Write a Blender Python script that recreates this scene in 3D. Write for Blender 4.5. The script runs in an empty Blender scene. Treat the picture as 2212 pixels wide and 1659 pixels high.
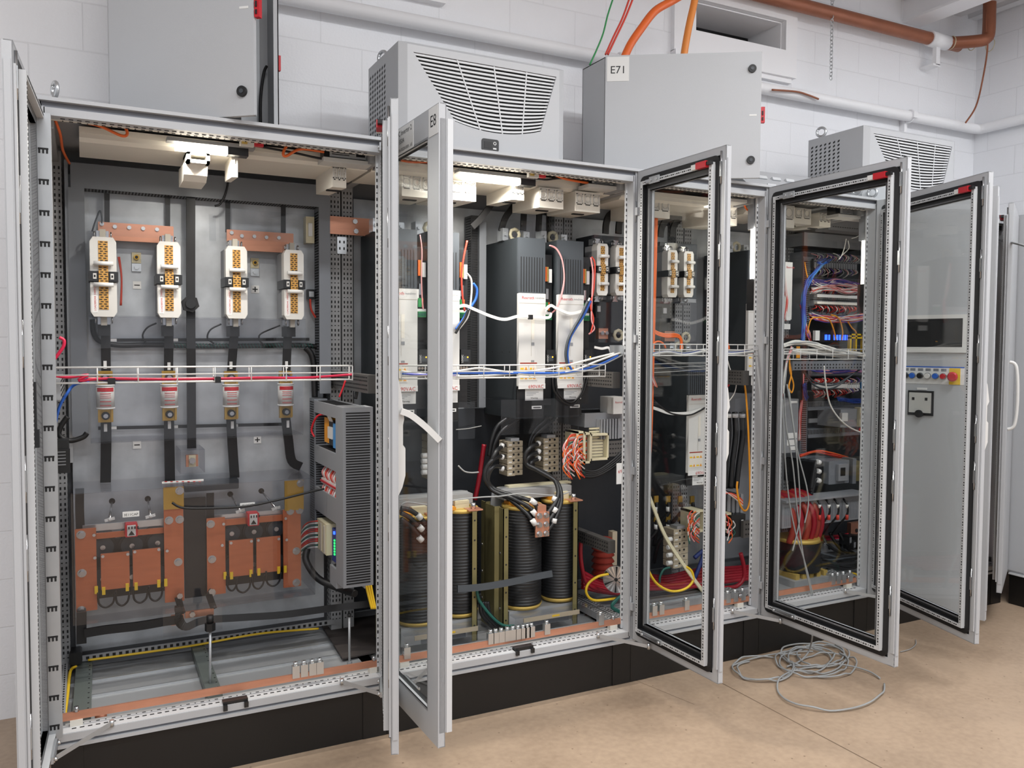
import bpy, math, random
from mathutils import Vector, Matrix
random.seed(7)
S = bpy.context.scene
COL = S.collection
W, H = 2212, 1659
# ------------------------------------------------------------------ camera
F = 1811.144; CX, CY, CZ = .122315, -3.204881, 1.586763; YAW, PIT, ROL = .472485, -.0454443, .0052056
_f = Vector((math.sin(YAW)*math.cos(PIT), math.cos(YAW)*math.cos(PIT), math.sin(PIT)))
_r0 = Vector((math.cos(YAW), -math.sin(YAW), 0)); _u0 = _r0.cross(_f)
_r = _r0*math.cos(ROL) + _u0*math.sin(ROL); _u = -_r0*math.sin(ROL) + _u0*math.cos(ROL)
cd = bpy.data.cameras.new('camera'); cam = bpy.data.objects.new('camera', cd); COL.objects.link(cam)
cd.sensor_width = 36; cd.lens = F/W*36; cd.clip_start = .05; cd.clip_end = 60
cam.matrix_world = Matrix(((_r.x, _u.x, -_f.x, CX), (_r.y, _u.y, -_f.y, CY), (_r.z, _u.z, -_f.z, CZ), (0, 0, 0, 1)))
S.camera = cam
C0 = Vector((CX, CY, CZ))
def ray(px, py): return _f + _r*((px-W/2)/F) - _u*((py-H/2)/F)
def at(px, py, y):                      # point seen at a photo pixel, on the plane at depth y
    d = ray(px, py); return C0 + d*((y-CY)/d.y)
def atx(px, py, x): d = ray(px, py); return C0 + d*((x-CX)/d.x)
def atz(px, py, z): d = ray(px, py); return C0 + d*((z-CZ)/d.z)
# ------------------------------------------------------------------ world, lights, exposure
S.view_settings.view_transform = 'Standard'; S.view_settings.look = 'None'
S.view_settings.gamma = 1; S.view_settings.use_curve_mapping = False; S.view_settings.exposure = 0.0
wd = bpy.data.worlds.new('world'); S.world = wd; wd.use_nodes = True
wd.node_tree.nodes['Background'].inputs[0].default_value = (.93, .95, 1, 1)
wd.node_tree.nodes['Background'].inputs[1].default_value = .72
def area(name, loc, sx, sy, power, color=(1, 1, 1), rot=(0, 0, 0)):
    l = bpy.data.lights.new(name, 'AREA'); l.shape = 'RECTANGLE'; l.size = sx; l.size_y = sy; l.energy = power; l.color = color
    o = bpy.data.objects.new(name, l); COL.objects.link(o); o.location = loc; o.rotation_euler = rot; return o
for k, (lx, ly) in enumerate(((0.2, -2.4), (2.7, -2.4), (5.0, -1.9), (0.2, -5.2), (3.2, -5.2), (-2.2, -3.6))):  # lamps out of view; the far-right one is added to brighten the right wall
    area('unseen_ceiling_light', (lx, ly, 3.93), 1.6, .35, (54, 78, 78, 60, 76, 52)[k], (.975, .985, 1))
try: S.cycles.transparent_max_bounces = 24
except Exception: pass
# ------------------------------------------------------------------ materials
def lin(c): return tuple((v/255/12.92 if v/255 <= .04045 else ((v/255+.055)/1.055)**2.4) for v in c)
M = {}
def mat(name, rgb, rough=.5, metal=0, noise=0, nscale=8, bump=0, bscale=60, emit=0, stretch=None, coat=0):
    m = bpy.data.materials.new(name); m.use_nodes = True; nt = m.node_tree; b = nt.nodes['Principled BSDF']
    c = lin(rgb)+(1,)
    b.inputs['Base Color'].default_value = c; b.inputs['Roughness'].default_value = rough; b.inputs['Metallic'].default_value = metal
    if coat: b.inputs['Coat Weight'].default_value = coat
    tc = nt.nodes.new('ShaderNodeTexCoord')
    src = tc.outputs['Object']
    if stretch:
        mp = nt.nodes.new('ShaderNodeMapping'); mp.inputs['Scale'].default_value = stretch; nt.links.new(src, mp.inputs[0]); src = mp.outputs[0]
    if noise:
        n = nt.nodes.new('ShaderNodeTexNoise'); n.inputs['Scale'].default_value = nscale; n.inputs['Detail'].default_value = 4
        nt.links.new(src, n.inputs['Vector'])
        mx = nt.nodes.new('ShaderNodeMix'); mx.data_type = 'RGBA'
        mx.inputs[6].default_value = tuple(v*(1-noise) for v in c[:3])+(1,); mx.inputs[7].default_value = tuple(min(1, v*(1+noise)) for v in c[:3])+(1,)
        nt.links.new(n.outputs['Fac'], mx.inputs[0]); nt.links.new(mx.outputs[2], b.inputs['Base Color'])
    if bump:
        n2 = nt.nodes.new('ShaderNodeTexNoise'); n2.inputs['Scale'].default_value = bscale
        nt.links.new(tc.outputs['Object'], n2.inputs['Vector'])
        bp = nt.nodes.new('ShaderNodeBump'); bp.inputs['Strength'].default_value = bump; bp.inputs['Distance'].default_value = .002
        nt.links.new(n2.outputs['Fac'], bp.inputs['Height']); nt.links.new(bp.outputs[0], b.inputs['Normal'])
    if emit:
        b.inputs['Emission Color'].default_value = c; b.inputs['Emission Strength'].default_value = emit
    M[name] = m; return m
def clear(name, tint, refl=.06, rough=.02, gz=.5):
    m = bpy.data.materials.new(name); m.use_nodes = True; nt = m.node_tree; nt.nodes.remove(nt.nodes['Principled BSDF'])
    out = nt.nodes['Material Output']; t = nt.nodes.new('ShaderNodeBsdfTransparent'); t.inputs[0].default_value = tint+(1,)
    g = nt.nodes.new('ShaderNodeBsdfGlossy'); g.inputs['Roughness'].default_value = rough
    fr = nt.nodes.new('ShaderNodeLayerWeight'); fr.inputs['Blend'].default_value = .5
    pw = nt.nodes.new('ShaderNodeMath'); pw.operation = 'POWER'; pw.inputs[1].default_value = 4
    nt.links.new(fr.outputs['Facing'], pw.inputs[0])
    mu = nt.nodes.new('ShaderNodeMath'); mu.operation = 'MULTIPLY_ADD'; mu.inputs[1].default_value = gz; mu.inputs[2].default_value = refl
    mu.use_clamp = True
    nt.links.new(pw.outputs[0], mu.inputs[0])
    mx = nt.nodes.new('ShaderNodeMixShader'); nt.links.new(mu.outputs[0], mx.inputs[0]); nt.links.new(t.outputs[0], mx.inputs[1]); nt.links.new(g.outputs[0], mx.inputs[2])
    nt.links.new(mx.outputs[0], out.inputs[0]); M[name] = m
mat('ral', (180, 182, 185), .45, noise=.02, nscale=3, bump=.12, bscale=400)
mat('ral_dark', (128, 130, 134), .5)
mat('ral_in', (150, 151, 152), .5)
mat('groove', (112, 115, 122), .6)
mat('slot', (22, 22, 24), .7)
mat('zinc', (178, 181, 184), .4, .5, noise=.1, nscale=14)
mat('floor_zinc', (172, 174, 176), .42, .35, noise=.08, nscale=6)
mat('joint', (112, 92, 74), .7)
mat('zinc_bright', (205, 208, 210), .28, .85)
mat('galv', (182, 186, 190), .42, .4, noise=.38, nscale=10)
mat('steel', (185, 186, 188), .25, .95)
mat('chrome', (225, 225, 225), .12, 1)
mat('white_frame', (202, 204, 206), .45)
mat('white', (212, 211, 208), .4)
mat('white_pl', (202, 200, 195), .45)
mat('paper', (222, 222, 220), .7)
mat('ink', (25, 25, 28), .6)
mat('red_ink', (190, 40, 40), .6)
mat('beige', (224, 219, 208), .5)
mat('beige_dark', (176, 170, 158), .5)
mat('tan', (176, 164, 142), .5)
mat('cream', (206, 198, 168), .5)
mat('brown', (188, 140, 66), .5)
mat('black', (20, 20, 22), .5)
mat('black_pl', (30, 31, 33), .38)
mat('rubber', (24, 24, 26), .6)
mat('anthracite', (62, 67, 72), .45)
mat('anth_dark', (46, 51, 55), .5)
mat('duct', (116, 120, 126), .5)
mat('shade_dark', (32, 36, 42), .5)
mat('rail_dark', (92, 90, 88), .4, .4)
mat('duct_lt', (138, 140, 144), .5)
mat('copper_tinted', (192, 114, 80), .4, .5, noise=.16, nscale=9, stretch=(1, 1, 6))  # same copper, with the smoky cover's tint put into the colour
mat('copper', (204, 146, 120), .38, .55, noise=.16, nscale=9, stretch=(1, 1, 6))
mat('copper_pipe', (152, 94, 68), .42, .3, noise=.25, nscale=7)
mat('brass', (188, 152, 74), .35, .7)
mat('gold', (200, 170, 90), .5, .3)
mat('olive', (134, 126, 86), .45, .45, noise=.08)
mat('red', (190, 28, 40), .4)
mat('red_cable', (146, 18, 36), .42)
mat('redwire', (205, 66, 50), .5)
mat('pink', (216, 150, 150), .5)
mat('magenta', (210, 30, 72), .45)
mat('orange', (226, 104, 40), .42)
mat('orange_pale', (228, 140, 62), .42)
mat('yellow', (230, 190, 40), .45)
mat('amber', (226, 150, 34), .45)
mat('green', (40, 140, 74), .45)
mat('teal', (30, 90, 80), .5)
mat('blue', (40, 96, 190), .45)
mat('navy', (32, 52, 120), .5)
mat('skyblue', (70, 140, 200), .45)
mat('violet', (96, 70, 150), .5)
mat('greycable', (158, 160, 160), .45)
mat('whitecable', (222, 220, 214), .45)
mat('terracotta', (150, 52, 40), .5)
mat('mat_dark', (58, 52, 50), .8, noise=.2, nscale=12, stretch=(1, 8, 1))
mat('plinth', (17, 15, 14), .5, noise=.1, nscale=40)
mat('rail_green', (126, 134, 130), .42, .5, noise=.1, nscale=10)
mat('led', (255, 246, 228), .4, emit=9)
mat('led_blue', (40, 80, 255), .4, emit=4)
mat('led_green', (40, 220, 90), .4, emit=2.5)
mat('led_amber', (255, 180, 40), .4, emit=2)
mat('lens', (190, 190, 186), .3)
mat('wallpaint', (226, 227, 230), .55)
mat('trimpaint', (242, 242, 244), .5)
mat('ceilpaint', (214, 214, 216), .6)
clear('glass', (.95, .962, .96), .04)
clear('poly', (.92, .922, .935), .03, gz=.3)
clear('poly_clear', (.965, .967, .97), .022, gz=.35)
def wall_mat(name, horiz):
    m = mat(name, (240, 241, 244), .5); nt = m.node_tree; b = nt.nodes['Principled BSDF']
    tc = nt.nodes.new('ShaderNodeTexCoord'); sp = nt.nodes.new('ShaderNodeSeparateXYZ'); cb = nt.nodes.new('ShaderNodeCombineXYZ')
    nt.links.new(tc.outputs['Object'], sp.inputs[0]); nt.links.new(sp.outputs[horiz], cb.inputs[0]); nt.links.new(sp.outputs[2], cb.inputs[1])
    mp = nt.nodes.new('ShaderNodeMapping'); mp.inputs['Location'].default_value = (.06, .0145, 0); nt.links.new(cb.outputs[0], mp.inputs[0])
    br = nt.nodes.new('ShaderNodeTexBrick'); br.inputs['Scale'].default_value = 1; br.inputs['Brick Width'].default_value = .4064
    br.inputs['Row Height'].default_value = .2032; br.inputs['Mortar Size'].default_value = .0035; br.inputs['Mortar Smooth'].default_value = .6
    c = lin((240, 241, 244)); br.inputs['Color1'].default_value = c+(1,); br.inputs['Color2'].default_value = tuple(v*.985 for v in c)+(1,)
    br.inputs['Mortar'].default_value = tuple(v*.92 for v in c)+(1,)
    nt.links.new(mp.outputs[0], br.inputs[0]); nt.links.new(br.outputs[0], b.inputs['Base Color'])
    n = nt.nodes.new('ShaderNodeTexNoise'); n.inputs['Scale'].default_value = 90; nt.links.new(tc.outputs['Object'], n.inputs['Vector'])
    ad = nt.nodes.new('ShaderNodeMath'); ad.operation = 'MULTIPLY_ADD'; ad.inputs[1].default_value = -2.0
    nt.links.new(br.outputs['Fac'], ad.inputs[0]); nt.links.new(n.outputs['Fac'], ad.inputs[2])
    bp = nt.nodes.new('ShaderNodeBump'); bp.inputs['Strength'].default_value = .35; bp.inputs['Distance'].default_value = .004
    nt.links.new(ad.outputs[0], bp.inputs['Height']); nt.links.new(bp.outputs[0], b.inputs['Normal'])
wall_mat('block_x', 0); wall_mat('block_y', 1)
def floor_mat():
    m = mat('concrete', (186, 160, 130), .42); nt = m.node_tree; b = nt.nodes['Principled BSDF']
    tc = nt.nodes.new('ShaderNodeTexCoord')
    n1 = nt.nodes.new('ShaderNodeTexNoise'); n1.inputs['Scale'].default_value = 2.2; n1.inputs['Detail'].default_value = 8
    n2 = nt.nodes.new('ShaderNodeTexNoise'); n2.inputs['Scale'].default_value = 38; n2.inputs['Detail'].default_value = 6
    n3 = nt.nodes.new('ShaderNodeTexVoronoi'); n3.inputs['Scale'].default_value = 16
    for n in (n1, n2, n3): nt.links.new(tc.outputs['Object'], n.inputs['Vector'])
    r = nt.nodes.new('ShaderNodeValToRGB'); e = r.color_ramp.elements
    e[0].position = .3; e[0].color = lin((152, 130, 109))+(1,); e[1].position = .7; e[1].color = lin((180, 157, 134))+(1,)
    mx = nt.nodes.new('ShaderNodeMath'); mx.operation = 'MULTIPLY_ADD'; mx.inputs[1].default_value = .45
    sc = nt.nodes.new('ShaderNodeMath'); sc.operation = 'MULTIPLY'; sc.inputs[1].default_value = .72
    nt.links.new(n2.outputs['Fac'], mx.inputs[0]); nt.links.new(n1.outputs['Fac'], sc.inputs[0]); nt.links.new(sc.outputs[0], mx.inputs[2]); nt.links.new(mx.outputs[0], r.inputs[0])
    sr = nt.nodes.new('ShaderNodeValToRGB'); g = sr.color_ramp.elements
    g[0].position = .03; g[0].color = (.25, .2, .16, 1); g[1].position = .085; g[1].color = (1, 1, 1, 1)
    nt.links.new(n3.outputs['Distance'], sr.inputs[0])
    mm = nt.nodes.new('ShaderNodeMix'); mm.data_type = 'RGBA'; mm.blend_type = 'MULTIPLY'; mm.inputs[0].default_value = .75
    nt.links.new(r.outputs[0], mm.inputs[6]); nt.links.new(sr.outputs[0], mm.inputs[7]); nt.links.new(mm.outputs[2], b.inputs['Base Color'])
floor_mat()
# ------------------------------------------------------------------ mesh builder
ORG = {}
def V(*a): return Vector(a)
class MB:
    def __init__(s, m='ral'): s.v = []; s.f = []; s.fm = []; s.fs = []; s.m = m
    def quad(s, pts, m=None, smooth=False):
        i = len(s.v); s.v += [Vector(p) for p in pts]; s.f.append(tuple(range(i, i+len(pts)))); s.fm.append(m or s.m); s.fs.append(smooth); return s
    def box(s, x0, x1, y0, y1, z0, z1, m=None):
        if x0 > x1: x0, x1 = x1, x0
        if y0 > y1: y0, y1 = y1, y0
        if z0 > z1: z0, z1 = z1, z0
        i = len(s.v)
        s.v += [V(x0, y0, z0), V(x1, y0, z0), V(x1, y1, z0), V(x0, y1, z0), V(x0, y0, z1), V(x1, y0, z1), V(x1, y1, z1), V(x0, y1, z1)]
        for q in ((3, 2, 1, 0), (4, 5, 6, 7), (0, 1, 5, 4), (1, 2, 6, 5), (2, 3, 7, 6), (3, 0, 4, 7)):
            s.f.append(tuple(i+k for k in q)); s.fm.append(m or s.m); s.fs.append(False)
        return s
    def rbox(s, x0, x1, y0, y1, z0, z1, r=.004, m=None, axis='y'):   # box with its front outline corners rounded
        if axis == 'y': return s.prism(rrect(x0, x1, z0, z1, r), y0, y1, 'y', m)
        if axis == 'x': return s.prism(rrect(y0, y1, z0, z1, r), x0, x1, 'x', m)
        return s.prism(rrect(x0, x1, y0, y1, r), z0, z1, 'z', m)
    def prism(s, poly, a, b, axis='y', m=None, smooth=False):
        def P(p, t): return V(p[0], t, p[1]) if axis == 'y' else (V(t, p[0], p[1]) if axis == 'x' else V(p[0], p[1], t))
        i = len(s.v); n = len(poly); s.v += [P(p, a) for p in poly]+[P(p, b) for p in poly]
        ar = sum(poly[k][0]*poly[(k+1) % n][1]-poly[(k+1) % n][0]*poly[k][1] for k in range(n))
        fl = (ar > 0) != (axis == 'y'); fl = fl != (b < a)
        # fl: polygon counter-clockwise seen from +axis
        c0 = list(range(i, i+n)); c1 = list(range(i+n, i+2*n))
        s.f += [tuple(reversed(c0)) if fl else tuple(c0), tuple(c1) if fl else tuple(reversed(c1))]; s.fm += [m or s.m]*2; s.fs += [False]*2
        for k in range(n):
            q = (c0[k], c0[(k+1) % n], c1[(k+1) % n], c1[k])
            s.f.append(q if fl else tuple(reversed(q))); s.fm.append(m or s.m); s.fs.append(smooth)
        return s
    def cyl(s, p0, p1, r, r2=None, n=14, m=None, caps=True, smooth=True):
        p0, p1 = Vector(p0), Vector(p1); d = (p1-p0).normalized(); a = d.orthogonal().normalized(); b = d.cross(a)
        r2 = r if r2 is None else r2; i = len(s.v)
        for c, rr in ((p0, r), (p1, r2)):
            for k in range(n):
                t = 2*math.pi*k/n; s.v.append(c+a*math.cos(t)*rr+b*math.sin(t)*rr)
        for k in range(n):
            s.f.append((i+k, i+(k+1) % n, i+n+(k+1) % n, i+n+k)); s.fm.append(m or s.m); s.fs.append(smooth)
        if caps:
            s.f += [tuple(reversed(range(i, i+n))), tuple(range(i+n, i+2*n))]; s.fm += [m or s.m]*2; s.fs += [False]*2
        return s
    def hexa(s, p0, p1, r, m=None): return s.cyl(p0, p1, r, n=6, m=m, smooth=False)
    def tube(s, pts, r, n=8, m=None, sub=6, raw=False):
        P = [Vector(p) for p in pts]
        if len(P) > 2 and not raw: P = catmull(P, sub)
        i0 = len(s.v); T = []
        for k in range(len(P)):
            d = P[min(k+1, len(P)-1)]-P[max(k-1, 0)]; T.append(d.normalized() if d.length > 1e-9 else V(0, 0, 1))
        a = T[0].orthogonal().normalized()
        for k, p in enumerate(P):
            a = a-T[k]*a.dot(T[k]); a = a.normalized() if a.length > 1e-6 else T[k].orthogonal().normalized(); b = T[k].cross(a)
            for j in range(n):
                t = 2*math.pi*j/n; s.v.append(p+a*math.cos(t)*r+b*math.sin(t)*r)
        for k in range(len(P)-1):
            for j in range(n):
                s.f.append((i0+k*n+j, i0+k*n+(j+1) % n, i0+(k+1)*n+(j+1) % n, i0+(k+1)*n+j)); s.fm.append(m or s.m); s.fs.append(True)
        e = i0+(len(P)-1)*n
        s.f += [tuple(reversed(range(i0, i0+n))), tuple(range(e, e+n))]; s.fm += [m or s.m]*2; s.fs += [False]*2
        return s
    def strap(s, pts, wd, th, side=V(1, 0, 0), m=None, sub=5):       # flat band following a path
        P = catmull([Vector(p) for p in pts], sub) if len(pts) > 2 else [Vector(p) for p in pts]; i0 = len(s.v)
        for k, p in enumerate(P):
            d = (P[min(k+1, len(P)-1)]-P[max(k-1, 0)]).normalized(); a = (side-d*side.dot(d)).normalized(); b = d.cross(a)
            for x, y in ((-1, -1), (1, -1), (1, 1), (-1, 1)): s.v.append(p+a*x*wd/2+b*y*th/2)
        for k in range(len(P)-1):
            for j in range(4):
                s.f.append((i0+k*4+j, i0+k*4+(j+1) % 4, i0+k*4+4+(j+1) % 4, i0+k*4+4+j)); s.fm.append(m or s.m); s.fs.append(False)
        e = i0+(len(P)-1)*4
        s.f += [(i0+3, i0+2, i0+1, i0), (e, e+1, e+2, e+3)]; s.fm += [m or s.m]*2; s.fs += [False]*2
        return s
    def lathe(s, c, prof, axis=V(0, 0, 1), n=20, m=None):            # prof: (radius, height) list
        c = Vector(c); d = Vector(axis).normalized(); a = d.orthogonal().normalized(); b = d.cross(a); i0 = len(s.v)
        for r, h in prof:
            for k in range(n):
                t = 2*math.pi*k/n; s.v.append(c+d*h+a*math.cos(t)*r+b*math.sin(t)*r)
        for q in range(len(prof)-1):
            for k in range(n):
                s.f.append((i0+q*n+k, i0+q*n+(k+1) % n, i0+(q+1)*n+(k+1) % n, i0+(q+1)*n+k)); s.fm.append(m or s.m); s.fs.append(True)
        e = i0+(len(prof)-1)*n
        s.f += [tuple(reversed(range(i0, i0+n))), tuple(range(e, e+n))]; s.fm += [m or s.m]*2; s.fs += [False]*2
        return s
    def ball(s, c, r, n=10, m=None): return s.lathe(V(*c)-V(0, 0, r), [(max(r*math.sin(math.pi*k/6), r*.02), r-r*math.cos(math.pi*k/6)) for k in range(7)], n=n, m=m)
    def torus(s, c, R, r, ax=V(0, 1, 0), n=20, m=None, a0=0, a1=2*math.pi):
        ax = Vector(ax).normalized(); a = ax.orthogonal().normalized(); b = ax.cross(a)
        return s.tube([Vector(c)+a*math.cos(a0+(a1-a0)*k/n)*R+b*math.sin(a0+(a1-a0)*k/n)*R for k in range(n+1)], r, m=m, raw=True)
    def obox(s, c, ax, ay, az, m=None):                               # box from centre and three half-axis vectors
        c, ax, ay, az = map(Vector, (c, ax, ay, az)); i = len(s.v)
        s.v += [c-ax-ay-az, c+ax-ay-az, c+ax+ay-az, c-ax+ay-az, c-ax-ay+az, c+ax-ay+az, c+ax+ay+az, c-ax+ay+az]
        for q in ((3, 2, 1, 0), (4, 5, 6, 7), (0, 1, 5, 4), (1, 2, 6, 5), (2, 3, 7, 6), (3, 0, 4, 7)):
            s.f.append(tuple(i+k for k in q)); s.fm.append(m or s.m); s.fs.append(False)
        return s
    def dashes(s, p0, p1, pitch, l, w, nrm, m='slot', alt=0):         # row of punched slots along a rail face
        p0, p1, nrm = Vector(p0), Vector(p1), Vector(nrm).normalized(); d = (p1-p0); L = d.length; d.normalize(); a = nrm.cross(d)
        k = 0; t = pitch/2
        while t < L-l/2:
            ll = l if not alt or k % alt else l*.35
            c = p0+d*t; s.obox(c, d*ll/2, a*w/2, nrm*.0008, m); t += pitch; k += 1
        return s
    def text(s, txt, o, xd, yd, size, m='ink', align='LEFT'):
        cu = bpy.data.curves.new('t', 'FONT'); cu.body = txt; cu.size = size; cu.align_x = align; cu.align_y = 'BOTTOM_BASELINE'; cu.resolution_u = 2
        ob = bpy.data.objects.new('t', cu); COL.objects.link(ob)
        dg = bpy.context.evaluated_depsgraph_get(); dg.update(); me = bpy.data.meshes.new_from_object(ob.evaluated_get(dg))
        i = len(s.v); o, xd, yd = Vector(o), Vector(xd).normalized(), Vector(yd).normalized(); 
        s.v += [o+xd*v.co.x+yd*v.co.y for v in me.vertices]
        for p in me.polygons: s.f.append(tuple(i+k for k in p.vertices)); s.fm.append(m); s.fs.append(False)
        bpy.data.objects.remove(ob); bpy.data.curves.remove(cu); bpy.data.meshes.remove(me); return s
    def build(s, name, parent=None, local=False, loc=None, bevel=0, label=None):
        me = bpy.data.meshes.new(name); names = []
        for m in s.fm:
            if m not in names: names.append(m)
        if local: off = V(0, 0, 0)
        elif parent is not None: off = ORG[parent.name]
        else:
            if loc is None:
                xs = [v.x for v in s.v]; ys = [v.y for v in s.v]; zs = [v.z for v in s.v]
                loc = V((min(xs)+max(xs))/2, (min(ys)+max(ys))/2, min(zs))
            off = Vector(loc)
        me.from_pydata([v-off for v in s.v], [], s.f)
        for n in names: me.materials.append(M[n])
        me.polygons.foreach_set('material_index', [names.index(m) for m in s.fm]); me.polygons.foreach_set('use_smooth', s.fs); me.update()
        o = bpy.data.objects.new(name, me); COL.objects.link(o)
        if parent is not None: o.parent = parent; ORG[o.name] = off if not local else V(0, 0, 0)
        else: o.location = off; ORG[o.name] = off
        if bevel:
            b = o.modifiers.new('bevel', 'BEVEL'); b.width = bevel; b.segments = 2; b.limit_method = 'ANGLE'; b.angle_limit = math.radians(40)
        if label: o['label'] = label
        return o
def rrect(x0, x1, z0, z1, r, n=4):
    out = []
    for cx, cz, a in ((x1-r, z1-r, 0), (x0+r, z1-r, 90), (x0+r, z0+r, 180), (x1-r, z0+r, 270)):
        for k in range(n+1): t = math.radians(a+90*k/n); out.append((cx+r*math.cos(t), cz+r*math.sin(t)))
    return out
def catmull(P, sub=6):
    out = []
    for k in range(len(P)-1):
        a, b, c, d = P[max(k-1, 0)], P[k], P[k+1], P[min(k+2, len(P)-1)]
        for j in range(sub):
            t = j/sub; out.append(.5*((2*b)+(c-a)*t+(2*a-5*b+4*c-d)*t*t+(3*b-a-3*c+d)*t*t*t))
    out.append(P[-1]); return out
def tag(o, label, cat, group=None, kind=None):
    o['label'] = label; o['category'] = cat
    if group: o['group'] = group
    if kind: o['kind'] = kind
    return o
def thing(name, label, cat, loc, group=None, rot=0):
    o = bpy.data.objects.new(name, None); COL.objects.link(o); o.location = loc; o.rotation_euler = (0, 0, rot); o.empty_display_size = .05
    ORG[o.name] = Vector(loc); return tag(o, label, cat, group)
def solo(name, mb, label, cat, group=None, kind=None, bevel=0): return tag(mb.build(name, bevel=bevel), label, cat, group, kind)
def struct(name, mb, **k): o = mb.build(name, **k); o['kind'] = 'structure'; return o
def dup(root, loc, label=None, group=None, scale=None):
    r = root.copy(); COL.objects.link(r); r.location = loc
    if label: r['label'] = label
    if group: r['group'] = group
    if scale: r.scale = scale
    for ch in list(root.children):
        c = ch.copy(); COL.objects.link(c); c.parent = r
        for g in list(ch.children): d = g.copy(); COL.objects.link(d); d.parent = c
    return r
def pr(x0, y0, x1, y1, Y):          # photo rectangle to world x0,x1,z0,z1 on the plane y=Y
    a = at(x0, (y0+y1)/2, Y); b = at(x1, (y0+y1)/2, Y); c = at((x0+x1)/2, y1, Y); d = at((x0+x1)/2, y0, Y)
    return a.x, b.x, c.z, d.z
def pbox(mb, x0, y0, x1, y1, Y, dep, m=None):
    a, b, c, d = pr(x0, y0, x1, y1, Y); mb.box(a, b, Y, Y+dep, c, d, m); return a, b, c, d
def pts(Y, *p):                     # photo pixels to points; each entry (px, py[, depth])
    return [at(q[0], q[1], q[2] if len(q) > 2 else Y) for q in p]
#@@ROOM
# ------------------------------------------------------------------ setting
WY, RX, CEI = .86, 6.05, 4.0
fl = MB('concrete').box(-4, RX+.2, -9, 1.0, -.1, 0)
def crack(a, b, wd, m='joint'):
    a, b = atz(*a, 0), atz(*b, 0); d = (b-a).normalized(); n_ = V(-d.y, d.x, 0)*wd/2; z = V(0, 0, .0006); fl.quad([a-n_+z, b-n_+z, b+n_+z, a+n_+z], m)
crack((1556, 1474), (1910, 1662), .0045); crack((1330, 1452), (1500, 1522), .002)
struct('floor', fl, loc=(0, 0, -.1))
vx0, vx1, vz0, vz1 = 3.40, 4.12, 3.47, 3.655
w = MB('block_x'); w.box(-4, vx0, WY, WY+.2, 0, CEI+.05).box(vx1, RX, WY, WY+.2, 0, CEI+.05).box(vx0, vx1, WY, WY+.2, 0, vz0).box(vx0, vx1, WY, WY+.2, vz1, CEI+.05)
struct('wall_back', w, loc=(0, WY, 0))
struct('wall_right', MB('block_y').box(RX, RX+.2, -9, WY+.2, 0, CEI+.05), loc=(RX, 0, 0))
c = MB('ceilpaint'); poly = []
n = 62
xs = [-4+k*.163 for k in range(n+1)]
for k in range(n):                                     # corrugated roof deck, ribs along the depth
    x0, x1 = xs[k], xs[k]+.08
    c.box(x0, x1, -9, WY, CEI, CEI+.02); c.box(x1, xs[k+1], -9, WY, CEI+.04, CEI+.06)
    c.quad([(x1, -9, CEI+.01), (x1, WY, CEI+.01), (x1+.012, WY, CEI+.045), (x1+.012, -9, CEI+.045)]); c.quad([(xs[k+1], -9, CEI+.01), (xs[k+1]-.012, -9, CEI+.045), (xs[k+1]-.012, WY, CEI+.045), (xs[k+1], WY, CEI+.01)])
struct('ceiling', c, loc=(0, 0, CEI))
b = MB('trimpaint').box(5.245, 5.33, -6, WY, 3.855, CEI).box(5.235, 5.42, -6, WY, 3.848, 3.868)
struct('trim_1', b)
t = MB('trimpaint')                                    # casing of the air opening in the wall
for r in ((3.24, vx0, 3.33, 3.74), (vx1, 4.215, 3.33, 3.74), (vx0, vx1, 3.33, vz0), (vx0, vx1, vz1, 3.74)): t.box(r[0], r[1], WY-.035, WY, r[2], r[3])
t.box(3.24, 4.2, WY-.05, WY, 3.30, 3.333).box(3.24, 4.18, WY-.03, WY, 3.27, 3.303)
struct('trim_2', t)
d = MB('trimpaint'); d.box(vx0+.002, vx0+.01, WY+.002, WY+.4, vz0+.002, vz1-.002).box(vx1-.01, vx1-.002, WY+.002, WY+.4, vz0+.002, vz1-.002).box(vx0+.01, vx1-.01, WY+.002, WY+.4, vz1-.01, vz1-.002).box(vx0+.01, vx1-.01, WY+.002, WY+.4, vz0+.002, vz0+.01)
d.box(vx0+.01, vx1-.01, WY+.3, WY+.31, vz0+.01, vz1-.01, 'black')  # black plate paints the dark depth of the duct
tag(d.build('wall_duct'), 'white rectangular air duct opening recessed in the block wall above the cabinets', 'duct')
a, b_ = at(860, 2, WY), at(955, 15, WY)
tag(MB('trimpaint').box(b_.x-1.2, b_.x, WY-.05, WY, b_.z, b_.z+.03).box(b_.x-1.2, b_.x-.01, WY-.03, WY, b_.z+.03, b_.z+.06).build('wall_channel'), 'short white metal channel on the wall above the left roof cooler', 'channel')
# pipes on the wall
wp = thing('conduit_pipe', 'long white painted pipe running along the block wall behind the roof boxes', 'pipe', (3, .79, 3.19))
z_p = 3.19; yp = .79
MB('trimpaint').tube([(-1.5, yp, z_p), (5.95, yp, z_p), (6.0, yp-.015, z_p), (6.0, yp-.07, z_p), (6.0, -6, z_p)], .036, n=14, raw=True).build('pipe_run', wp)
for px in (1336, 1965):
    q = at(px, 190 if px < 1400 else 262, yp).x; mb = MB('trimpaint'); mb.torus((q, yp, z_p), .041, .006, V(1, 0, 0)).box(q-.014, q+.014, yp+.03, WY-.002, z_p-.16, z_p+.05).box(q-.02, q+.02, yp-.05, yp-.03, z_p-.02, z_p+.02)
    mb.build('pipe_clamp', wp)
cp = thing('copper_pipe', 'large copper pipe along the top of the wall turning up into the ceiling', 'pipe', (4.5, .74, 3.72))
yc = .76; e0 = at(2060, 96, yc); zc = 3.735; xe = at(2125, 92, yc-.12).x
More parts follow.
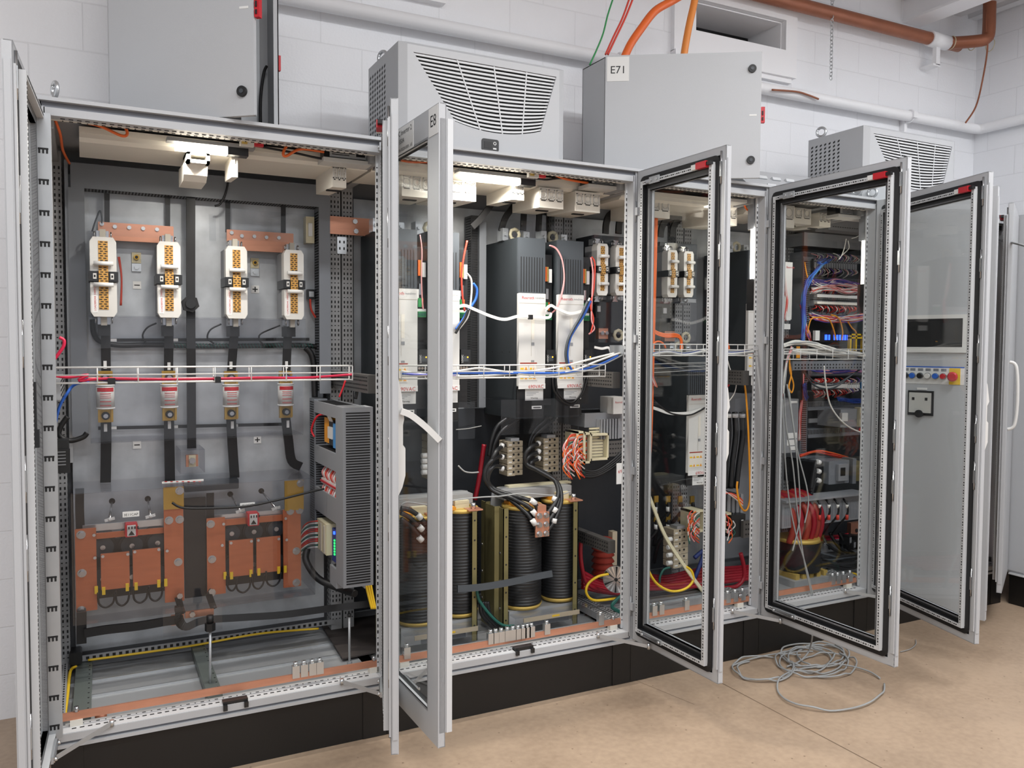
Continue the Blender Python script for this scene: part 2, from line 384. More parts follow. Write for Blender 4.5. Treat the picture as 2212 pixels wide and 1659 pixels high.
P = [(2.6, yc, zc), (5.45, yc, zc), (5.6, yc-.02, zc), (xe-.07, yc-.13, zc), (xe-.02, yc-.15, zc+.02), (xe, yc-.155, zc+.07), (xe, yc-.155, CEI+.02)]
MB('copper_pipe').tube(P, .042, n=16, sub=8).build('pipe_run', cp)
q = at(2025, 82, yc).x
MB('trimpaint').cyl((q-.09, yc, zc), (q+.1, yc, zc), .051).box(q-.02, q+.02, yc-.01, yc+.02, zc-.17, zc-.04).box(q-.05, q+.02, yc-.01, WY, zc-.18, zc-.165).build('pipe_sleeve', cp, label='white sleeve clamp')
mb = MB('cream')
for xq in (5.6, 5.75, 5.88): mb.torus((xq, yc-.02-(xq-5.6)*.35, zc), .043, .003, V(1, -.3, 0))
mb.build('solder_joint', cp)
solo('ground_wire', MB('copper_pipe').tube([at(2132, 20, .6), at(2130, 60, .6), at(2133, 105, .6)]+pts(.7, (2122, 175), (2108, 230), (2086, 265)), .006), 'thin bare copper wire hanging from the copper pipe near the room corner', 'wire')
solo('tube_offcut', MB('copper_pipe').tube(pts(.74, (1668, 194), (1720, 198), (1745, 205), (1768, 214)), .006), 'short bent thin copper tube lying on the white wall pipe', 'tube')
ch = MB('zinc_bright')
p0, p1 = at(1798, 2, .74), at(1795, 172, .74)
for k in range(22):
    c0 = p0.lerp(p1, (k+.5)/22); hl = (p0-p1).length/22*.62; s_ = V(1, 0, 0) if k % 2 else V(0, 1, 0)
    ch.tube([c0+V(0, 0, hl)+s_*.0, c0+s_*.009+V(0, 0, hl*.5), c0+s_*.009-V(0, 0, hl*.5), c0-V(0, 0, hl), c0-s_*.009-V(0, 0, hl*.5), c0-s_*.009+V(0, 0, hl*.5), c0+V(0, 0, hl)], .003, n=5, sub=3)
ch.torus(p0+V(0, 0, .02), .022, .004)
solo('hanging_chain', ch, 'silver chain hanging down the wall under the copper pipe', 'chain')
# ------------------------------------------------------------------ cabinets
Z0, Z1, DEP = .2, 2.4, .8
def cabinet(x0, w, label, left=False, right=False, rail_r=True, plate=True):
    x1 = x0+w
    t = thing('switchgear_cabinet', label, 'electrical cabinet', (x0+w/2, .4, 0), 'row of open floor-standing electrical cabinets')
    f = MB('ral')
    pl = .028
    # front frame: posts and bars with a sealing groove between two lips
    for s, xe in ((1, x0), (-1, x1)):
        f.box(xe, xe+s*.007, 0, .05, Z0, Z1); f.box(xe+s*.007, xe+s*.012, .008, .05, Z0+.02, Z1-.02, 'groove'); f.box(xe+s*.012, xe+s*.021, -.002, .0455, Z0+.028, Z1-.03)
        f.box(xe+s*.0, xe+s*.029, .046, .056, Z0+.052, Z1-.052, 'white_frame')
        f.dashes((xe+s*.0253, .046, Z0+.08), (xe+s*.0253, .046, Z1-.08), .025, .013, .005, (0, -1, 0), alt=4)
        f.box(xe, xe+s*.05, DEP-.06, DEP-.03, Z0, Z1, 'ral_in')
    f.box(x0, x1, -.012, .05, Z1-.012, Z1); f.box(x0+.01, x1-.01, .008, .05, Z1-.032, Z1-.012, 'groove'); f.box(x0+.018, x1-.018, -.002, .05, Z1-.058, Z1-.032)
    f.box(x0+.03, x1-.03, .0501, .07, Z1-.0582, Z1-.05, 'beige')
    f.dashes((x0+.06, .03, Z1-.0588), (x1-.06, .03, Z1-.0588), .025, .014, .006, (0, 0, -1)); f.dashes((x0+.06, .06, Z1-.0588), (x1-.06, .06, Z1-.0588), .025, .012, .006, (0, 0, -1), alt=3)
    f.box(x0, x1, -.006, .05, Z0, Z0+.012); f.box(x0+.01, x1-.01, .006, .05, Z0+.012, Z0+.022, 'groove'); f.box(x0+.018, x1-.018, -.002, .05, Z0+.022, Z0+.048)
    f.box(x0+.034, x1-.034, .0, .085, Z0+.044, Z0+.050, 'white_frame')
    f.dashes((x0+.06, .03, Z0+.0505), (x1-.06, .03, Z0+.0505), .025, .014, .006, (0, 0, 1)); f.dashes((x0+.06, .062, Z0+.0505), (x1-.06, .062, Z0+.0505), .025, .012, .004, (0, 0, 1), alt=2)
    f.build('front_frame', t)
    for s, xe in ((1, x0), (-1, x1)):                       # punched rear posts
        p = MB('ral_in').box(xe+s*.004, xe+s*.055, .66, .74, Z0+.04, Z1-.04)
        for q in (.014, .03, .046): p.dashes((xe+s*q, .66, Z0+.08), (xe+s*q, .66, Z1-.08), .022, .012, .006, (0, -1, 0), alt=3)
        for q in (.675, .70, .725): p.dashes((xe+s*.055, q, Z0+.08), (xe+s*.055, q, Z1-.08), .022, .012, .006, (s, 0, 0), alt=3)
        p.build('rear_post', t)
        r = MB('ral_in').box(xe+s*.008, xe+s*.045, .07, .66, Z0+.04, Z0+.075); r.dashes((xe+s*.02, .09, Z0+.0755), (xe+s*.02, .64, Z0+.0755), .02, .006, .014, (0, 0, 1)); r.dashes((xe+s*.036, .09, Z0+.0755), (xe+s*.036, .64, Z0+.0755), .025, .012, .005, (0, 0, 1))
        (r.build('depth_rail', t) if not (s < 0 and x0 == 0) and not (s > 0 and x0 == 1.2) else None); MB('ral_in').box(xe+s*.008, xe+s*.045, .07, .66, Z1-.085, Z1-.05).build('depth_rail', t)
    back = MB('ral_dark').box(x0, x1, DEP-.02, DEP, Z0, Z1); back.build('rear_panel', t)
    MB('ral').box(x0, x1, 0.05, DEP, Z1-.014, Z1-.001).build('roof_panel', t)
    MB('floor_zinc').box(x0+.03, x1-.03, .06, DEP-.03, Z0+.008, Z0+.022).box(x0+.03, x1-.03, .2, .207, Z0+.022, Z0+.031, 'zinc_bright').box(x0+.03, x1-.03, .36, .367, Z0+.022, Z0+.031, 'zinc_bright').box(x0+.03, x1-.03, .52, .527, Z0+.022, Z0+.031, 'zinc_bright').build('floor_plate', t)  # brighter zinc on the ridges paints their thin highlights
    if plate: MB('galv').box(x0+.075, x1-.075, .715, .719, Z0+.09, Z1-.12).build('mounting_plate', t)
    p = MB('plinth').box(x0+.001, x1-.001, .012, .7, .0, Z0-.002).box(x0+.001, x0+.1, .008, .1, .002, Z0-.001).box(x1-.1, x1-.001, .008, .1, .002, Z0-.001)
    p.build('plinth', t)
    for px in ((x0+.05,) if x0 == 0 else (x0+.06,) if x0 == 4.0 else (x1-.06,) if x0 == 3.2 else ()):
        MB('zinc_bright').cyl((px, .09, Z1), (px, .09, Z1+.012), .018).cyl((px, .09, Z1+.01), (px, .09, Z1+.03), .009).torus((px, .09, Z1+.052), .024, .007, V(1, .35, 0)).build('lifting_eye', t)
    if left:
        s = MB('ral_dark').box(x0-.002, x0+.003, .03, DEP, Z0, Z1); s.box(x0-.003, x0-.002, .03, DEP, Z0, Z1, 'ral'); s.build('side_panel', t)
    if right: MB('ral').box(x1-.003, x1+.002, .03, DEP, Z0, Z1).build('side_panel', t)
    return t
HD = 2.176
def door(cab, hx, w, side, deg, label=None, solid=False, handle='none', plates=None, extra=None, switch=True, name='door', edge='thin'):
    """side=+1: hinged on its left edge, -1: on its right edge; deg: direction of the open leaf"""
    s = side
    rot = math.radians(deg) if s > 0 else math.radians(deg-180)
    def B(mb, u0, u1, v0, v1, z0, z1, m=None): return mb.box(s*u0, s*u1, v0, v1, z0, z1, m)
    g = .1; w_ = w-.004
    d = MB('ral')
    if solid: B(d, .004, w_, -.026, -.022, 0, HD)
    else:
        B(d, .004, g, -.026, -.022, 0, HD); B(d, w_-g, w_, -.026, -.022, 0, HD); B(d, g, w_-g, -.026, -.022, HD-g, HD); B(d, g, w_-g, -.026, -.022, 0, g)
    # folded rim, inner flange ring
    B(d, .004, .007, -.022, .0, 0, HD); B(d, w_-.003, w_, -.022, 0, 0, HD); B(d, .004, w_, -.022, 0, 0, .003); B(d, .004, w_, -.022, 0, HD-.003, HD)
    i = .034
    B(d, .004, i, -.003, 0, 0, HD); B(d, w_-i, w_, -.003, 0, 0, HD); B(d, i, w_-i, -.003, 0, 0, i); B(d, i, w_-i, -.003, 0, HD-i, HD)
    if not solid:                                        # raised lip around the pane
        for q in ((g-.008, g), (w_-g, w_-g+.008)): B(d, q[0], q[1], -.026, 0.004, g-.008, HD-g+.008)
        B(d, g, w_-g, -.026, .004, g-.008, g); B(d, g, w_-g, -.026, .004, HD-g, HD-g+.008)
    o = d.build(name, None, local=True) if False else d.build(name, cab, local=True)
    o.location = V(hx, 0, Z0+.012)-ORG[cab.name]; o.rotation_euler = (0, 0, rot)
    if label: o['label'] = label
    def sub(mb, nm, lab=None): c = mb.build(nm, o, local=True); 
    def subl(mb, nm, lab=None):
        c = mb.build(nm, o, local=True)
        if lab: c['label'] = lab
        return c
    a, b2 = .032, .056
    k = MB('rubber')                                       # gasket with rounded corners, a ring
    out = rrect(a, w_-a, a, HD-a, .03, 6); inn = rrect(b2, w_-b2, b2, HD-b2, .016, 6); n = len(out)
    for q in range(n):
        p, r_, p2, r2 = out[q], inn[q], out[(q+1) % n], inn[(q+1) % n]
        for v, fl in ((.006, 0),): k.quad([(s*p[0], v, p[1]), (s*r_[0], v, r_[1]), (s*r2[0], v, r2[1]), (s*p2[0], v, p2[1])])
        k.quad([(s*p[0], -.001, p[1]), (s*p[0], .006, p[1]), (s*p2[0], .006, p2[1]), (s*p2[0], -.001, p2[1])]); k.quad([(s*r_[0], -.001, r_[1]), (s*r2[0], -.001, r2[1]), (s*r2[0], .006, r2[1]), (s*r_[0], .006, r_[1])])
    k.quad([(s*a, -.0015, a), (s*(w_-a), -.0015, a), (s*(w_-a), -.0015, HD-a), (s*a, -.0015, HD-a)]) if solid else None
    subl(k, 'gasket')
    r = MB('white_frame'); a, b2 = .058, .075              # punched tubular frame
    for u0, u1 in ((a, b2), (w_-b2, w_-a)):
        B(r, u0, u1, -.004, .024 if handle != 'black' or u0 > .3 else .044, a, HD-a, 'white_frame' if handle != 'black' or u0 > .3 else 'zinc'); r.dashes((s*(u0+u1)/2, .0243, a+.02), (s*(u0+u1)/2, .0243, HD-a-.02), .0125, .008, .005, (0, 1, 0), alt=3)
    for z0, z1 in ((a, b2), (HD-b2, HD-a)):
        B(r, b2, w_-b2, -.004, .024, z0, z1); r.dashes((s*b2, .0243, (z0+z1)/2), (s*(w_-b2), .0243, (z0+z1)/2), .0125, .008, .005, (0, 1, 0), alt=3)
    for q in range(20):                                    # notched marks on the tube side facing the pane
        z = .1+q*.1
        if z < HD-.1 and handle == 'black': r.box(s*(b2-.0002), s*(b2+.0008), .006, .036, z, z+.006, 'slot'); [r.box(s*(b2-.0002), s*(b2+.0008), y, y+.006, z-.012, z+.001, 'slot') for y in (.007, .018, .029)]
    subl(r, 'punched_rail')
    if handle != 'black' and not solid:
        q = MB('black_pl'); B(q, b2, b2+.0014, -.004, .0225, b2, HD-b2); B(q, w_-b2-.0014, w_-b2, -.004, .0225, b2, HD-b2); B(q, b2, w_-b2, -.004, .0225, HD-b2-.0014, HD-b2); B(q, b2, w_-b2, -.004, .0225, b2, b2+.0014); subl(q, 'seal_liner')
    if not solid:
        t = MB('black_pl')
        a, b2 = .075, .1
        for u0, u1 in ((a, b2), (w_-b2, w_-a)): B(t, u0, u1, -.012, .004, a, HD-a)
        for z0, z1 in ((a, b2), (HD-b2, HD-a)): B(t, b2, w_-b2, -.012, .004, z0, z1)
        subl(t, 'glazing_trim')
        p = MB('glass'); B(p, .098, w_-.098, -.014, -.010, .098, HD-.098); subl(p, 'pane')
    e = MB('ral')                                           # locking strip on the free edge
    if edge == 'deep':
        e.prism([(s*w_, -.022), (s*(w_-.014), -.018), (s*(w_-.014), .004), (s*w_, .004)], .05, HD-.05, 'z', 'ral')
        B(e, w_-.03, w_+.004, .004, .024, .05, HD-.05, 'white_frame')
    else: B(e, w_-.001, w_+.003, -.022, -.006, .05, HD-.05, 'ral'); B(e, w_-.016, w_-.001, .0, .006, .06, HD-.06)
    for z in (.25, .75, HD/2-.12, HD/2+.25, HD-.45, HD-.12): B(e, w_-.03, w_-.02, .0 if edge != 'deep' else .024, .008 if edge != 'deep' else .032, z, z+.06, 'zinc_bright'); e.cyl((s*(w_-.025), .004, z-.03), (s*(w_-.025), .004, z+.1), .0045, m='steel', n=6)
    subl(e, 'locking_strip')
    for z in (.14, .78, HD*.64, HD-.2):
        hg = MB('ral'); hg.box(s*-.004, s*.02, -.004, .012, z, z+.035); hg.cyl((s*-.002, .006, z-.03), (s*-.002, .006, z+.065), .0055, m='zinc', n=10); subl(hg, 'hinge')
    if switch:
        x = MB('red').box(s*(w_-.135), s*(w_-.075), .024, .044, HD-.078, HD-.052).box(s*(w_-.165), s*(w_-.135), .024, .042, HD-.076, HD-.056, 'paper').box(s*(w_-.075), s*(w_-.05), .024, .04, HD-.07, HD-.056, 'black')
        subl(x, 'limit_switch', 'red limit switch actuator')
        y = MB('zinc'); B(y, .13, .2, .024, .03, HD-.08, HD-.05); y.cyl((s*.145, .03, HD-.065), (s*.145, .036, HD-.065), .007).cyl((s*.185, .03, HD-.065), (s*.185, .036, HD-.065), .007, m='zinc_bright'); B(y, .105, .13, .02, .03, HD-.074, HD-.058, 'steel'); subl(y, 'latch_plate')
    if handle == 'grip':
        h = MB('white'); zc = HD*.5
        prof = [(-.055, zc-.19), (-.07, zc-.15), (-.07, zc-.06), (-.062, zc-.05), (-.062, zc+.02), (-.072, zc+.04), (-.06, zc+.12), (-.026, zc+.18), (-.026, zc-.22)]
        h.prism([(p[0], p[1]) for p in prof], s*(w_-.075), s*(w_-.035), 'x'); subl(h, 'handle')
    if handle == 'lever':
        h = MB('white'); zc = HD*.5
        prof = [(-.04, zc-.19), (-.05, zc-.15), (-.05, zc-.06), (-.042, zc-.05), (-.042, zc+.02), (-.046, zc+.04), (-.038, zc+.12), (-.026, zc+.18), (-.026, zc-.22)]
        h.prism([(p[0], p[1]) for p in prof], s*(w_-.075), s*(w_-.035), 'x')
        hn = subl(h, 'handle'); return_lever.append((o, hn))
    if handle == 'black':
        h = MB('black_pl'); zc = HD*.5-.1; zc += .17; B(h, .275, .292, -.0095, .008, zc-.05, zc+.1); B(h, .273, .294, -.0095, .014, zc-.1, zc-.045); subl(h, 'handle')
    st = MB('zinc'); B(st, .12, .26, .024, .032, .056, .078); B(st, .12, .26, .032, .036, .06, .066, 'steel'); B(st, .12, .26, .032, .036, .07, .075, 'steel')
    for u in (.13, .25): st.cyl((s*u, .03, .067), (s*u, .042, .067), .006, m='zinc_bright')
    subl(st, 'stay_track')
    if plates:
        for q in plates:
            L = MB('paper'); L.box(s*q['u0'], s*q['u1'], -.0275, -.026, q['z0'], q['z1'])
            for tx, fx, fz, sz in q['txt']: L.text(tx, (q['u0']+(q['u1']-q['u0'])*fx, -.028, q['z0']+fz), (1, 0, 0), (0, 0, 1), sz, align='CENTER')
            subl(L, 'name_plate')
    if extra: extra(o, subl, B, s, w_)
    return o
return_lever = []
cab1 = cabinet(0, 1.2, 'wide electrical cabinet with four fuses and copper capacitor bank inside', left=True)
cab2 = cabinet(1.2, 1.2, 'electrical cabinet holding four tall drives and two black coil reactors')
cab3 = cabinet(2.4, .8, 'narrower electrical cabinet with orange cable and single open glass door, under box E71')
cab4 = cabinet(3.2, .8, 'electrical cabinet packed with terminal rows and control wiring behind an open glass door')
cab5 = cabinet(4.0, 1.2, 'far end electrical cabinet with a push button door and dark interior', right=True)
door(cab1, .0, .6, 1, -93, 'door seen edge on with black grip', handle='black', switch=False)
door(cab1, 1.2, .6, -1, 252.5, 'door seen edge on with white lever handle', handle='lever')
P8 = [dict(u0=.13, u1=.365, z0=HD-.098, z1=HD-.004, txt=[('DC/DC Inverter 2', .5, .066, .027), ('550A', .5, .037, .024), ('Z*HMX03.1N-F0220-0300 .. A5', .5, .008, .0165)]),
      dict(u0=.51, u1=.592, z0=HD-.098, z1=HD-.004, txt=[('E8', .5, .03, .055)])]
door(cab2, 1.2, .6, 1, -89.5, 'glass door with name plates', plates=P8, edge='deep')
door(cab2, 2.4, .6, -1, 270.5, 'glass door showing its inner side', handle='grip')
door(cab3, 3.2, .8, -1, 270.5, handle='grip')
door(cab4, 4.0, .8, -1, 254.5, handle='grip')
def panel5(o, subl, B, s, w_):
    # frame of the window, push button strip, emergency stop, rotary isolator cover
    m = MB('slot'); B(m, .1, .456, -.0275, -.0262, 1.38, 1.527); subl(m, 'display_window')
    f = MB('white'); B(f, .08, .478, -.04, -.026, 1.352, 1.38); B(f, .08, .478, -.032, -.026, 1.527, 1.547); B(f, .456, .478, -.034, -.026, 1.38, 1.527); B(f, .08, .1, -.034, -.026, 1.38, 1.527); subl(f, 'window_frame')
    b = MB('paper'); B(b, .06, .468, -.028, -.026, 1.187, 1.278); B(b, .06, .468, -.0285, -.026, 1.273, 1.279, 'blue'); subl(b, 'button_strip')
    y = MB('yellow'); B(y, .397, .45, -.030, -.026, 1.188, 1.272); subl(y, 'stop_plate', 'yellow backing plate')
    for u, c in ((.182, 'black_pl'), (.216, 'blue'), (.255, 'black'), (.293, 'white'), (.332, 'blue'), (.37, 'red')):
        k = MB(c); k.cyl((s*u, -.026, 1.229), (s*u, -.038, 1.229), .017, m='steel').cyl((s*u, -.038, 1.229), (s*u, -.048, 1.229), .0145, .013); B(k, u-.013, u+.013, -.0285, -.026, 1.254, 1.268, 'ral_dark'); subl(k, 'push_button')
    e = MB('red'); e.cyl((s*.423, -.03, 1.229), (s*.423, -.05, 1.229), .014, m='black').lathe((s*.423, -.05, 1.229), [(.016, 0), (.024, .005), (.025, .014), (.018, .02)], V(0, -1, 0)); subl(e, 'emergency_stop', 'red mushroom emergency stop')
    k = MB('black_pl'); B(k, .197, .325, -.034, -.026, 1.02, 1.15); B(k, .207, .315, -.046, -.034, 1.035, 1.14, 'lens'); k.cyl((s*.26, -.034, 1.03), (s*.26, -.056, 1.03), .02, m='black'); B(k, .24, .29, -.03, -.026, 1.155, 1.166, 'paper'); B(k, .222, .235, -.047, -.046, 1.1, 1.115, 'black'); B(k, .287, .3, -.047, -.046, 1.1, 1.115, 'black'); subl(k, 'isolator_cover')
door(cab5, 4.0, .6, 1, -73, 'solid door with push buttons and red emergency stop on yellow', solid=True, extra=panel5, switch=False)
def grip5(o, subl, B, s, w_):
    h = MB('white'); h.tube([(s*(w_-.06), -.026, .92), (s*(w_-.06), -.06, .95), (s*(w_-.06), -.07, 1.1), (s*(w_-.06), -.06, 1.27), (s*(w_-.06), -.026, 1.3)], .009); subl(h, 'bow_handle')
door(cab5, 5.2, .6, -1, 209.5, 'solid door standing slightly ajar with bow handle', solid=True, extra=grip5)
# the swung-out lever of the second door
o, hn = return_lever[0]
lv = MB('white'); lv.strap([(-.56, -.035, 1.155), (-.56, -.07, 1.14), (-.565, -.12, 1.10), (-.57, -.165, 1.055)], .03, .02, V(1, 0, 0))
c = lv.build('handle_lever', o, local=True)
for hx, sx, cb in ((.0, 1, cab1), (1.2, -1, cab1), (1.2, 1, cab2), (2.4, -1, cab2), (3.2, -1, cab3), (4.0, -1, cab4)):    # door stays
    dx = {0.0: -.01}.get(hx, 0)
    st = MB('zinc'); a = V(hx+sx*.19, -.004, Z0+.058); b = {(.0, 1): V(-.012, -.17, Z0+.03), (1.2, -1): V(1.155, -.16, Z0+.03), (1.2, 1): V(1.215, -.15, Z0+.03)}.get((hx, sx), V(hx-.02, -.16, Z0+.03))
    st.strap([a, b], .016, .003, V(0, 0, 1)).cyl(a-V(0, 0, .01), a+V(0, 0, .012), .008, m='zinc_bright'); st.cyl(b-V(0, 0, .012), b+V(0, 0, .015), .007, m='zinc_bright'); st.build('door_stay', cb)
# right-hand return row
rc = thing('side_cabinet', 'plain grey cabinet at the right edge standing square to the row', 'electrical cabinet', (5.6, -.8, 0))
MB('ral').box(5.225, 6.0, -1.9, -.01, .2, 2.4).build('body', rc); MB('plinth').box(5.235, 6.0, -1.9, -.02, 0, .2).build('plinth', rc)
MB('ral').box(5.215, 5.225, -1.25, -.02, .215, 2.39).build('door', rc)
MB('white_frame').box(5.21, 5.3, -1.9, -.03, .19, .2).build('base_trim', rc)
#@@ROOF
# ------------------------------------------------------------------ roof boxes, coolers
def roofbox(name, lab, x0, x1, y0, y1, h, dw, ang, tag_txt, locks):
    t = thing(name, lab, 'electrical box', ((x0+x1)/2, (y0+y1)/2, 2.4))
    b = MB('ral'); z0, z1 = 2.401, 2.4+h
    b.box(x0, x1, y1-.004, y1, z0, z1).box(x0, x0+.004, y0, y1, z0, z1).box(x1-.004, x1, y0, y1, z0, z1).box(x0, x1, y0, y1, z0, z0+.004).box(x0, x1, y0, y1, z1-.004, z1)
    for q in ((x0, x0+.02, z0, z1), (x1-.02, x1, z0, z1), (x0, x1, z0, z0+.02), (x0, x1, z1-.02, z1)): b.box(q[0], q[1], y0, y0+.004, q[2], q[3])
    b.build('enclosure_body', t)
    MB('zinc').box(x0+.04, x1-.04, y1-.02, y1-.015, z0+.04, z1-.04).build('back_plate', t)
    a = math.radians(ang)
    d = MB('ral').box(.0, dw, -.004, .0, 0, h).box(0, dw, 0, .014, 0, .004).box(0, dw, 0, .014, h-.004, h).box(dw-.004, dw, 0, .014, 0, h).box(0, .004, 0, .014, 0, h)
    o = d.build('door', t, local=True); o.location = V(x0, y0, z0+.004)-ORG[t.name]; o.rotation_euler = (0, 0, a)
    for z in locks:
        k = MB('black').cyl((dw-.045, -.004, z), (dw-.045, -.014, z), .019, n=20).cyl((dw-.045, -.014, z), (dw-.045, -.016, z), .008, m='anthracite'); k.build('lock', o, local=True)
    if tag_txt:
        L = MB('paper').box(.008, .115, -.0055, -.004, h-.125, h-.008); L.text(tag_txt, (.062, -.006, h-.088), (1, 0, 0), (0, 0, 1), .052, align='CENTER'); L.build('name_plate', o, local=True)
    k = MB('red').box(dw+.001, dw+.02, .0, .02, h*.5-.035, h*.5+.04).box(dw+.006, dw+.012, -.004, .0, h*.5+.0, h*.5+.02, 'black').box(dw+.006, dw+.012, -.004, .0, h*.5-.025, h*.5-.01, 'black'); k.box(dw-.055, dw-.02, -.005, -.004, h*.5-.004, h*.5+.004, 'paper').build('limit_switch', o, local=True, label='red limit switch actuator')
    return t
bl = roofbox('roof_enclosure', 'grey wall-type box with its door ajar on the nearest cabinet roof', .228, .845, .3, .51, .76, .592, -40, None, (.085, .68))
q = MB('red').box(.846, .856, .31, .33, 2.70, 2.76); q.build('switch_block', bl)
q = MB('black').box(.66, .72, .44, .48, 2.45, 2.72); q.box(.665, .70, .43, .44, 2.63, 2.68, 'paper').box(.665, .70, .43, .44, 2.56, 2.61, 'paper').cyl((.682, .43, 2.655), (.682, .425, 2.655), .01, m='black').cyl((.682, .43, 2.585), (.682, .425, 2.585), .01, m='black'); q.build('filter_fan', bl)
q = MB('black').tube([(.80, .44, 2.42), (.80, .45, 2.6), (.815, .46, 2.72), (.83, .47, 2.76)], .006); q.build('inner_cable', bl)
be = roofbox('roof_enclosure', 'large grey box marked E71 with two black locks standing on a cabinet roof', 2.417, 3.18, .3, .51, .6, .748, -32, 'E71', (.085, .52))
# orange cables rising out of the marked box
def cable(name, P, r, m, lab, cat='cable', group=None, n=8, sub=6):
    return solo(name, MB(m).tube(P, r, n=n, sub=sub), lab, cat, group)
cable('power_cable', pts(.42, (1347, 128), (1362, 96), (1385, 62), (1415, 24), (1452, 2), (1490, -20)), .021, 'orange', 'thick orange cable arching up from box E71 in front of the white wall', n=14)
cable('power_cable', pts(.42, (1477, 122), (1482, 90), (1490, 48), (1500, 4), (1504, -30)), .019, 'orange_pale', 'thick paler orange cable rising from box E71 beside the air duct opening', n=14)
cable('signal_cable', pts(.46, (1308, 118), (1325, 80), (1345, 38), (1362, -10)), .0055, 'redwire', 'thin orange-red cable, left one of the pair above box E71')
cable('signal_cable', pts(.46, (1313, 118), (1331, 80), (1351, 38), (1370, -10)), .0055, 'redwire', 'thin orange-red cable, right one of the pair above box E71')
cable('earth_wire', pts(.46, (1274, 140), (1290, 105), (1303, 72), (1313, 32), (1326, -8)), .0045, 'green', 'green earth wire rising behind the left corner of box E71')
def cooler(x0, y0):
    t = thing('roof_cooler', 'grey roof-mounted cooling unit with curved louvre grille on the second cabinet', 'cooling unit', (x0+.39, y0+.2, 2.4))
    x1, y1, z0, z1 = x0+.785, y0+.42, 2.401, 2.832
    xl, xr = x0+.033, x1-.033
    tl, tr, br_, bl_ = at(893, 112, y0), at(1202, 166, y0), at(1168, 284, y0), at(983, 262, y0)
    oo = 1.29-x0
    G = lambda u, s: ((tl.x*(1-s)+bl_.x*s)*(1-u)+(tr.x*(1-s)+br_.x*s)*u-oo, (tl.z*(1-u)+tr.z*u)*(1-s)+(bl_.z*(1-u)+br_.z*u)*s-.03*s*4*u*(1-u))
    b = MB('ral')
    N = 16
    # front skin around the grille opening
    top = [G(k/N, 0) for k in range(N+1)]; bot = [G(k/N, 1) for k in range(N+1)]
    yf = y0
    for k in range(N):
        b.quad([(top[k][0], yf, top[k][1]), (top[k+1][0], yf, top[k+1][1]), (top[k+1][0], yf, z1-.012), (top[k][0], yf, z1-.012)])
        b.quad([(bot[k][0], yf, z0), (bot[k+1][0], yf, z0), (bot[k+1][0], yf, bot[k+1][1]), (bot[k][0], yf, bot[k][1])])
        b.quad([(bot[k][0], yf, bot[k][1]), (bot[k+1][0], yf, bot[k+1][1]), (bot[k+1][0], yf+.03, bot[k+1][1]), (bot[k][0], yf+.03, bot[k][1])])
        b.quad([(top[k][0], yf+.03, top[k][1]), (top[k+1][0], yf+.03, top[k+1][1]), (top[k+1][0], yf, top[k+1][1]), (top[k][0], yf, top[k][1])])
    for e, xx in ((0, xl), (1, xr)):
        tt, bb = G(e, 0), G(e, 1)
        q = [(xx, yf, z0), (bb[0], yf, z0), (bb[0], yf, bb[1]), (tt[0], yf, tt[1]), (tt[0], yf, z1-.012), (xx, yf, z1-.012)]
        b.quad(q if e == 0 else list(reversed(q)))
        q = [(tt[0], yf, tt[1]), (bb[0], yf, bb[1]), (bb[0], yf+.03, bb[1]), (tt[0], yf+.03, tt[1])]; b.quad(q if e == 0 else list(reversed(q)))
    b.quad([(xl, yf, z1-.012), (xr, yf, z1-.012), (xr, yf+.012, z1), (xl, yf+.012, z1)])
    b.quad([(x0, yf+.02, z0), (xl, yf, z0), (xl, yf, z1-.012), (x0, yf+.02, z1)]); b.quad([(xr, yf, z0), (x1, yf+.02, z0), (x1, yf+.02, z1), (xr, yf, z1-.012)])
    b.quad([(xl, yf, z1-.012), (xl, yf+.012, z1), (x0, yf+.02, z1)]); b.quad([(xr, yf, z1-.012), (x1, yf+.02, z1), (xr, yf+.012, z1)])
    b.quad([(x0, yf+.02, z1), (xl, yf+.012, z1), (xr, yf+.012, z1), (x1, yf+.02, z1), (x1, y1, z1), (x0, y1, z1)])
    b.quad([(x0, y1, z0), (x0, yf+.02, z0), (x0, yf+.02, z1), (x0, y1, z1)]); b.quad([(x1, yf+.02, z0), (x1, y1, z0), (x1, y1, z1), (x1, yf+.02, z1)]); b.quad([(x1, y1, z0), (x0, y1, z0), (x0, y1, z1), (x1, y1, z1)])
    for c in range(7):                                     # perforated flank
        yy = y1-.03-c*.033
        for r in range(17):
            zz = z0+.02+r*.0225+(c % 2)*.0
            if zz < z1-.035: b.obox((x0-.0004, yy, zz), (.0005, 0, 0), (0, .007, -.003), (0, 0, .0048), 'slot')
    b.build('housing', t)
    g = MB('slot')
    cs = [G(k/N, 0) for k in range(N+1)]+[G(k/N, 1) for k in reversed(range(N+1))]
    g.quad([(p[0], yf+.03, p[1]) for p in cs]); g.build('grille_recess', t)
    l = MB('white_frame')
    NS = 17
    for j in range(NS):
        s0, s1 = (j+.14)/NS, (j+.66)/NS
        for k in range(N):
            a, c_ = G(k/N, s0), G((k+1)/N, s0); d, e = G(k/N, s1), G((k+1)/N, s1)
            l.quad([(d[0], yf+.004, d[1]), (e[0], yf+.004, e[1]), (c_[0], yf+.005, c_[1]), (a[0], yf+.005, a[1])])
            l.quad([(d[0], yf+.02, d[1]+.003), (e[0], yf+.02, e[1]+.003), (e[0], yf+.004, e[1]), (d[0], yf+.004, d[1])]); l.quad([(a[0], yf+.005, a[1]), (c_[0], yf+.005, c_[1]), (c_[0], yf+.02, c_[1]-.002), (a[0], yf+.02, a[1]-.002)])
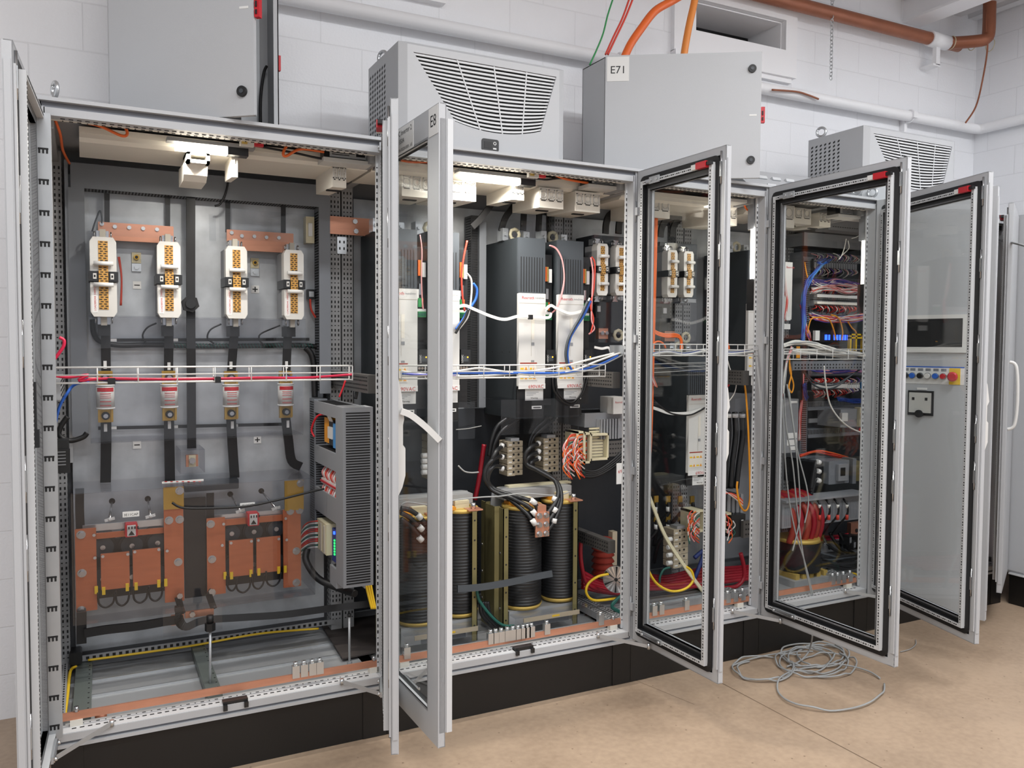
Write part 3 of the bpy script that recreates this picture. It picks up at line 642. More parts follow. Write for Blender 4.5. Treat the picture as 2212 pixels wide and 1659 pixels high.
    for u in (.29, .545, .78):
        for j in range(NS):
            a, d = G(u, j/NS), G(u, (j+1)/NS); l.quad([(d[0]-.003, yf+.003, d[1]), (d[0]+.003, yf+.003, d[1]), (a[0]+.003, yf+.003, a[1]), (a[0]-.003, yf+.003, a[1])])
    l.build('louvre_grille', t)
    p, q = at(1040, 325, yf), at(1077, 303, yf)
    k = MB('black_pl'); k.rbox(p.x-oo, q.x-oo, yf-.003, yf+.001, p.z, q.z, .01, axis='y').box(p.x-oo+.012, p.x-oo+.048, yf-.004, yf-.003, p.z+.012, q.z-.012, 'black').torus((q.x-oo-.02, yf-.004, q.z-.018), .006, .0018, m='paper'); k.box(q.x-oo-.028, q.x-oo-.012, yf-.004, yf-.003, p.z+.01, p.z+.016, 'paper'); k.build('display_panel', t)
    MB('zinc_bright').cyl((x0+.05, y1-.05, z1), (x0+.05, y1-.05, z1+.02), .012).torus((x0+.05, y1-.05, z1+.045), .026, .008, V(1, .5, 0)).build('lifting_eye', t)
    return t
ac = cooler(1.29, .1)
a2 = dup(ac, ac.location+V(2.745, .02, 0), 'grey roof-mounted cooling unit with louvre grille on the far cabinet behind the open doors')
rv = thing('roof_vent', 'low grey louvred vent plate on the roof between box E71 and the far cooler', 'vent', (3.6, .35, 2.4))
v = MB('ral').prism([(.15, 2.401), (.6, 2.401), (.6, 2.56), (.35, 2.56)], 3.26, 3.96, 'x'); v.build('vent_housing', rv)
for k in range(3):
    for j in range(2):
        c = V(3.42+k*.1, .19+j*.07+.02, 2.401+(.04+j*.07+.02)*.8); l = MB('white_frame').obox(c, (.03, 0, 0), (0, -.012, .004), (0, .004, .008)); l.obox(c+V(0, -.008, -.012), (.032, 0, 0), (0, .003, .004), (0, .002, -.002), 'slot'); l.build('louvre', rv)
solo('wall_strut', MB('black_pl').strap([at(1885, 410, .5), at(1893, 440, .5)], .02, .01), 'short black strut behind the glass door on the far roof', 'strut')
solo('parts_tray', MB('navy').box(4.02, 4.3, .3, .5, 2.401, 2.44), 'small blue tray on the roof seen through the glass door', 'tray')
# ------------------------------------------------------------------ lamps under the roofs
def lamp(x0, x1, lab):
    z = 2.338; t = thing('cabinet_light', lab, 'lamp', ((x0+x1)/2, .16, z-.03), 'light strips under the cabinet roofs')
    MB('ral_in').box(x0-.03, x1+.1, .135, .185, z-.005, z+.008).build('lamp_housing', t)
    MB('led').prism(rrect(.138, .182, z-.034, z-.005, .01), x0, x1, 'x').build('lamp_tube', t)
    MB('black_pl').box(x1, x1+.075, .136, .184, z-.034, z-.005).build('end_cap', t)
    o = area('cabinet_light_beam', ((x0+x1)/2, .16, z-.038), x1-x0, .04, 15, (1, .95, .87), (math.radians(-6), 0, 0)); return t
lamp(at(378, 285, .16).x, at(490, 292, .16).x, 'bright light strip under the roof of the fuse cabinet')
lamp(at(1000, 360, .16).x, at(1120, 372, .16).x, 'bright light strip under the roof above the tall drives')
def vlamp(x, y, z0, z1, lab):
    t = thing('upright_light', lab, 'lamp', (x, y, z0-.2), 'upright light strips on the rear posts')
    MB('led').prism(rrect(x-.02, x+.02, y-.02, y+.015, .008), z0, z1, 'z').build('lamp_tube', t)
    MB('black_pl').box(x-.022, x+.05, y-.02, y+.03, z0-.16, z0).box(x+.028, x+.04, y-.021, y-.02, z0-.11, z0-.03, 'paper').build('end_cap', t)
    MB('ral_dark').box(x-.022, x+.05, y-.015, y+.03, z1, z1+.16).build('upper_bracket', t)
    MB('beige').box(x+.02, x+.04, y-.005, y+.03, z0, z1).build('lamp_housing', t)
    area('upright_light_beam', (x-.01, y-.03, (z0+z1)/2), .04, z1-z0, 4, (1, .96, .88), (math.radians(90), 0, math.radians(-20))); return t
a, b = at(1629, 603, .08), at(1629, 495, .08); vlamp(a.x, .08, a.z, b.z, 'glowing upright light strip in the orange cable cabinet')
a, b = at(1868, 614, .08), at(1868, 520, .08); vlamp(a.x, .08, a.z, b.z, 'glowing upright light strip beside the terminal rows, behind the glass door')
# beige trunking with its outlet hoods
def trunk(x0, x1, lab, y0=.2, z=2.312, h=.05, dep=.3):
    t = thing('cable_trunking', lab, 'trunking', ((x0+x1)/2, y0+dep/2, z), 'beige trunking under the roofs')
    MB('beige').prism([(y0+.02, z), (y0+dep, z), (y0+dep, z+h), (y0, z+h), (y0, z+.012)], x0, x1, 'x').build('channel', t)
    MB('beige').box(x0, x1, y0-.004, y0, z+h-.022, z+h).build('cover_lip', t)
    return t
trunk(at(171, 300, .2).x, 1.19, 'beige plastic trunking under the roof of the fuse cabinet')
trunk(1.205, 2.395, 'beige plastic trunking under the roof above the tall drives')
trunk(2.45, 3.18, 'beige plastic trunking under the roof of the orange cable cabinet', z=2.30)
trunk(3.24, 3.5, 'short beige trunking in the roof of the terminal cabinet', z=2.29)
def hood(x0, y0, x1, y1, Y, n, lab, dep=.27, zt=None):
    a, b, c, d = pr(x0, y0, x1, y1, Y); zt = zt or max(d, 2.311)
    t = thing('duct_outlet', lab, 'outlet', ((a+b)/2, Y+dep/2, c), 'beige outlet hoods hanging from the trunking')
    m = MB('beige').prism([(Y, c), (Y+dep, c+.012), (Y+dep, zt), (Y, zt)], a, b, 'x'); m.box((a+b)/2-.03, (a+b)/2+.03, Y+.08, Y+.1, c-.001, c+.004, 'slot'); m.build('hood_body', t)
    f = MB('white_pl'); h = d-c; w = (b-a)/n
    for k in range(n):
        p, q = a+w*(k+.12), a+w*(k+.88); z0, z1 = c+h*.42, c+h*.95
        for r in ((p, q, z0, z0+.004), (p, q, z1-.004, z1), (p, p+.004, z0, z1), (q-.004, q, z0, z1)): f.box(r[0], r[1], Y-.004, Y, r[2], r[3])
        f.torus(((p+q)/2, Y-.002, (z0+z1)/2), min(w*.3, h*.2), .0022, n=16); f.box(p+.004, q-.004, Y-.001, Y, z0-.006, z0-.002, 'slot')
    f.build('knockout_face', t); return t
hood(718, 360, 748, 405, .2, 3, 'beige outlet hood at the right end of the fuse cabinet trunking')
hood(868, 380, 932, 426, .22, 3, 'beige outlet hood behind the glass of the E8 door')
hood(946, 390, 1028, 432, .22, 3, 'beige outlet hood just right of the E8 door frame')
hood(1106, 398, 1132, 432, .2, 3, 'narrow beige outlet hood above the tall drives')
hood(1165, 408, 1217, 450, .18, 3, 'beige outlet hood over the left drive of the right pair')
hood(1243, 418, 1296, 458, .18, 3, 'beige outlet hood over the right drive of the right pair')
hood(1385, 428, 1447, 470, .22, 3, 'beige outlet hood behind the glass above the orange cable')
hood(1545, 444, 1592, 486, .22, 3, 'beige outlet hood beside the upright light strip')
t = thing('duct_spout', 'open beige rectangular spout on the fuse cabinet trunking above the black strap', 'spout', at(428, 360, .17))
a, b, c, d = pr(404, 328, 453, 352, .16)
m = MB('beige'); [m.box(*q) for q in ((a, a+.012, .16, .3, c, d), (b-.012, b, .16, .3, c, d), (a, b, .16, .3, c, c+.012), (a, b, .16, .3, d-.012, d))]; m.box(a+.01, b-.01, .29, .3, c, d, 'beige_dark'); m.build('mouth', t)
a, b, c, d = pr(398, 354, 449, 388, .2); MB('beige').prism([(.2, d), (.22, c+.02), (.25, c), (.4, c), (.4, d+.01)], a, b, 'x').build('lower_shell', t)
a, b, c, d = pr(500, 330, 514, 383, .19)
solo('trunking_clip', MB('beige').prism([(.19, c), (.36, c+.01), (.36, d), (.19, d+.02)], a, b, 'x').box(a+.01, b-.01, .186, .19, c+.05, c+.07), 'narrow beige clip on the lit part of the trunking', 'clip', bevel=.002)
# ballasts with printed labels beside the lamps
def ballast(x0, y0, x1, y1, Y, lab):
    a, b, c, d = pr(x0, y0, x1, y1, Y); t = thing('lamp_driver', lab, 'lamp driver', ((a+b)/2, Y+.03, c), 'lamp drivers under the roofs')
    MB('black_pl').box(a, b, Y, Y+.06, c, d).build('driver_case', t)
    L = MB('paper').box(a+(b-a)*.12, b-.004, Y-.001, Y, c+.006, d-.004)
    for k in range(4): L.box(a+(b-a)*.17, a+(b-a)*(.55+.06*(k % 3)), Y-.0015, Y-.001, d-.012-k*.0075, d-.009-k*.0075, 'ink')
    L.box(b-(b-a)*.3, b-(b-a)*.1, Y-.0015, Y-.001, c+.015, d-.012, 'ink'); L.build('type_label', t)
    MB('white_pl').box(a-.01, b+.0, Y-.03, Y+.06, c-.02, c-.004).build('tray', t); return t
ballast(700, 318, 798, 345, .13, 'black lamp driver with a white label at the right of the fuse cabinet roof')
ballast(1268, 382, 1356, 402, .13, 'black lamp driver with a white label above the small fuse switches')
ballast(1572, 414, 1638, 432, .13, 'black lamp driver with a white label beside the open third door')
ballast(1805, 448, 1886, 466, .13, 'black lamp driver with a white label behind the terminal cabinet glass door')
# orange lamp cables
cable('lamp_cable', pts(.1, (118, 254, .12), (128, 252), (170, 262), (215, 272), (262, 293), (275, 288), (266, 268), (255, 258)), .0052, 'orange', 'orange lamp cable looped under the left end of the first roof', 'cable')
cable('lamp_cable', [at(118, 256, .13), at(130, 290, .2), at(136, 325, .4), at(150, 353, .6)], .005, 'orange', 'orange cable running back along the left wall of the fuse cabinet', 'cable')
cable('lamp_cable', pts(.1, (637, 305), (622, 312), (612, 330), (618, 337), (650, 322), (700, 328)), .0055, 'orange', 'orange cable loop under the first roof beside the lamp driver', 'cable')
cable('lamp_cable', pts(.14, (866, 346), (890, 350), (925, 349), (960, 343)), .005, 'orange', 'orange cable behind the top of the E8 glass', 'cable')
cable('lamp_cable', pts(.12, (1195, 377), (1220, 386), (1250, 392), (1270, 395)), .0055, 'orange', 'orange cable beside the lamp driver over the drives', 'cable')
cable('lamp_cable', pts(.13, (1608, 443), (1614, 453), (1626, 456), (1636, 450), (1640, 436)), .005, 'orange', 'orange cable loop under the lamp driver of the third cabinet', 'cable')
cable('lamp_cable', pts(.13, (1855, 470), (1864, 478), (1878, 480), (1884, 474)), .005, 'orange', 'orange cable loop under the lamp driver of the terminal cabinet', 'cable')
cable('lamp_lead', pts(.13, (535, 312), (580, 320), (640, 331), (680, 340), (740, 350), (800, 354)), .0045, 'black', 'thin black lead from the lamp to the lamp driver of the first cabinet')
cable('lamp_lead', pts(.13, (1155, 385), (1180, 388), (1215, 385), (1260, 390)), .0045, 'black', 'thin black lead beside the lamp over the drives')
def rclip(x, y, Y, lab): 
    p = at(x, y, Y); t = thing('door_switch', lab, 'switch', p); MB('red').box(p.x+.01, p.x+.045, Y, Y+.02, p.z-.012, p.z+.012).build('actuator', t); MB('white_pl').box(p.x-.04, p.x+.01, Y, Y+.02, p.z-.016, p.z+.014).box(p.x-.035, p.x-.015, Y-.005, Y, p.z-.01, p.z+.04, 'gold').build('switch_body', t)
rclip(543, 307, .07, 'small red and white door switch at the end of the first roof lamp')
rclip(1160, 376, .07, 'small red and white door switch at the end of the lamp over the drives')
#@@FUSECAB
# ------------------------------------------------------------------ fuse cabinet contents
def wduct(x0, x1, y0, y1, z0, z1, lab, slots, pitch=.0125, m='duct', group='grey slotted wiring ducts'):
    t = thing('wire_duct', lab, 'wiring duct', ((x0+x1)/2, (y0+y1)/2, z0), group)
    b = MB(m).box(x0, x1, y0, y1, z0, z1)
    ym = (y0+y1)/2
    for s in slots:
        if s in '+-x':
            X = x1+.0002 if s != '-' else x0-.0002; b.dashes((X, ym, z0+.01), (X, ym, z1-.01), pitch, .006, (y1-y0)*.75, (1 if s != '-' else -1, 0, 0))
        if s == 'b': b.dashes((x0+.01, ym, z0-.0002), (x1-.01, ym, z0-.0002), pitch, .006, (y1-y0)*.75, (0, 0, -1))
        if s == 't': b.dashes((x0+.01, ym, z1+.0002), (x1-.01, ym, z1+.0002), pitch, .006, (y1-y0)*.75, (0, 0, 1))
        if s == 'f': b.dashes(((x0+x1)/2, y0-.0002, z0+.01), ((x0+x1)/2, y0-.0002, z1-.01), pitch, .006, (x1-x0)*.8, (0, -1, 0))
    b.build('duct_base', t)
    if 'f' not in slots:
        if (x1-x0) < (z1-z0): MB(m).rbox(x0-.002, x1+.002, y0-.006, y0, z0, z1, .002).build('duct_lid', t)
        else: MB(m).rbox(x0, x1, y0-.006, y0, z0-.002, z1+.002, .002).build('duct_lid', t)
    return t
YD = .62
a, b, c, d = pr(152, 360, 185, 943, YD); d = at(420, 425, YD).z-.002
wduct(a, b, YD, .71, c, d, 'tall grey slotted wiring duct left of the fuse switches', '+')
a, b, c, d = pr(190, 372, 690, 412, YD)
zt = at(420, 425, YD).z
wduct(at(152, 380, YD).x, at(712, 420, YD).x, YD, .71, zt, zt+.095, 'horizontal grey slotted wiring duct above the fuse switches', 'b')
a, b, c, d = pr(690, 430, 712, 850, YD)
wduct(a, b, YD, .71, c, zt-.002, 'tall grey slotted wiring duct right of the fuse switches', '-')
YS = .66
solo('plate_flange', MB('zinc').box(at(143, 600, .67).x, at(151, 600, .67).x, .67, .70, at(147, 1000, .67).z, at(147, 345, .67).z), 'narrow zinc flange along the left edge of the fuse plate', 'flange')
def busbar(name, lab, mb, grp='flat black insulated busbars'): return solo(name, mb, lab, 'busbar', grp)
for i, (x, y0, y1, lab) in enumerate(((231, 418, 488, 'first'), (362, 422, 492, 'second'), (492, 435, 502, 'third'), (612, 440, 512, 'fourth'))):
    p = pts(YS, (x, y0), (x, y1)); busbar('flexible_busbar', 'thin black strap between the top wiring duct and the copper bar, %s from the left' % lab, MB('black').strap(p, .02, .008))
t = thing('centre_busbar', 'long black strap with hexagonal connector hanging down the middle of the fuse cabinet', 'busbar', at(412, 965, YS))
pp = pts(.64, (412, 388), (412, 650), (413, 800), (414, 968)); MB('black').strap(pp, .036, .012).build('strap', t)
q = at(410, 657, .62); MB('black').hexa(q, q+V(0, -.025, 0), .037).cyl(q+V(0, -.025, 0), q+V(0, -.035, 0), .02, m='black_pl').build('hex_connector', t)
pp = pts(.6, (480, 377), (492, 386), (488, 415), (476, 440), (464, 445)); solo('looped_wire', MB('black').tube(pp, .0045), 'thin black wire curling under the lit trunking', 'wire')
# copper links
def cbar(x0, y0, x1, y1, Y, lab, holes=(), th=.008):
    a, b, c, d = pr(x0, y0, x1, y1, Y); t = thing('copper_link', lab, 'copper bar', ((a+b)/2, Y, c), 'copper links over the fuse switches'); m = MB('copper').rbox(a, b, Y, Y+th, c, d, .002); m.build('bar', t)
    for hx, hy in holes: p = at(hx, hy, Y); MB('zinc_bright').cyl(p+V(0, -.001, 0), p+V(0, -.008, 0), .008, n=12).build('bolt', t)
    return t
cbar(212, 484, 375, 522, .64, 'long copper bar over the left pair of fuse switches', ((220, 484), (248, 490), (279, 492), (309, 494), (339, 496)))
cbar(490, 500, 634, 543, .64, 'long copper bar over the right pair of fuse switches', ((500, 503), (522, 510), (549, 511), (575, 513), (602, 514)))
# fuse switch disconnectors
def fswitch(cx, y0, y1, lab, w=.106, Y=.5, small=False, dep=.17):
    p0, p1 = at(cx, y1, Y), at(cx, y0, Y); h = p1.z-p0.z; x = p0.x; z = p0.z
    t = thing('fuse_switch', lab, 'fuse switch', (x, Y+dep/2, z), 'fuse switch disconnectors')
    def part(mb, n): return mb.build(n, t, local=True)
    L = lambda v: v
    hw = w/2; D = dep/2
    b = MB('white_pl')
    poly = [(-hw*.95, 0), (-hw*.7, -.0), (hw*.7, 0), (hw*.95, 0), (hw, h*.03)]
    pl = [(-hw*.72, 0), (hw*.72, 0), (hw*.95, h*.06), (hw*.95, h*.43), (-hw*.95, h*.43), (-hw*.95, h*.06)]
    b.prism(pl, -D, -D+.05); b.prism([(-hw*.95, h*.57), (hw*.95, h*.57), (hw*.95, h*.94), (hw*.72, h), (-hw*.72, h), (-hw*.95, h*.94)], -D, -D+.05)
    part(b, 'fuse_cover')
    for z0, z1 in ((h*.09, h*.40), (h*.405, h*.60), (h*.605, h*.95)):
        g = MB('brown').box(-hw*.34, hw*.34, -D-.0115 if z0 == h*.405 else -D-.002, -D+.0, z0, z1)
        n = max(2, int((z1-z0)/.0085)); 
        for k in range(n):
            zz = z0+(k+.5)*(z1-z0)/n; o = (k % 2)*hw*.1
            for xx in (-hw*.22+o, hw*.12+o): g.box(xx-hw*.1, xx+hw*.1, -D-(.0125 if z0 == h*.405 else .003), -D-.001, zz-.0018, zz+.0018, 'black')
        part(g, 'vent_grille')
    k = MB('black_pl').box(-hw*1.05, -hw*.4, -D-.01, D*.4, h*.44, h*.565).box(hw*.4, hw*1.05, -D-.01, D*.4, h*.44, h*.565).box(-hw*.4, hw*.4, -D+.002, D*.4, h*.43, h*.57)
    for s in (-1, 1): k.box(s*hw*.62-.006, s*hw*.62+.006, -D-.012, -D-.01, h*.47, h*.54, 'white_pl').box(s*hw*.62-.003, s*hw*.62+.003, -D-.013, -D-.012, h*.49, h*.52, 'black')
    part(k, 'latch')
    for zz in ((h*.665, h*.40) if not small else (h*.75, h*.22)):
        part(MB('white').cyl((-hw*.7, -D-.018, zz), (hw*.7, -D-.018, zz), .0085).box(-hw*.6, -hw*.4, -D-.018, -D, zz-.006, zz+.006).box(hw*.4, hw*.6, -D-.018, -D, zz-.006, zz+.006), 'pull_bar')
    part(MB('duct_lt').box(-hw*.86, hw*.86, -D+.05, D, h*.03, h*.97), 'base_block')
    for zz, sg in ((h, 1), (0, -1)):
        e = MB('steel'); e.box(-hw*.45, hw*.45, -D+.05, D*.8, zz, zz+sg*.03); (e.box(-hw*.22, hw*.22, -D+.03, -D+.05, zz, zz+sg*.034, 'beige_dark') if not small else None)
        for xx in (-hw*.6, hw*.6): e.torus((xx, -D+.045, zz+sg*.012), .012, .003, V(1, 0, 0), n=12)
        part(e, 'terminal')
    if not small:
        part(MB('paper').box(-hw*.85, -hw*.45, -D-.0008, -D, h*.05, h*.30).text('LOADBREAK SWITCH', (-hw*.55, -D-.0012, h*.07), (0, 0, 1), (-1, 0, 0), .0105, 'red_ink'), 'warning_label')
        part(MB('black').box(-hw*.42, hw*.42, -D+.06, D, -.075, -.03), 'terminal_shroud')
    return t
for cx, y0, y1, w, lab in ((225, 512, 684, .1, 'white fuse switch with brown slots, first from the left of four'), (366.5, 522, 686, .094, 'white fuse switch with brown slots, second from the left of four'), (512, 532, 688, .092, 'white fuse switch with brown slots, third from the left of four'), (635.5, 540, 690, .09, 'white fuse switch with brown slots, fourth from the left of four')):
    fswitch(cx, y0, y1, lab, w)
# signs and plates
def sign(px, py, txt, Y, lab, s=.03):
    p = at(px, py, Y); m = MB('paper').box(p.x-s*.62, p.x+s*.62, Y-.001, Y, p.z-s*.62, p.z+s*.62)
    if txt == '-': m.box(p.x-s*.42, p.x+s*.42, Y-.0016, Y-.001, p.z-s*.08, p.z+s*.08, 'ink')
    else: m.box(p.x-s*.42, p.x+s*.42, Y-.0016, Y-.001, p.z-s*.09, p.z+s*.09, 'ink').box(p.x-s*.09, p.x+s*.09, Y-.0017, Y-.001, p.z-s*.42, p.z+s*.42, 'ink')
    solo('polarity_sign', m, lab, 'sign', 'polarity stickers')
for x, y, s, lab in ((296, 616, '-', 'minus sticker between the left pair of fuse switches'), (551, 625, '+', 'plus sticker between the right pair of fuse switches'), (296, 961, '-', 'minus sticker between the black straps below the left fuses'), (556, 950, '+', 'plus sticker between the black straps below the right fuses')): sign(x, y, s, .713, lab, .026 if s == '-' or y > 900 else .028)
def stud(px, py, lab):
    p = at(px, py, .7); t = thing('stud_plate', lab, 'bracket', p); MB('cream').box(p.x-.018, p.x+.018, .705, .714, p.z+.0, p.z+.045).box(p.x-.018, p.x+.018, .705, .714, p.z-.035, p.z-.002, 'zinc_bright').build('plate', t)
    MB('black').cyl((p.x, .705, p.z+.024), (p.x, .695, p.z+.024), .011, m='brass').cyl((p.x, .695, p.z+.024), (p.x, .69, p.z+.024), .006).build('socket', t); MB('zinc_bright').hexa((p.x, .705, p.z-.018), (p.x, .694, p.z-.018), .01).build('bolt', t)
stud(295, 568, 'small plate with two bolts between the left pair of fuse switches'); stud(551, 579, 'small plate with two bolts between the right pair of fuse switches')
# black straps from the switches to the fuses and down to the bank
for k, (x0, y0, x1, y1) in enumerate(((228, 700, 229, 812), (365, 706, 364, 812), (507, 708, 499, 812), (622, 712, 618, 812))):
    busbar('flexible_busbar', 'black strap between fuse switch and red-banded fuse, %s from the left' % ('first', 'second', 'third', 'fourth')[k], MB('black').strap(pts(.64, (x0, y0), ((x0+x1)/2, (y0+y1)/2), (x1, y1)), .036, .012))
low = (((229, 905), (229, 970), (228, 1042)), ((365, 905), (366, 970), (367, 1040)), ((499, 903), (502, 960), (507, 1032)), ((617, 902), (623, 950), (630, 995), (650, 1008)))
for k, P_ in enumerate(low):
    busbar('flexible_busbar', 'black strap running down below the %s fuse from the left' % ('first', 'second', 'third', 'fourth')[k], MB('black').strap(pts(.64, *P_), .04, .012))
# fuses
def fuse(cx, yc, lab):
    p = at(cx, yc, .6); t = thing('cylindrical_fuse', lab, 'fuse', p, 'red-banded fuses'); k = 1.0
    def part(mb, n): return mb.build(n, t, local=True)
    part(MB('white_pl').cyl((0, 0, -.046), (0, 0, .046), .034, n=24).cyl((0, 0, -.05), (0, 0, -.044), .0355, n=24, m='paper').cyl((0, 0, .044), (0, 0, .05), .0355, n=24, m='paper'), 'fuse_body')
    r = MB('red'); N = 10
    for j in range(N):
        a0, a1 = math.radians(-150+j*12), math.radians(-138+j*12)
        f = lambda a, z: (.0347*math.cos(a), .0347*math.sin(a), z)
        r.quad([f(a0, .022), f(a1, .022), f(a1, .038), f(a0, .038)])
        if 1 < j < 8:
            for z, hh in ((.012, .003), (.004, .002), (-.004, .002), (-.02, .003), (-.034, .0015), (-.037, .0015)): r.quad([f(a0, z), f(a1, z), f(a1, z+hh), f(a0, z+hh)], 'red_ink')
    part(r, 'fuse_label')
    for s in (-1, 1):
        part(MB('brass').box(-.028, .028, .0, .012, s*.05, s*.105).box(-.028, -.02, -.012, .012, s*.05, s*.1).box(.02, .028, -.012, .012, s*.05, s*.1), 'fuse_blade')
        part(MB('black').cyl((0, 0, s*.078), (0, -.02, s*.078), .016).cyl((0, -.02, s*.078), (0, -.024, s*.078), .009, m='steel'), 'cap_bolt')
        part(MB('beige').box(-.024, .024, .012, .04, s*.06, s*.1), 'fuse_foot')
    return t
f0 = fuse(227.5, 857, 'white fuse with red band, first from the left of four')
for cx, yc, n in ((365.5, 855, 'second'), (499, 854, 'third'), (617, 852, 'fourth')): dup(f0, at(cx, yc, .6), 'white fuse with red band, %s from the left of four' % n)
# thin rails, sleeved cable
for y0, y1, x0, x1, lab in ((735, 733, 212, 668, 'upper'), (925, 916, 212, 624, 'lower')):
    m = MB('black').strap(pts(.69, (x0, y0), (x1, y1)), .014, .006, V(0, 0, 1)); 
    solo('marker_rail', m, 'thin black marker rail crossing the plate, %s of the two' % lab, 'rail')
    L = thing('rail_labels', 'small white labels on the %s marker rail' % lab, 'label', at(240, y0, .68))
    for x in (242, 375, 505, 620):
        p = at(x+2, y0+(y1-y0)*(x-212)/456, .684); MB('paper').box(p.x-.014, p.x+.014, .683, .685, p.z-.006, p.z+.006).build('tag', L)
for k, (x, y) in enumerate(((227, 788), (365, 791), (499, 789), (619, 788), (228, 924), (366, 918), (502, 918), (622, 916))):
    p = at(x, y, .632); solo('strap_tag', MB('paper').box(p.x-.006, p.x+.006, .631, .634, p.z-.016, p.z+.016), 'tiny white tag on the black strap %s the %s fuse' % ('above' if k < 4 else 'below', ('first', 'second', 'third', 'fourth')[k % 4]), 'tag', 'white strap tags')
sp = MB('black').tube(pts(.68, (200, 690), (203, 720), (218, 738), (260, 746), (330, 745), (450, 748), (560, 747), (640, 746), (690, 749)), .011, n=8)
for k in range(44): 
    x = 372+k*7.0; p = at(x, 747, .678); sp.torus(p, .0118, .0016, V(1, 0, .5), n=8, m='teal')
solo('sleeved_harness', sp, 'spiral-sleeved dark cable loom crossing behind the middle clear cover', 'cable')
for k, P_ in enumerate((((338, 698), (318, 708), (308, 725), (315, 742)), ((478, 700), (455, 712), (448, 730), (462, 742)), ((605, 703), (565, 720), (560, 733), (568, 744)))):
    solo('sense_wire', MB('black').tube(pts(.66, *P_), .0035), 'thin black wire curling down from fuse switch number %s from the left' % ('two', 'three', 'four')[k], 'wire')
solo('harness_tail', MB('black').tube(pts(.66, (660, 751), (672, 765), (678, 790), (679, 830), (680, 858)), .014), 'thick black cable bending down at the right of the fuses', 'cable')
solo('sensor_wire', MB('anthracite').tube(pts(.6, (199, 500), (206, 478), (216, 455), (220, 470), (220, 482)), .003), 'thin dark wire looping up beside the left copper bar', 'wire')
for k in range(2): solo('red_pair', MB('terracotta').tube(pts(.6, (255+k*3, 555), (262+k, 600), (260+k*2, 660)), .0028), 'thin red wire beside the first fuse switch, %s of two' % ('left', 'right')[k], 'wire')
# clear covers
def cover(name, lab, sheets, studs=(), m='poly', th=.004):
    c = thing(name, lab, 'clear cover', sheets[0][0], 'clear plastic covers')
    b = MB(m)
    for s in sheets:
        p = [Vector(q) for q in s]; n = (p[1]-p[0]).cross(p[3]-p[0]).normalized()*th/2
        i = len(b.v); b.v += [q-n for q in p]+[q+n for q in p]
        for q in ((3, 2, 1, 0), (4, 5, 6, 7), (0, 1, 5, 4), (1, 2, 6, 5), (2, 3, 7, 6), (3, 0, 4, 7)): b.f.append(tuple(i+k for k in q)); b.fm.append(m); b.fs.append(False)
    b.build('sheet', c)
    for s in studs: MB('zinc_bright').cyl(Vector(s)+V(0, -.004, 0), Vector(s)+V(0, .0, 0), .007).build('screw', c)
    return c
def rect(x0, y0, x1, y1, Y): a, b, c, d = pr(x0, y0, x1, y1, Y); return [(a, Y, c), (b, Y, c), (b, Y, d), (a, Y, d)]
def top(x0, y0, x1, Y, Y2, py):  # horizontal flange going back from a sheet's edge
    z = at((x0+x1)/2, py, Y).z; a, b = at(x0, py, Y).x, at(x1, py, Y).x; return [(a, Y, z), (b, Y, z), (b, Y2, z), (a, Y2, z)]
cover('clear_cover', 'clear plastic sheet in front of the left copper bar', [rect(192, 438, 401, 512, .54)], m='poly_clear')
cover('clear_cover', 'clear plastic sheet in front of the right copper bar', [rect(474, 456, 660, 520, .54), rect(452, 464, 466, 520, .7)], m='poly_clear')
cover('clear_cover', 'smoky clear cover with folded top across the strap section below the fuse switches', [rect(192, 688, 660, 753, .53), top(192, 0, 660, .53, .71, 686)])
cover('clear_cover', 'large smoky clear cover across the red-banded fuses', [rect(196, 802, 655, 946, .52), top(196, 0, 655, .52, .71, 948)])
a, b, c, d = pr(155, 1050, 680, 1318, .4)
cover('clear_cover', 'large smoky clear box over the copper capacitor bank', [[(a, .4, c), (b, .4, c), (b, .4, d), (a, .4, d)], [(a, .4, d), (b, .4, d), (b, .7, d), (a, .7, d)], [(b, .4, c), (b, .7, c), (b, .7, d), (b, .4, d)], [(a, .7, c), (a, .4, c), (a, .4, d), (a, .7, d)], [(a, .4, c), (b, .4, c), (b, .5, c), (a, .5, c)]])
a, b, c, d = pr(352, 1308, 480, 1368, .42); cover('clear_cover', 'small clear plate hanging under the capacitor box', [[(a, .42, c), (b, .42, c), (b, .42, d), (a, .42, d)]], m='poly_clear')
a, b, c, d = pr(390, 972, 442, 1022, .52)
cover('clear_cover', 'small clear box around the copper joint at the end of the middle strap', [[(a, .52, c), (b, .52, c), (b, .52, d), (a, .52, d)], [(a, .52, d), (b, .52, d), (b, .7, d), (a, .7, d)], [(b, .52, c), (b, .7, c), (b, .7, d), (b, .52, d)], [(a, .7, c), (a, .52, c), (a, .52, d), (a, .7, d)]])
t = thing('copper_joint', 'small copper clamp with bolt inside the little clear box', 'copper clamp', at(415, 1008, .6))
a, b, c, d = pr(402, 983, 428, 1008, .6); MB('copper').box(a, b, .6, .62, c, d).build('clamp_plate', t); MB('cream').box((a+b)/2-.014, (a+b)/2+.014, .592, .6, c, d).build('washer_plate', t); p = at(415, 995, .59); MB('steel').hexa(p, p+V(0, -.014, 0), .014).build('bolt', t)
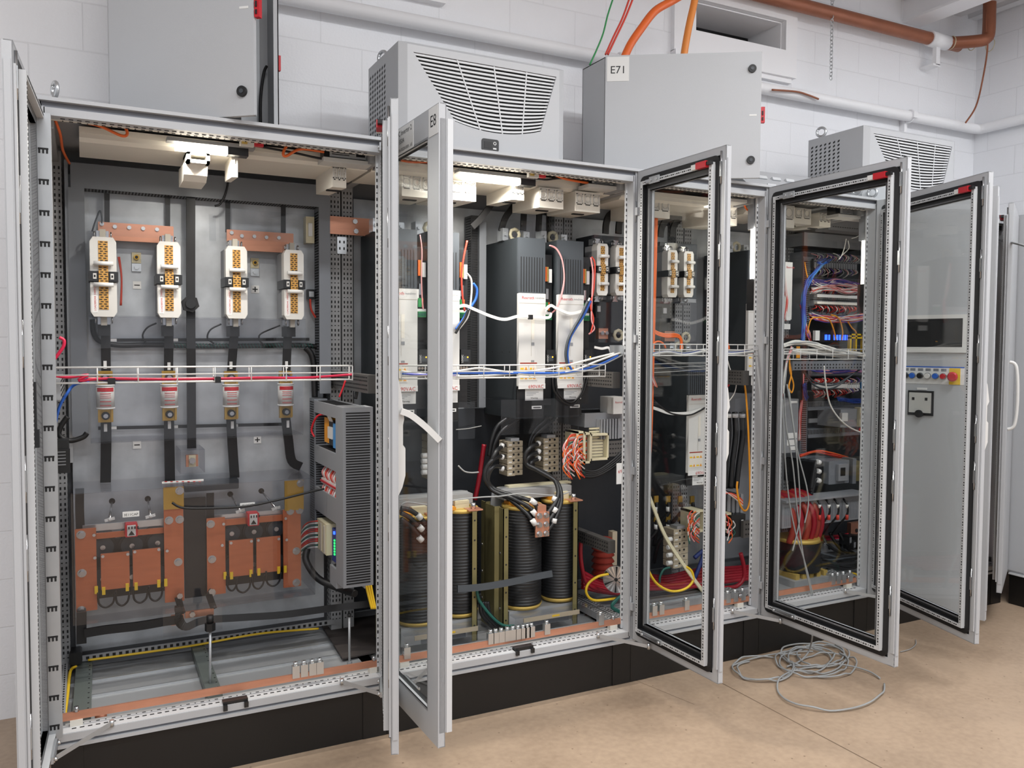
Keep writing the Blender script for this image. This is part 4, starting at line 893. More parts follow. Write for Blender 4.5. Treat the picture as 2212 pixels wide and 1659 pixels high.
# hand of screws holding the mid cover
# capacitor bank
t = thing('capacitor_bank', 'capacitor bank of copper plates and dark round cans at the bottom of the fuse cabinet', 'capacitor bank', at(400, 1300, .5))
YB = .5
def cpl(n, x0, y0, x1, y1, Y=YB, th=.01, m='copper_tinted', bolts=()):
    a, b, c, d = pr(x0, y0, x1, y1, Y); o = MB(m).rbox(a, b, Y, Y+th, c, d, .002).build(n, t)
    for bx, by in bolts: p = at(bx, by, Y); MB('steel').hexa(p+V(0, .001, 0), p+V(0, -.014, 0), .011).cyl(p, p+V(0, -.002, 0), .017, n=14).build('bolt', t)
cpl('upright_plate', 163, 1142, 209, 1320, bolts=((175, 1155), (177, 1238), (176, 1318)))
cpl('upright_plate', 355, 1098, 397, 1300, bolts=((365, 1124), (388, 1122), (385, 1214)))
cpl('upright_plate', 447, 1119, 487, 1284, bolts=((455, 1132), (458, 1208), (457, 1280)))
cpl('upright_plate', 612, 1100, 650, 1268, bolts=((627, 1104), (647, 1102), (640, 1190), (640, 1258)))
cpl('top_lug', 353, 1052, 397, 1100, YB-.008, .008, 'brass', ((388, 1060),)); cpl('top_lug', 615, 1038, 656, 1102, YB-.008, .008, 'brass', ((649, 1044),))
cpl('cross_bar', 208, 1146, 356, 1158, YB+.03); cpl('cross_bar', 486, 1117, 613, 1130, YB+.03)
cpl('centre_plate', 218, 1194, 280, 1272, YB-.01, .008); cpl('centre_plate', 287, 1186, 347, 1264, YB-.01, .008); cpl('centre_plate', 495, 1166, 547, 1244, YB-.01, .008); cpl('centre_plate', 554, 1160, 606, 1236, YB-.01, .008)
cpl('silver_bar', 178, 1128, 356, 1142, YB+.05, .01, 'zinc_bright'); cpl('silver_bar', 440, 1108, 613, 1119, YB+.05, .01, 'zinc_bright')
cpl('inner_bus', 398, 1075, 446, 1290, YB+.02, .01, 'black_pl')
for x, y, r in ((222, 1182, .052), (285, 1178, .052), (340, 1172, .048), (500, 1152, .045), (548, 1148, .048), (596, 1142, .045), (222, 1250, .052), (285, 1245, .052), (340, 1240, .048), (500, 1222, .045), (548, 1218, .048), (596, 1212, .045)):
    p = at(x, y, YB+.05); MB('black_pl').cyl(p, p+V(0, .14, 0), r, n=20).cyl(p+V(0, -.004, 0), p, r*.8, n=20, m='anthracite').cyl(p+V(0, -.012, .0), p, .01, m='steel', n=10).build('capacitor_can', t)
cpl('base_board', 208, 1160, 355, 1285, YB+.055, .01, 'black_pl'); cpl('base_board', 486, 1130, 613, 1258, YB+.055, .01, 'black_pl')
for x, y in ((247, 1198), (277, 1192)): pass
for x, y in ((222, 1202), (276, 1197), (291, 1192), (343, 1187), (499, 1173), (543, 1169), (558, 1167), (602, 1164), (203, 1156), (205, 1205), (361, 1190), (480, 1178), (483, 1132), (619, 1166), (617, 1120)): p = at(x, y, YB-.011); MB('zinc_bright').cyl(p+V(0, .002, 0), p+V(0, -.004, 0), .006, n=8).build('rivet', t)
for k, (x, y) in enumerate(((208, 1274), (224, 1276), (275, 1268), (294, 1266), (343, 1260), (358, 1258), (486, 1243), (500, 1243), (542, 1238), (559, 1235), (602, 1231), (616, 1229))):
    p = at(x, y, YB-.014); MB('yellow').box(p.x-.006, p.x+.006, p.y-.004, p.y+.004, p.z-.016, p.z+.014).build('ring_lug', t)
for k, (x0, x1, yb) in enumerate(((212, 246, 1312), (250, 278, 1308), (288, 318, 1302), (322, 350, 1298), (490, 512, 1276), (510, 540, 1280), (545, 570, 1272), (575, 605, 1266))):
    MB('black').tube(pts(YB-.02, (x0, yb-32), (x0+2, yb-8), ((x0+x1)/2, yb), (x1-2, yb-10), (x1+2, yb-30)), .004).build('link_wire', t)
for x0, y0, x1, y1 in ((270, 1132, 298, 1160), (535, 1108, 560, 1136)):
    a, b, c, d = pr(x0, y0, x1, y1, YB-.03); m = MB('red').rbox(a, b, YB-.03, YB+.02, c, d, .006); m.box(a+.008, b-.008, YB-.032, YB-.03, c+.004, d-.004, 'white'); 
    for k in range(4): m.box(a+.012+k*.011, a+.017+k*.011, YB-.034, YB-.032, d-.02, d-.01, 'ink')
    m.prism([((a+b)/2-.012, c+.008), ((a+b)/2+.012, c+.008), ((a+b)/2, c+.026)], YB-.034, YB-.032, 'y', 'ink'); m.build('discharge_module', t, label='red module with white face')
for k, (x0, y0, x1, y1) in enumerate(((242, 1082, 237, 1122), (319, 1077, 325, 1115), (497, 1067, 519, 1104), (564, 1060, 596, 1098))):
    p0, p1 = at(x0, y0, .66), at(x1, y1, .42); r = thing('threaded_rod', 'steel rod with white wing nut holding the clear box, %s from the left of four' % ('first', 'second', 'third', 'fourth')[k], 'rod', p1, 'rods with white wing nuts')
    MB('steel').cyl(p0, p1, .0045, n=8).cyl(p0, p0+V(0, -.01, 0), .012, m='black').build('rod', r); MB('white').ball(p1, .008).obox(p1, (.018, 0, .004), (0, .004, 0), (-.001, 0, .005)).build('wing_nut', r)
p = at(283, 1111, .39); solo('code_plate', MB('paper').box(p.x-.03, p.x+.03, .394, .396, p.z-.011, p.z+.011).text('3E11CAP', (p.x, .3935, p.z-.006), (1, 0, 0), (0, 0, 1), .0135, align='CENTER'), 'small white plate with printed code on the left of the capacitor box', 'label')
p = at(535, 1091, .39); solo('code_plate', MB('paper').box(p.x-.03, p.x+.03, .394, .396, p.z-.009, p.z+.009).text('3E12CAP', (p.x, .3935, p.z-.005), (1, 0, 0), (0, 0, 1), .0125, align='CENTER'), 'small white plate with printed code on the right of the capacitor box', 'label')
solo('terminal_strip', MB('paper').box(at(350, 1041, .5).x, at(440, 1038, .5).x, .5, .51, at(395, 1042, .5).z, at(395, 1038.5, .5).z).dashes(at(352, 1040.3, .4995), at(438, 1040.3, .4995), .022, .009, .003, (0, -1, 0), m='red_ink'), 'thin red and white strip on top of the capacitor box', 'strip')
solo('bus_cover', MB('anthracite').rbox(at(398, 1065, .6).x, at(516, 1065, .6).x, .6, .64, at(450, 1060, .6).z, at(450, 1038, .6).z, .006), 'dark horizontal bar cover behind the top of the capacitor box', 'busbar cover')
busbar('flexible_busbar', 'black strap inside the left end of the capacitor box', MB('black').strap(pts(.56, (172, 1055), (172, 1100), (174, 1148)), .032, .01))
busbar('flexible_busbar', 'black strap beside the right bank of copper plates', MB('black').strap(pts(.53, (454, 1065), (454, 1100), (455, 1128)), .03, .01))
cable('cover_lead', pts(.38, (372, 1086), (395, 1097), (450, 1098), (530, 1094), (600, 1080), (672, 1062), (700, 1056)), .005, 'black', 'thin black lead draped across the capacitor box cover')
# lower straps
busbar('flexible_busbar', 'black strap end hanging at the lower left of the capacitor box', MB('black').strap(pts(.47, (176, 1322), (176, 1355), (176, 1390)), .036, .012))
busbar('flexible_busbar', 'wavy black strap running left below the capacitor box', MB('black').strap(pts(.45, (182, 1368), (230, 1360), (300, 1352), (360, 1342), (395, 1338)), .034, .012, V(0, 0, 1)))
busbar('flexible_busbar', 'long black strap sweeping right below the capacitor box', MB('black').strap(pts(.44, (384, 1310), (386, 1338), (402, 1354), (440, 1340), (520, 1334), (610, 1328), (700, 1316), (815, 1302)), .03, .022, V(0, .3, 1)))
t = thing('copper_joint', 'copper clamp under the middle of the capacitor box', 'copper clamp', at(415, 1345, .47))
for x0, y0, x1, y1 in ((370, 1328, 398, 1350), (400, 1318, 462, 1332)):
    a, b, c, d = pr(x0, y0, x1, y1, .47); MB('copper').box(a, b, .47, .482, c, d).build('clamp_plate', t)
for x, y in ((388, 1286), (456, 1276), (375, 1342), (415, 1326)): p = at(x, y, .465); MB('steel').hexa(p, p+V(0, -.014, 0), .012).build('bolt', t)
for x0, y0, x1, y1, lab in ((384, 1290, 394, 1325, 'left'), (450, 1282, 462, 1315, 'right')): busbar('flexible_busbar', 'short black strap dropping from the %s inner copper plate' % lab, MB('black').strap(pts(.475, (x0, y0), (x1, y1)), .026, .01))
for x0, y0, x1, y1, lab in ((454, 1362, 454, 1488, 'left'), (754.5, 1332, 755, 1442, 'right')):
    p0, p1 = at(x0, y0, .2), at(x1, y1, .2); r = thing('standoff_rod', 'tall thin silver rod standing on the cabinet floor, %s of the two' % lab, 'rod', V(p1.x, .2, .25)); MB('zinc').cyl((p1.x, .2, .232), p0, .005).build('rod', r); MB('zinc').hexa((p1.x, .2, .231), (p1.x, .2, .255), .011).build('foot_nut', r)
    if lab == 'left': MB('black').hexa(p0, p0+V(0, 0, .03), .02).cyl(p0+V(0, 0, .03), p0+V(0, 0, .06), .013).build('rod_cap', r)
    else: MB('black').cyl(p0, p0+V(0, 0, .012), .008).build('rod_cap', r)
# cabinet floor
for x0, y0, x1, y1, wd, lab in ((183, 1418, 176, 1545, .06, 'left'), (427, 1392, 465, 1500, .055, 'middle')):
    p0, p1 = atz(x0, y0, .262), atz(x1, y1, .262); m = MB('rail_green').obox((p0+p1)/2-V(0, 0, .014), (p1-p0)/2, V(wd/2, 0, 0), (0, 0, .015)); m.dashes(p0+V(wd*.34, 0, .0015), p1+V(wd*.34, 0, .0015), .05, .006, .006, (0, 0, 1))
    solo('floor_rail', m, 'zinc support rail running front to back on the cabinet floor, %s one' % lab, 'rail', bevel=.002)
q = [atz(690, 1345, .235), atz(815, 1330, .235), atz(815, 1410, .235), atz(740, 1425, .235)]
m = MB('mat_dark'); zz = V(0, 0, .006)
m.quad([q[3]+zz, q[2]+zz, q[1]+zz, q[0]+zz]); m.quad(q)
for k in range(4): m.quad([q[k], q[k]+zz, q[(k+1) % 4]+zz, q[(k+1) % 4]])
solo('rubber_mat', m, 'dark worn rubber mat on the floor at the right of the fuse cabinet', 'mat')
solo('earth_cable', MB('yellow').tube([atz(139, 1552, .27), atz(146, 1500, .262), atz(152, 1450, .262), atz(165, 1440, .262)], .006), 'yellow earth cable along the left side of the fuse cabinet floor', 'cable')
solo('earth_cable', MB('yellow').tube([at(190, 1426, .64), at(250, 1418, .64), at(330, 1407, .64), at(420, 1394, .64), at(500, 1379, .64), at(560, 1369, .64), at(620, 1363, .64), at(688, 1358, .64)], .005), 'yellow earth cable along the rear edge of the fuse cabinet floor', 'cable')
rr = MB('ral_in').box(.06, 1.16, .655, .665, .268, .29); rr.dashes((.08, .6545, .28), (1.14, .6545, .28), .025, .012, .012, (0, -1, 0)); solo('rear_floor_rail', rr, 'punched rail along the rear of the fuse cabinet floor', 'rail')
solo('corner_bracket', MB('black').rbox(*[v for v in (at(150, 1430, .66).x, at(178, 1430, .66).x)], .62, .7, at(160, 1430, .66).z, at(160, 1404, .66).z, .01), 'black bracket at the rear left corner of the cabinet floor', 'bracket')
# earth bar across two cabinets
def ebar(x0, x1, lab, z=.272, y=.05):
    t = thing('earth_bar', lab, 'earth bar', ((x0+x1)/2, y, z), 'copper earth bars along the cabinet fronts'); MB('copper').rbox(x0, x1, y, y+.009, z, z+.027, .001).build('bar', t)
    for x in (x0+.06, x1-.06): MB('steel').cyl((x, y+.004, z+.027), (x, y+.004, z+.045), .008).build('bolt', t); MB('beige').box(x-.02, x+.02, y-.004, y+.02, z-.022, z).build('bar_support', t)
    return t
ebar(.02, 1.22, 'long copper earth bar along the front of the fuse cabinet floor'); ebar(1.23, 2.39, 'copper earth bar along the front of the drive cabinet floor'); ebar(2.43, 3.17, 'copper earth bar in the orange cable cabinet'); ebar(3.24, 3.96, 'copper earth bar in the terminal cabinet behind glass')
def eclamp(x, lab, grp, m='zinc_bright', y=.05, z=.272):
    t = thing('earth_clamp', lab, 'clamp', (x, y+.004, z+.02), grp)
    MB(m).box(x-.014, x+.014, y-.006, y+.016, z+.012, z+.06).build('clamp_body', t); MB('zinc_bright').cyl((x, y+.005, z+.06), (x, y+.005, z+.074), .009).box(x-.003, x+.003, y+.002, y+.008, z+.074, z+.0745, 'slot').build('screw', t)
    return t
def clamps(px, lab, grp, Y=.05):
    x = at(px, 1440, Y).x; return eclamp(x, lab, grp)
for k, px in enumerate((639, 657, 675, 691)): clamps(px, 'silver clamp on the earth bar of the fuse cabinet, %s of the four' % ('first', 'second', 'third', 'last')[k], 'silver clamps on the fuse cabinet earth bar')
t = thing('mounting_foot', 'small dark metal foot under the left end of the earth bar', 'bracket', at(220, 1555, .1)); p = at(218, 1547, .12)
MB('copper_pipe').cyl(p+V(0, 0, -.03), p+V(0, 0, .012), .02).build('foot_body', t)
t = thing('floor_grip', 'black plastic grip clipped to the front edge of the fuse cabinet', 'grip', at(508, 1515, .0)); p = at(508, 1516, .01)
MB('black_pl').box(p.x-.045, p.x+.045, .0, .03, p.z-.004, p.z+.01).box(p.x-.045, p.x-.03, -.012, .03, p.z-.02, p.z).box(p.x+.03, p.x+.045, -.012, .03, p.z-.02, p.z).build('grip_body', t)
# control side plate with ducts
XS = at(742, 900, .12).x
t0 = wduct(at(741, 1070, .13).x, at(806, 1070, .13).x, .13, .24, at(770, 1268, .13).z, at(770, 880, .13).z, 'tall light grey slotted wiring duct at the front of the side panel', 'f', .011, 'duct_lt')
XB = at(741, 1070, .13).x
for k, (y0, y1, lab) in enumerate(((862, 895, 'top'), (966, 1010, 'second'), (1062, 1122, 'third'), (1215, 1262, 'lowest'))):
    z0, z1 = at(742, y1+8, .24).z, at(742, y0+14, .24).z
    b = MB('duct_lt').box(XB-.0, XB+.09, .24, .60 if k < 3 else .34, z0, z1); tt = thing('wire_duct', 'light grey wiring duct running to the back of the side panel, %s one' % lab, 'wiring duct', (XB+.045, .42, z0), 'grey slotted wiring ducts'); 
    b.dashes((XB+.045, .26, z1+.0003), (XB+.045, .58 if k < 3 else .33, z1+.0003), .012, .006, .07, (0, 0, 1)); b.build('duct_base', tt)
wduct(XB+.0, XB+.06, .6, .69, at(680, 1130, .6).z, at(680, 862, .6).z, 'tall dark slotted wiring duct at the rear of the side panel', '-f', .011)
solo('side_plate', MB('galv').box(XB+.092, XB+.096, .14, .69, at(742, 1262, .24).z, at(742, 875, .24).z), 'galvanised side mounting plate carrying the contactor and terminals', 'mounting plate')
def side(px, py, y): p = at(px, py, y); return p
p = at(718, 935, .33)
t = thing('contactor', 'yellow and blue contactor with white front on the side panel', 'contactor', (XB+.06, .36, p.z-.05))
X0, X1 = XB+.02, XB+.09
MB('amber').box(X0, X1, .42, .50, p.z-.055, p.z+.055).build('relay_module', t, label='yellow relay module')
MB('black_pl').box(X0, X1, .34, .42, p.z-.06, p.z+.045).box(X0-.008, X0, .345, .415, p.z-.03, p.z+.02, 'white').build('contactor_body', t)
MB('skyblue').box(X0-.004, X1, .30, .34, p.z-.065, p.z+.04).build('auxiliary_block', t, label='blue auxiliary block')
for k in range(3): MB('white').tube([V(X0, .36+k*.02, p.z+.045), V(X0-.01, .36+k*.02, p.z+.07), V(X0, .36+k*.025, p.z+.09)], .004).build('wire_end', t)
solo('red_wire', MB('red').tube([V(X0+.01, .46, p.z+.07), V(X0-.03, .5, p.z+.06), V(X0-.05, .53, p.z+.0), V(X0-.04, .52, p.z-.035)], .0045), 'red wire loop beside the yellow and blue contactor', 'wire')
p = at(724, 1050, .33)
t = thing('terminal_row', 'white terminal row with red wires on the side panel below the contactor', 'terminal row', (XB+.05, .4, p.z))
MB('white').box(XB+.01, XB+.09, .26, .52, p.z-.012, p.z+.012).box(XB+.005, XB+.01, .26, .52, p.z-.004, p.z+.004, 'red').build('terminal_body', t)
for s in (1, -1):
    for k in range(9): MB(('redwire', 'white', 'pink')[k % 3]).tube([V(XB+.02, .27+k*.028, p.z+s*.012), V(XB+.01, .272+k*.028, p.z+s*.04), V(XB+.03, .275+k*.028, p.z+s*.07)], .005).build('wire', t)
p = at(712, 1165, .34)
t = thing('relay_card', 'cream relay card with a fan of red and white wires on the side panel', 'relay card', (XB+.04, .4, p.z-.06))
MB('cream').box(XB-.01, XB+.05, .36, .52, p.z-.075, p.z+.06).box(XB-.014, XB-.01, .38, .4, p.z-.07, p.z+.05, 'beige_dark').box(XB-.014, XB-.01, .44, .46, p.z-.07, p.z+.05, 'beige_dark').build('card_frame', t)
for k in range(14):
    z = p.z+.05-k*.009; MB(('redwire', 'white', 'teal', 'white', 'red')[k % 5]).tube([V(XB-.012, .5, z), V(XB-.05, .53, z-.01), V(XB-.07-.002*k, .55, z-.05), V(XB-.05, .54, p.z-.1)], .0032, n=6, sub=4).build('wire', t)
t2 = thing('io_module', 'blue-black module with blue and green lights on the side panel', 'control module', (XB+.04, .29, p.z-.06))
MB('navy').box(XB+.01, XB+.08, .25, .34, p.z-.09, p.z+.05).build('module_case', t2); MB('led_blue').box(XB+.004, XB+.01, .29, .3, p.z+.03, p.z+.042).build('status_light', t2, label='blue light')
for k in range(6): MB('led_green').box(XB+.006, XB+.01, .29, .3, p.z-.0-k*.012, p.z+.007-k*.012).build('status_light', t2, label='green light')
solo('harness', MB('black').tube([V(XB-.05, .54, p.z-.08), V(XB-.06, .52, p.z-.13), V(XB-.02, .46, p.z-.2), V(XB+.06, .38, p.z-.235), V(XB+.1, .3, p.z-.24)], .016), 'thick black wire loom curving under the side panel', 'cable')
for k in range(3): solo('yellow_wire', MB('yellow').tube(pts(.2, (783+k*6, 1225), (786+k*6, 1245), (793+k*5, 1275), (803+k*4, 1315)), .005), 'yellow wire leaving the bottom of the slotted side duct, %s of three' % ('first', 'second', 'third')[k], 'wire', 'yellow wires under the side duct')
# black unit at the left wall
t = thing('safety_relay', 'black box with grey lettering at the left wall below the wire basket', 'relay', at(132, 1022, .35))
a, b, c, d = pr(116, 952, 149, 1022, .35); MB('black_pl').box(a, b, .35, .44, c, d).box(a+.0, b+.004, .345, .35, c, c+(d-c)*.75).build('relay_case', t)
for k in range(5): MB('ral_dark').box(a+.012, a+.04, .3435, .345, c+.03+k*.012, c+.034+k*.012).build('print', t)
solo('jumper_wire', MB('magenta').tube(pts(.3, (118, 775), (128, 762), (137, 748), (138, 735), (128, 729)), .006), 'short bright red wire at the left wall above the wire basket', 'wire')
solo('blue_cable', MB('blue').tube(pts(.2, (190, 823, .1), (160, 832), (145, 850), (128, 880), (118, 925), (116, 960)), .005), 'blue cable dropping from the basket at the left wall', 'cable')
solo('black_cable', MB('black').tube(pts(.5, (146, 900), (132, 920), (128, 940), (150, 952), (178, 945), (188, 935)), .01), 'black cable curving under the left wiring duct', 'cable')
for z, lab in ((1.43, 'upper'),):
    for xx, nm in ((.03, 'left wall of the fuse cabinet'), (1.17, 'joint beside the side panel'), (2.36, 'joint right of the drives'), (3.16, 'joint right of the orange cable')):
        m = MB('rail_dark' if xx > 1 else 'zinc').box(xx-.02, xx+.02, .09, .68, z-.04, z+.035)
        for dz in (-.025, -.008, .01, .024): m.dashes((xx-.0205, .1, z+dz), (xx-.0205, .67, z+dz), .02, .01, .006, (-1, 0, 0)); m.dashes((xx+.0205, .1, z+dz), (xx+.0205, .67, z+dz), .02, .01, .006, (1, 0, 0))
        solo('punched_section', m, 'punched metal section running to the back at the %s' % nm, 'rail')
# copper strap at the joint
t = thing('copper_link', 'copper cross bar with silver bolts at the rear joint of the first two cabinets', 'copper bar', at(760, 506, .6), 'copper links over the fuse switches')
a, b, c, d = pr(713, 470, 815, 508, .62); MB('copper').box(a, b, .62, .63, c, d).build('bar', t)
for x, y in ((766, 479), (768, 500)): p = at(x, y, .62); MB('zinc_bright').hexa(p, p+V(0, -.012, 0), .012).build('bolt', t)
p = at(738, 530, .655); solo('joint_plate', MB('zinc_bright').rbox(p.x-.022, p.x+.022, .65, .656, p.z-.04, p.z+.04, .004).dashes((p.x-.01, .6495, p.z-.03), (p.x-.01, .6495, p.z+.03), .03, .012, .006, (0, -1, 0)).dashes((p.x+.01, .6495, p.z-.03), (p.x+.01, .6495, p.z+.03), .03, .012, .006, (0, -1, 0)), 'small zinc joint plate on the rear post below the copper cross bar', 'bracket')
t = thing('relay_socket', 'small cream relay with black socket at the top right of the fuse plate', 'relay', at(670, 525, .66)); a, b, c, d = pr(661, 468, 679, 525, .66); MB('cream').box(a, b, .66, .71, c, d).box(a+.01, b-.01, .655, .66, c+.03, d-.03, 'white').build('relay_body', t)
t = thing('terminal_pair', 'tiny black terminal with red wires at the right edge of the fuse plate', 'terminal', at(672, 645, .68)); a, b, c, d = pr(665, 625, 680, 646, .68); MB('black_pl').box(a, b, .68, .71, c, d).box(a+.005, b-.005, .676, .68, c+.01, d-.01, 'zinc').build('terminal_body', t); MB('redwire').tube(pts(.68, (670, 646), (672, 668), (682, 686)), .005).build('wire', t)
# wire basket
def basket(x0, x1, y, z, lab, wob=0):
    t = thing('wire_basket', lab, 'wire basket', ((x0+x1)/2, y+.03, z), 'white wire baskets across the cabinets')
    for (yy, zz) in ((y, z), (y, z+.028), (y, z+.054), (y+.05, z), (y+.05, z+.054)): MB('white').tube([V(x0, yy, zz), V(x1, yy, zz)], .0026, n=6).build('long_wire', t)
    n = max(2, round((x1-x0)/.125))
    for k in range(n+1):
        x = x0+(x1-x0)*k/n; MB('white').tube([V(x, y+.05, z+.054), V(x, y+.05, z-.003), V(x, y, z-.003), V(x, y, z+.054)], .0022, n=6, raw=True).build('hoop', t)
    return t
zb = at(440, 822, .03).z-.004
basket(.035, at(760, 812, .04).x, .03, zb, 'white wire basket across the front of the fuse cabinet')
basket(at(865, 812, .04).x, at(1305, 800, .04).x, .03, at(1080, 816, .04).z, 'white wire basket across the front of the tall drives')
basket(2.43, at(1648, 760, .04).x, .03, at(1500, 768, .04).z, 'white wire basket across the orange cable cabinet')
basket(3.24, 3.95, .03, at(1790, 772, .04).z-.01, 'white wire basket across the terminal cabinet behind glass')
def run(y0, m, r, P_, lab, grp=None, nm='tray_cable'): return solo(nm, MB(m).tube(pts(y0, *P_), r, n=6), lab, 'cable', grp)
run(.05, 'magenta', .005, ((118, 812), (150, 815), (190, 810), (170, 822), (230, 818), (340, 819), (470, 818), (560, 816), (660, 816), (760, 809)), 'bright red cable lying in the fuse cabinet wire basket')
run(.06, 'navy', .005, ((170, 825), (195, 819), (240, 821), (380, 819), (520, 818), (640, 815)), 'dark blue cable lying in the fuse cabinet wire basket')
run(.055, 'pink', .004, ((190, 817), (300, 820), (420, 817), (520, 819), (620, 817)), 'pale pink cable lying in the fuse cabinet wire basket')
run(.3, 'red', .004, ((746, 822), (740, 840), (733, 858)), 'short red wire dropping onto the top of the side panel')
run(.3, 'black', .008, ((815, 812), (790, 818), (775, 835), (768, 862)), 'black cable looping down into the side panel')
solo('basket_tie', MB('black').box(*[at(241, 823, .025).x-.012, at(241, 823, .025).x+.012], .022, .085, at(241, 823, .03).z-.012, at(241, 823, .03).z+.01), 'small black cable tie on the basket near its left end', 'cable tie')
solo('basket_tie', MB('black').box(*[at(471, 820, .025).x-.01, at(471, 820, .025).x+.01], .022, .085, at(471, 820, .03).z-.012, at(471, 820, .03).z+.01), 'small black cable tie on the basket in front of the third fuse', 'cable tie')
#@@DRIVES
# ------------------------------------------------------------------ drive cabinet contents
solo('shade_board', MB('shade_dark').box(1.26, 2.34, .70, .712, .30, at(1100, 880, .7).z), 'added blue-black board standing for the shade behind the black coil reactors', 'board')  # boards added over the plates; their dark colour is painted shade
solo('shade_board', MB('shade_dark').box(2.46, 3.14, .70, .712, .30, 1.9), 'added dark board standing for the shade in the orange cable cabinet', 'board')
solo('shade_board', MB('ral_dark').box(3.26, 3.94, .70, .712, .30, 2.1), 'added grey board darkening the plate of the terminal cabinet behind glass', 'board')
a, b = at(1018, 650, .62).x, at(1034, 650, .62).x
wduct(a, b, .62, .70, at(1020, 880, .62).z, at(1020, 465, .62).z, 'tall dark slotted wiring duct left of the right drive pair', 'f-', .0125, 'black_pl')
a, b = at(1035, 650, .6).x, at(1048, 650, .6).x
wduct(a, b, .60, .70, at(1040, 880, .6).z, at(1040, 480, .6).z, 'tall plain grey duct left of the right drive pair', '', .0125, 'duct')
def drive(lab, loc, wd=.146, dep=.36, ht=.86, zr0=.60, zw0=.155, cards=True):
    """origin at the lower front left corner; front faces -y"""
    t = thing('servo_drive', lab, 'motor drive', loc, 'tall dark drives with white lower covers')
    P = lambda mb, n, l=None: (lambda o: (o.__setitem__('label', l) if l else None, o)[1])(mb.build(n, t, local=True))
    b = MB('anth_dark').box(0, wd, .006, dep, 0, ht).box(0, wd, .0, .01, ht*.01, zw0-.004, 'black')
    for q in (.08, .16, .27): b.cyl((.0005, q, ht*.37), (-.0006, q, ht*.37), .004, m='black', n=8)
    P(b, 'drive_body')
    f = MB('anthracite').box(0, wd, -.006, .006, zr0, ht)
    n = 9
    for k in range(n): x = wd*(.06+.88*(k+.5)/n); f.box(x-.0022, x+.0022, -.0066, -.0058, zr0+.004, ht-.09, 'black')
    P(f, 'ribbed_cover')
    w = MB('white').rbox(.001, wd-.001, -.014, .006, zw0, zr0-.002, .004)
    w.box(.001, wd-.001, -.0145, -.014, zr0-.05, zr0-.048, 'beige_dark').text('Rexroth', (.016, -.0146, zr0-.03), (1, 0, 0), (0, 0, 1), .02, 'red').text('IndraDrive', (wd-.058, -.0146, zr0-.027), (1, 0, 0), (0, 0, 1), .0115, 'ral_dark')
    w.box(wd*.46, wd*.58, -.0146, -.014, zr0-.22, zr0-.115, 'beige').box(wd*.46, wd*.47, -.0148, -.0146, zr0-.3, zr0-.115, 'beige_dark').box(wd*.46, wd*.58, -.0148, -.0146, zr0-.25, zr0-.235, 'duct_lt').box(wd*.46, wd*.58, -.0148, -.0146, zr0-.352, zr0-.32, 'duct_lt').box(wd*.49, wd*.58, -.015, -.0148, zr0-.352, zr0-.33, 'paper')
    P(w, 'white_cover')
    l = MB('beige').box(.008, wd*.68, -.0152, -.0146, zw0+.03, zw0+.115).box(.008, wd*.68, -.0155, -.0152, zw0+.108, zw0+.114, 'terracotta')
    for x, z in ((.04, .085), (.085, .085), (.04, .04), (.085, .04)): l.prism([(x-.008, zw0+z-.005), (x+.008, zw0+z-.005), (x, zw0+z+.009)], -.0158, -.0152, 'y', 'amber'); l.box(x-.03, x-.012, -.0157, -.0152, zw0+z-.004, zw0+z+.004, 'yellow')
    P(l, 'warning_label')
    v = MB('paper').box(.0, wd, -.0156, -.0148, zw0-.012, zw0+.013).text('690VAC', (wd*.36, -.016, zw0-.009), (1, 0, 0), (0, 0, 1), .024, 'red_ink'); P(v, 'voltage_label')
    g = MB('paper').box(wd*.3, wd*.97, -.002, -.0, zw0-.068, zw0-.014); 
    for k in range(3): g.box(wd*.34, wd*(.8-.1*k), -.0026, -.002, zw0-.03-k*.007, zw0-.028-k*.007, 'ral_dark')
    g.text('Warning', (wd*.5, -.0026, zw0-.06), (1, 0, 0), (0, 0, 1), .011); P(g, 'warning_tag')
    h = MB('paper').box(wd*.55, wd*.92, -.002, 0, .045, .06); h.box(wd*.6, wd*.88, -.0026, -.002, .05, .055, 'ink'); P(h, 'code_tag')
    e = MB('black').box(wd+.002, wd+.058, .03, dep, .06, ht-.07); P(e, 'control_module')
    c = MB('black_pl').box(wd+.008, wd+.055, -.012, .03, .26, .33); c.box(wd+.02, wd+.045, -.0125, -.012, .275, .30, 'anthracite').text('LOGIC', (wd+.018, -.0127, .27), (0, 0, 1), (-1, 0, 0), .012, 'paper').box(wd+.038, wd+.044, -.013, -.012, .292, .298, 'led_amber'); P(c, 'plug_module')
    m = MB('steel')
    for x in (wd+.014, wd+.028, wd+.042): m.cyl((x, .03, .25), (x, .0, .245), .006).cyl((x, .03, .235), (x, .008, .23), .004)
    P(m, 'plug')
    k = MB('green').box(wd+.012, wd+.05, .012, .03, .475, .50)
    for x in range(4): k.box(wd+.014+x*.009, wd+.02+x*.009, .0105, .012, .48, .495, 'teal')
    k.box(wd+.01, wd+.052, .018, .03, .50, .512, 'paper'); P(k, 'terminal_plug')
    if cards:
        k = MB('orange').box(wd+.014, wd+.022, .016, .03, .66, .73).box(wd+.024, wd+.03, .016, .03, .66, .73, 'gold').box(wd+.034, wd+.05, .016, .03, .655, .72, 'paper'); P(k, 'wire_terminal')
        k = MB('steel').box(wd+.02, wd+.034, .02, .03, .575, .625).box(wd+.01, wd+.018, .02, .03, .55, .60, 'paper'); k.box(wd+.014, wd+.03, .016, .03, .52, .56, 'green').box(wd+.032, wd+.038, .016, .03, .52, .56, 'orange'); P(k, 'connector')
    # bus terminals on top
    r = MB('cream').torus((wd*.45, .16, ht+.035), .026, .009, V(0, 1, 0), n=8); P(r, 'hex_ring')
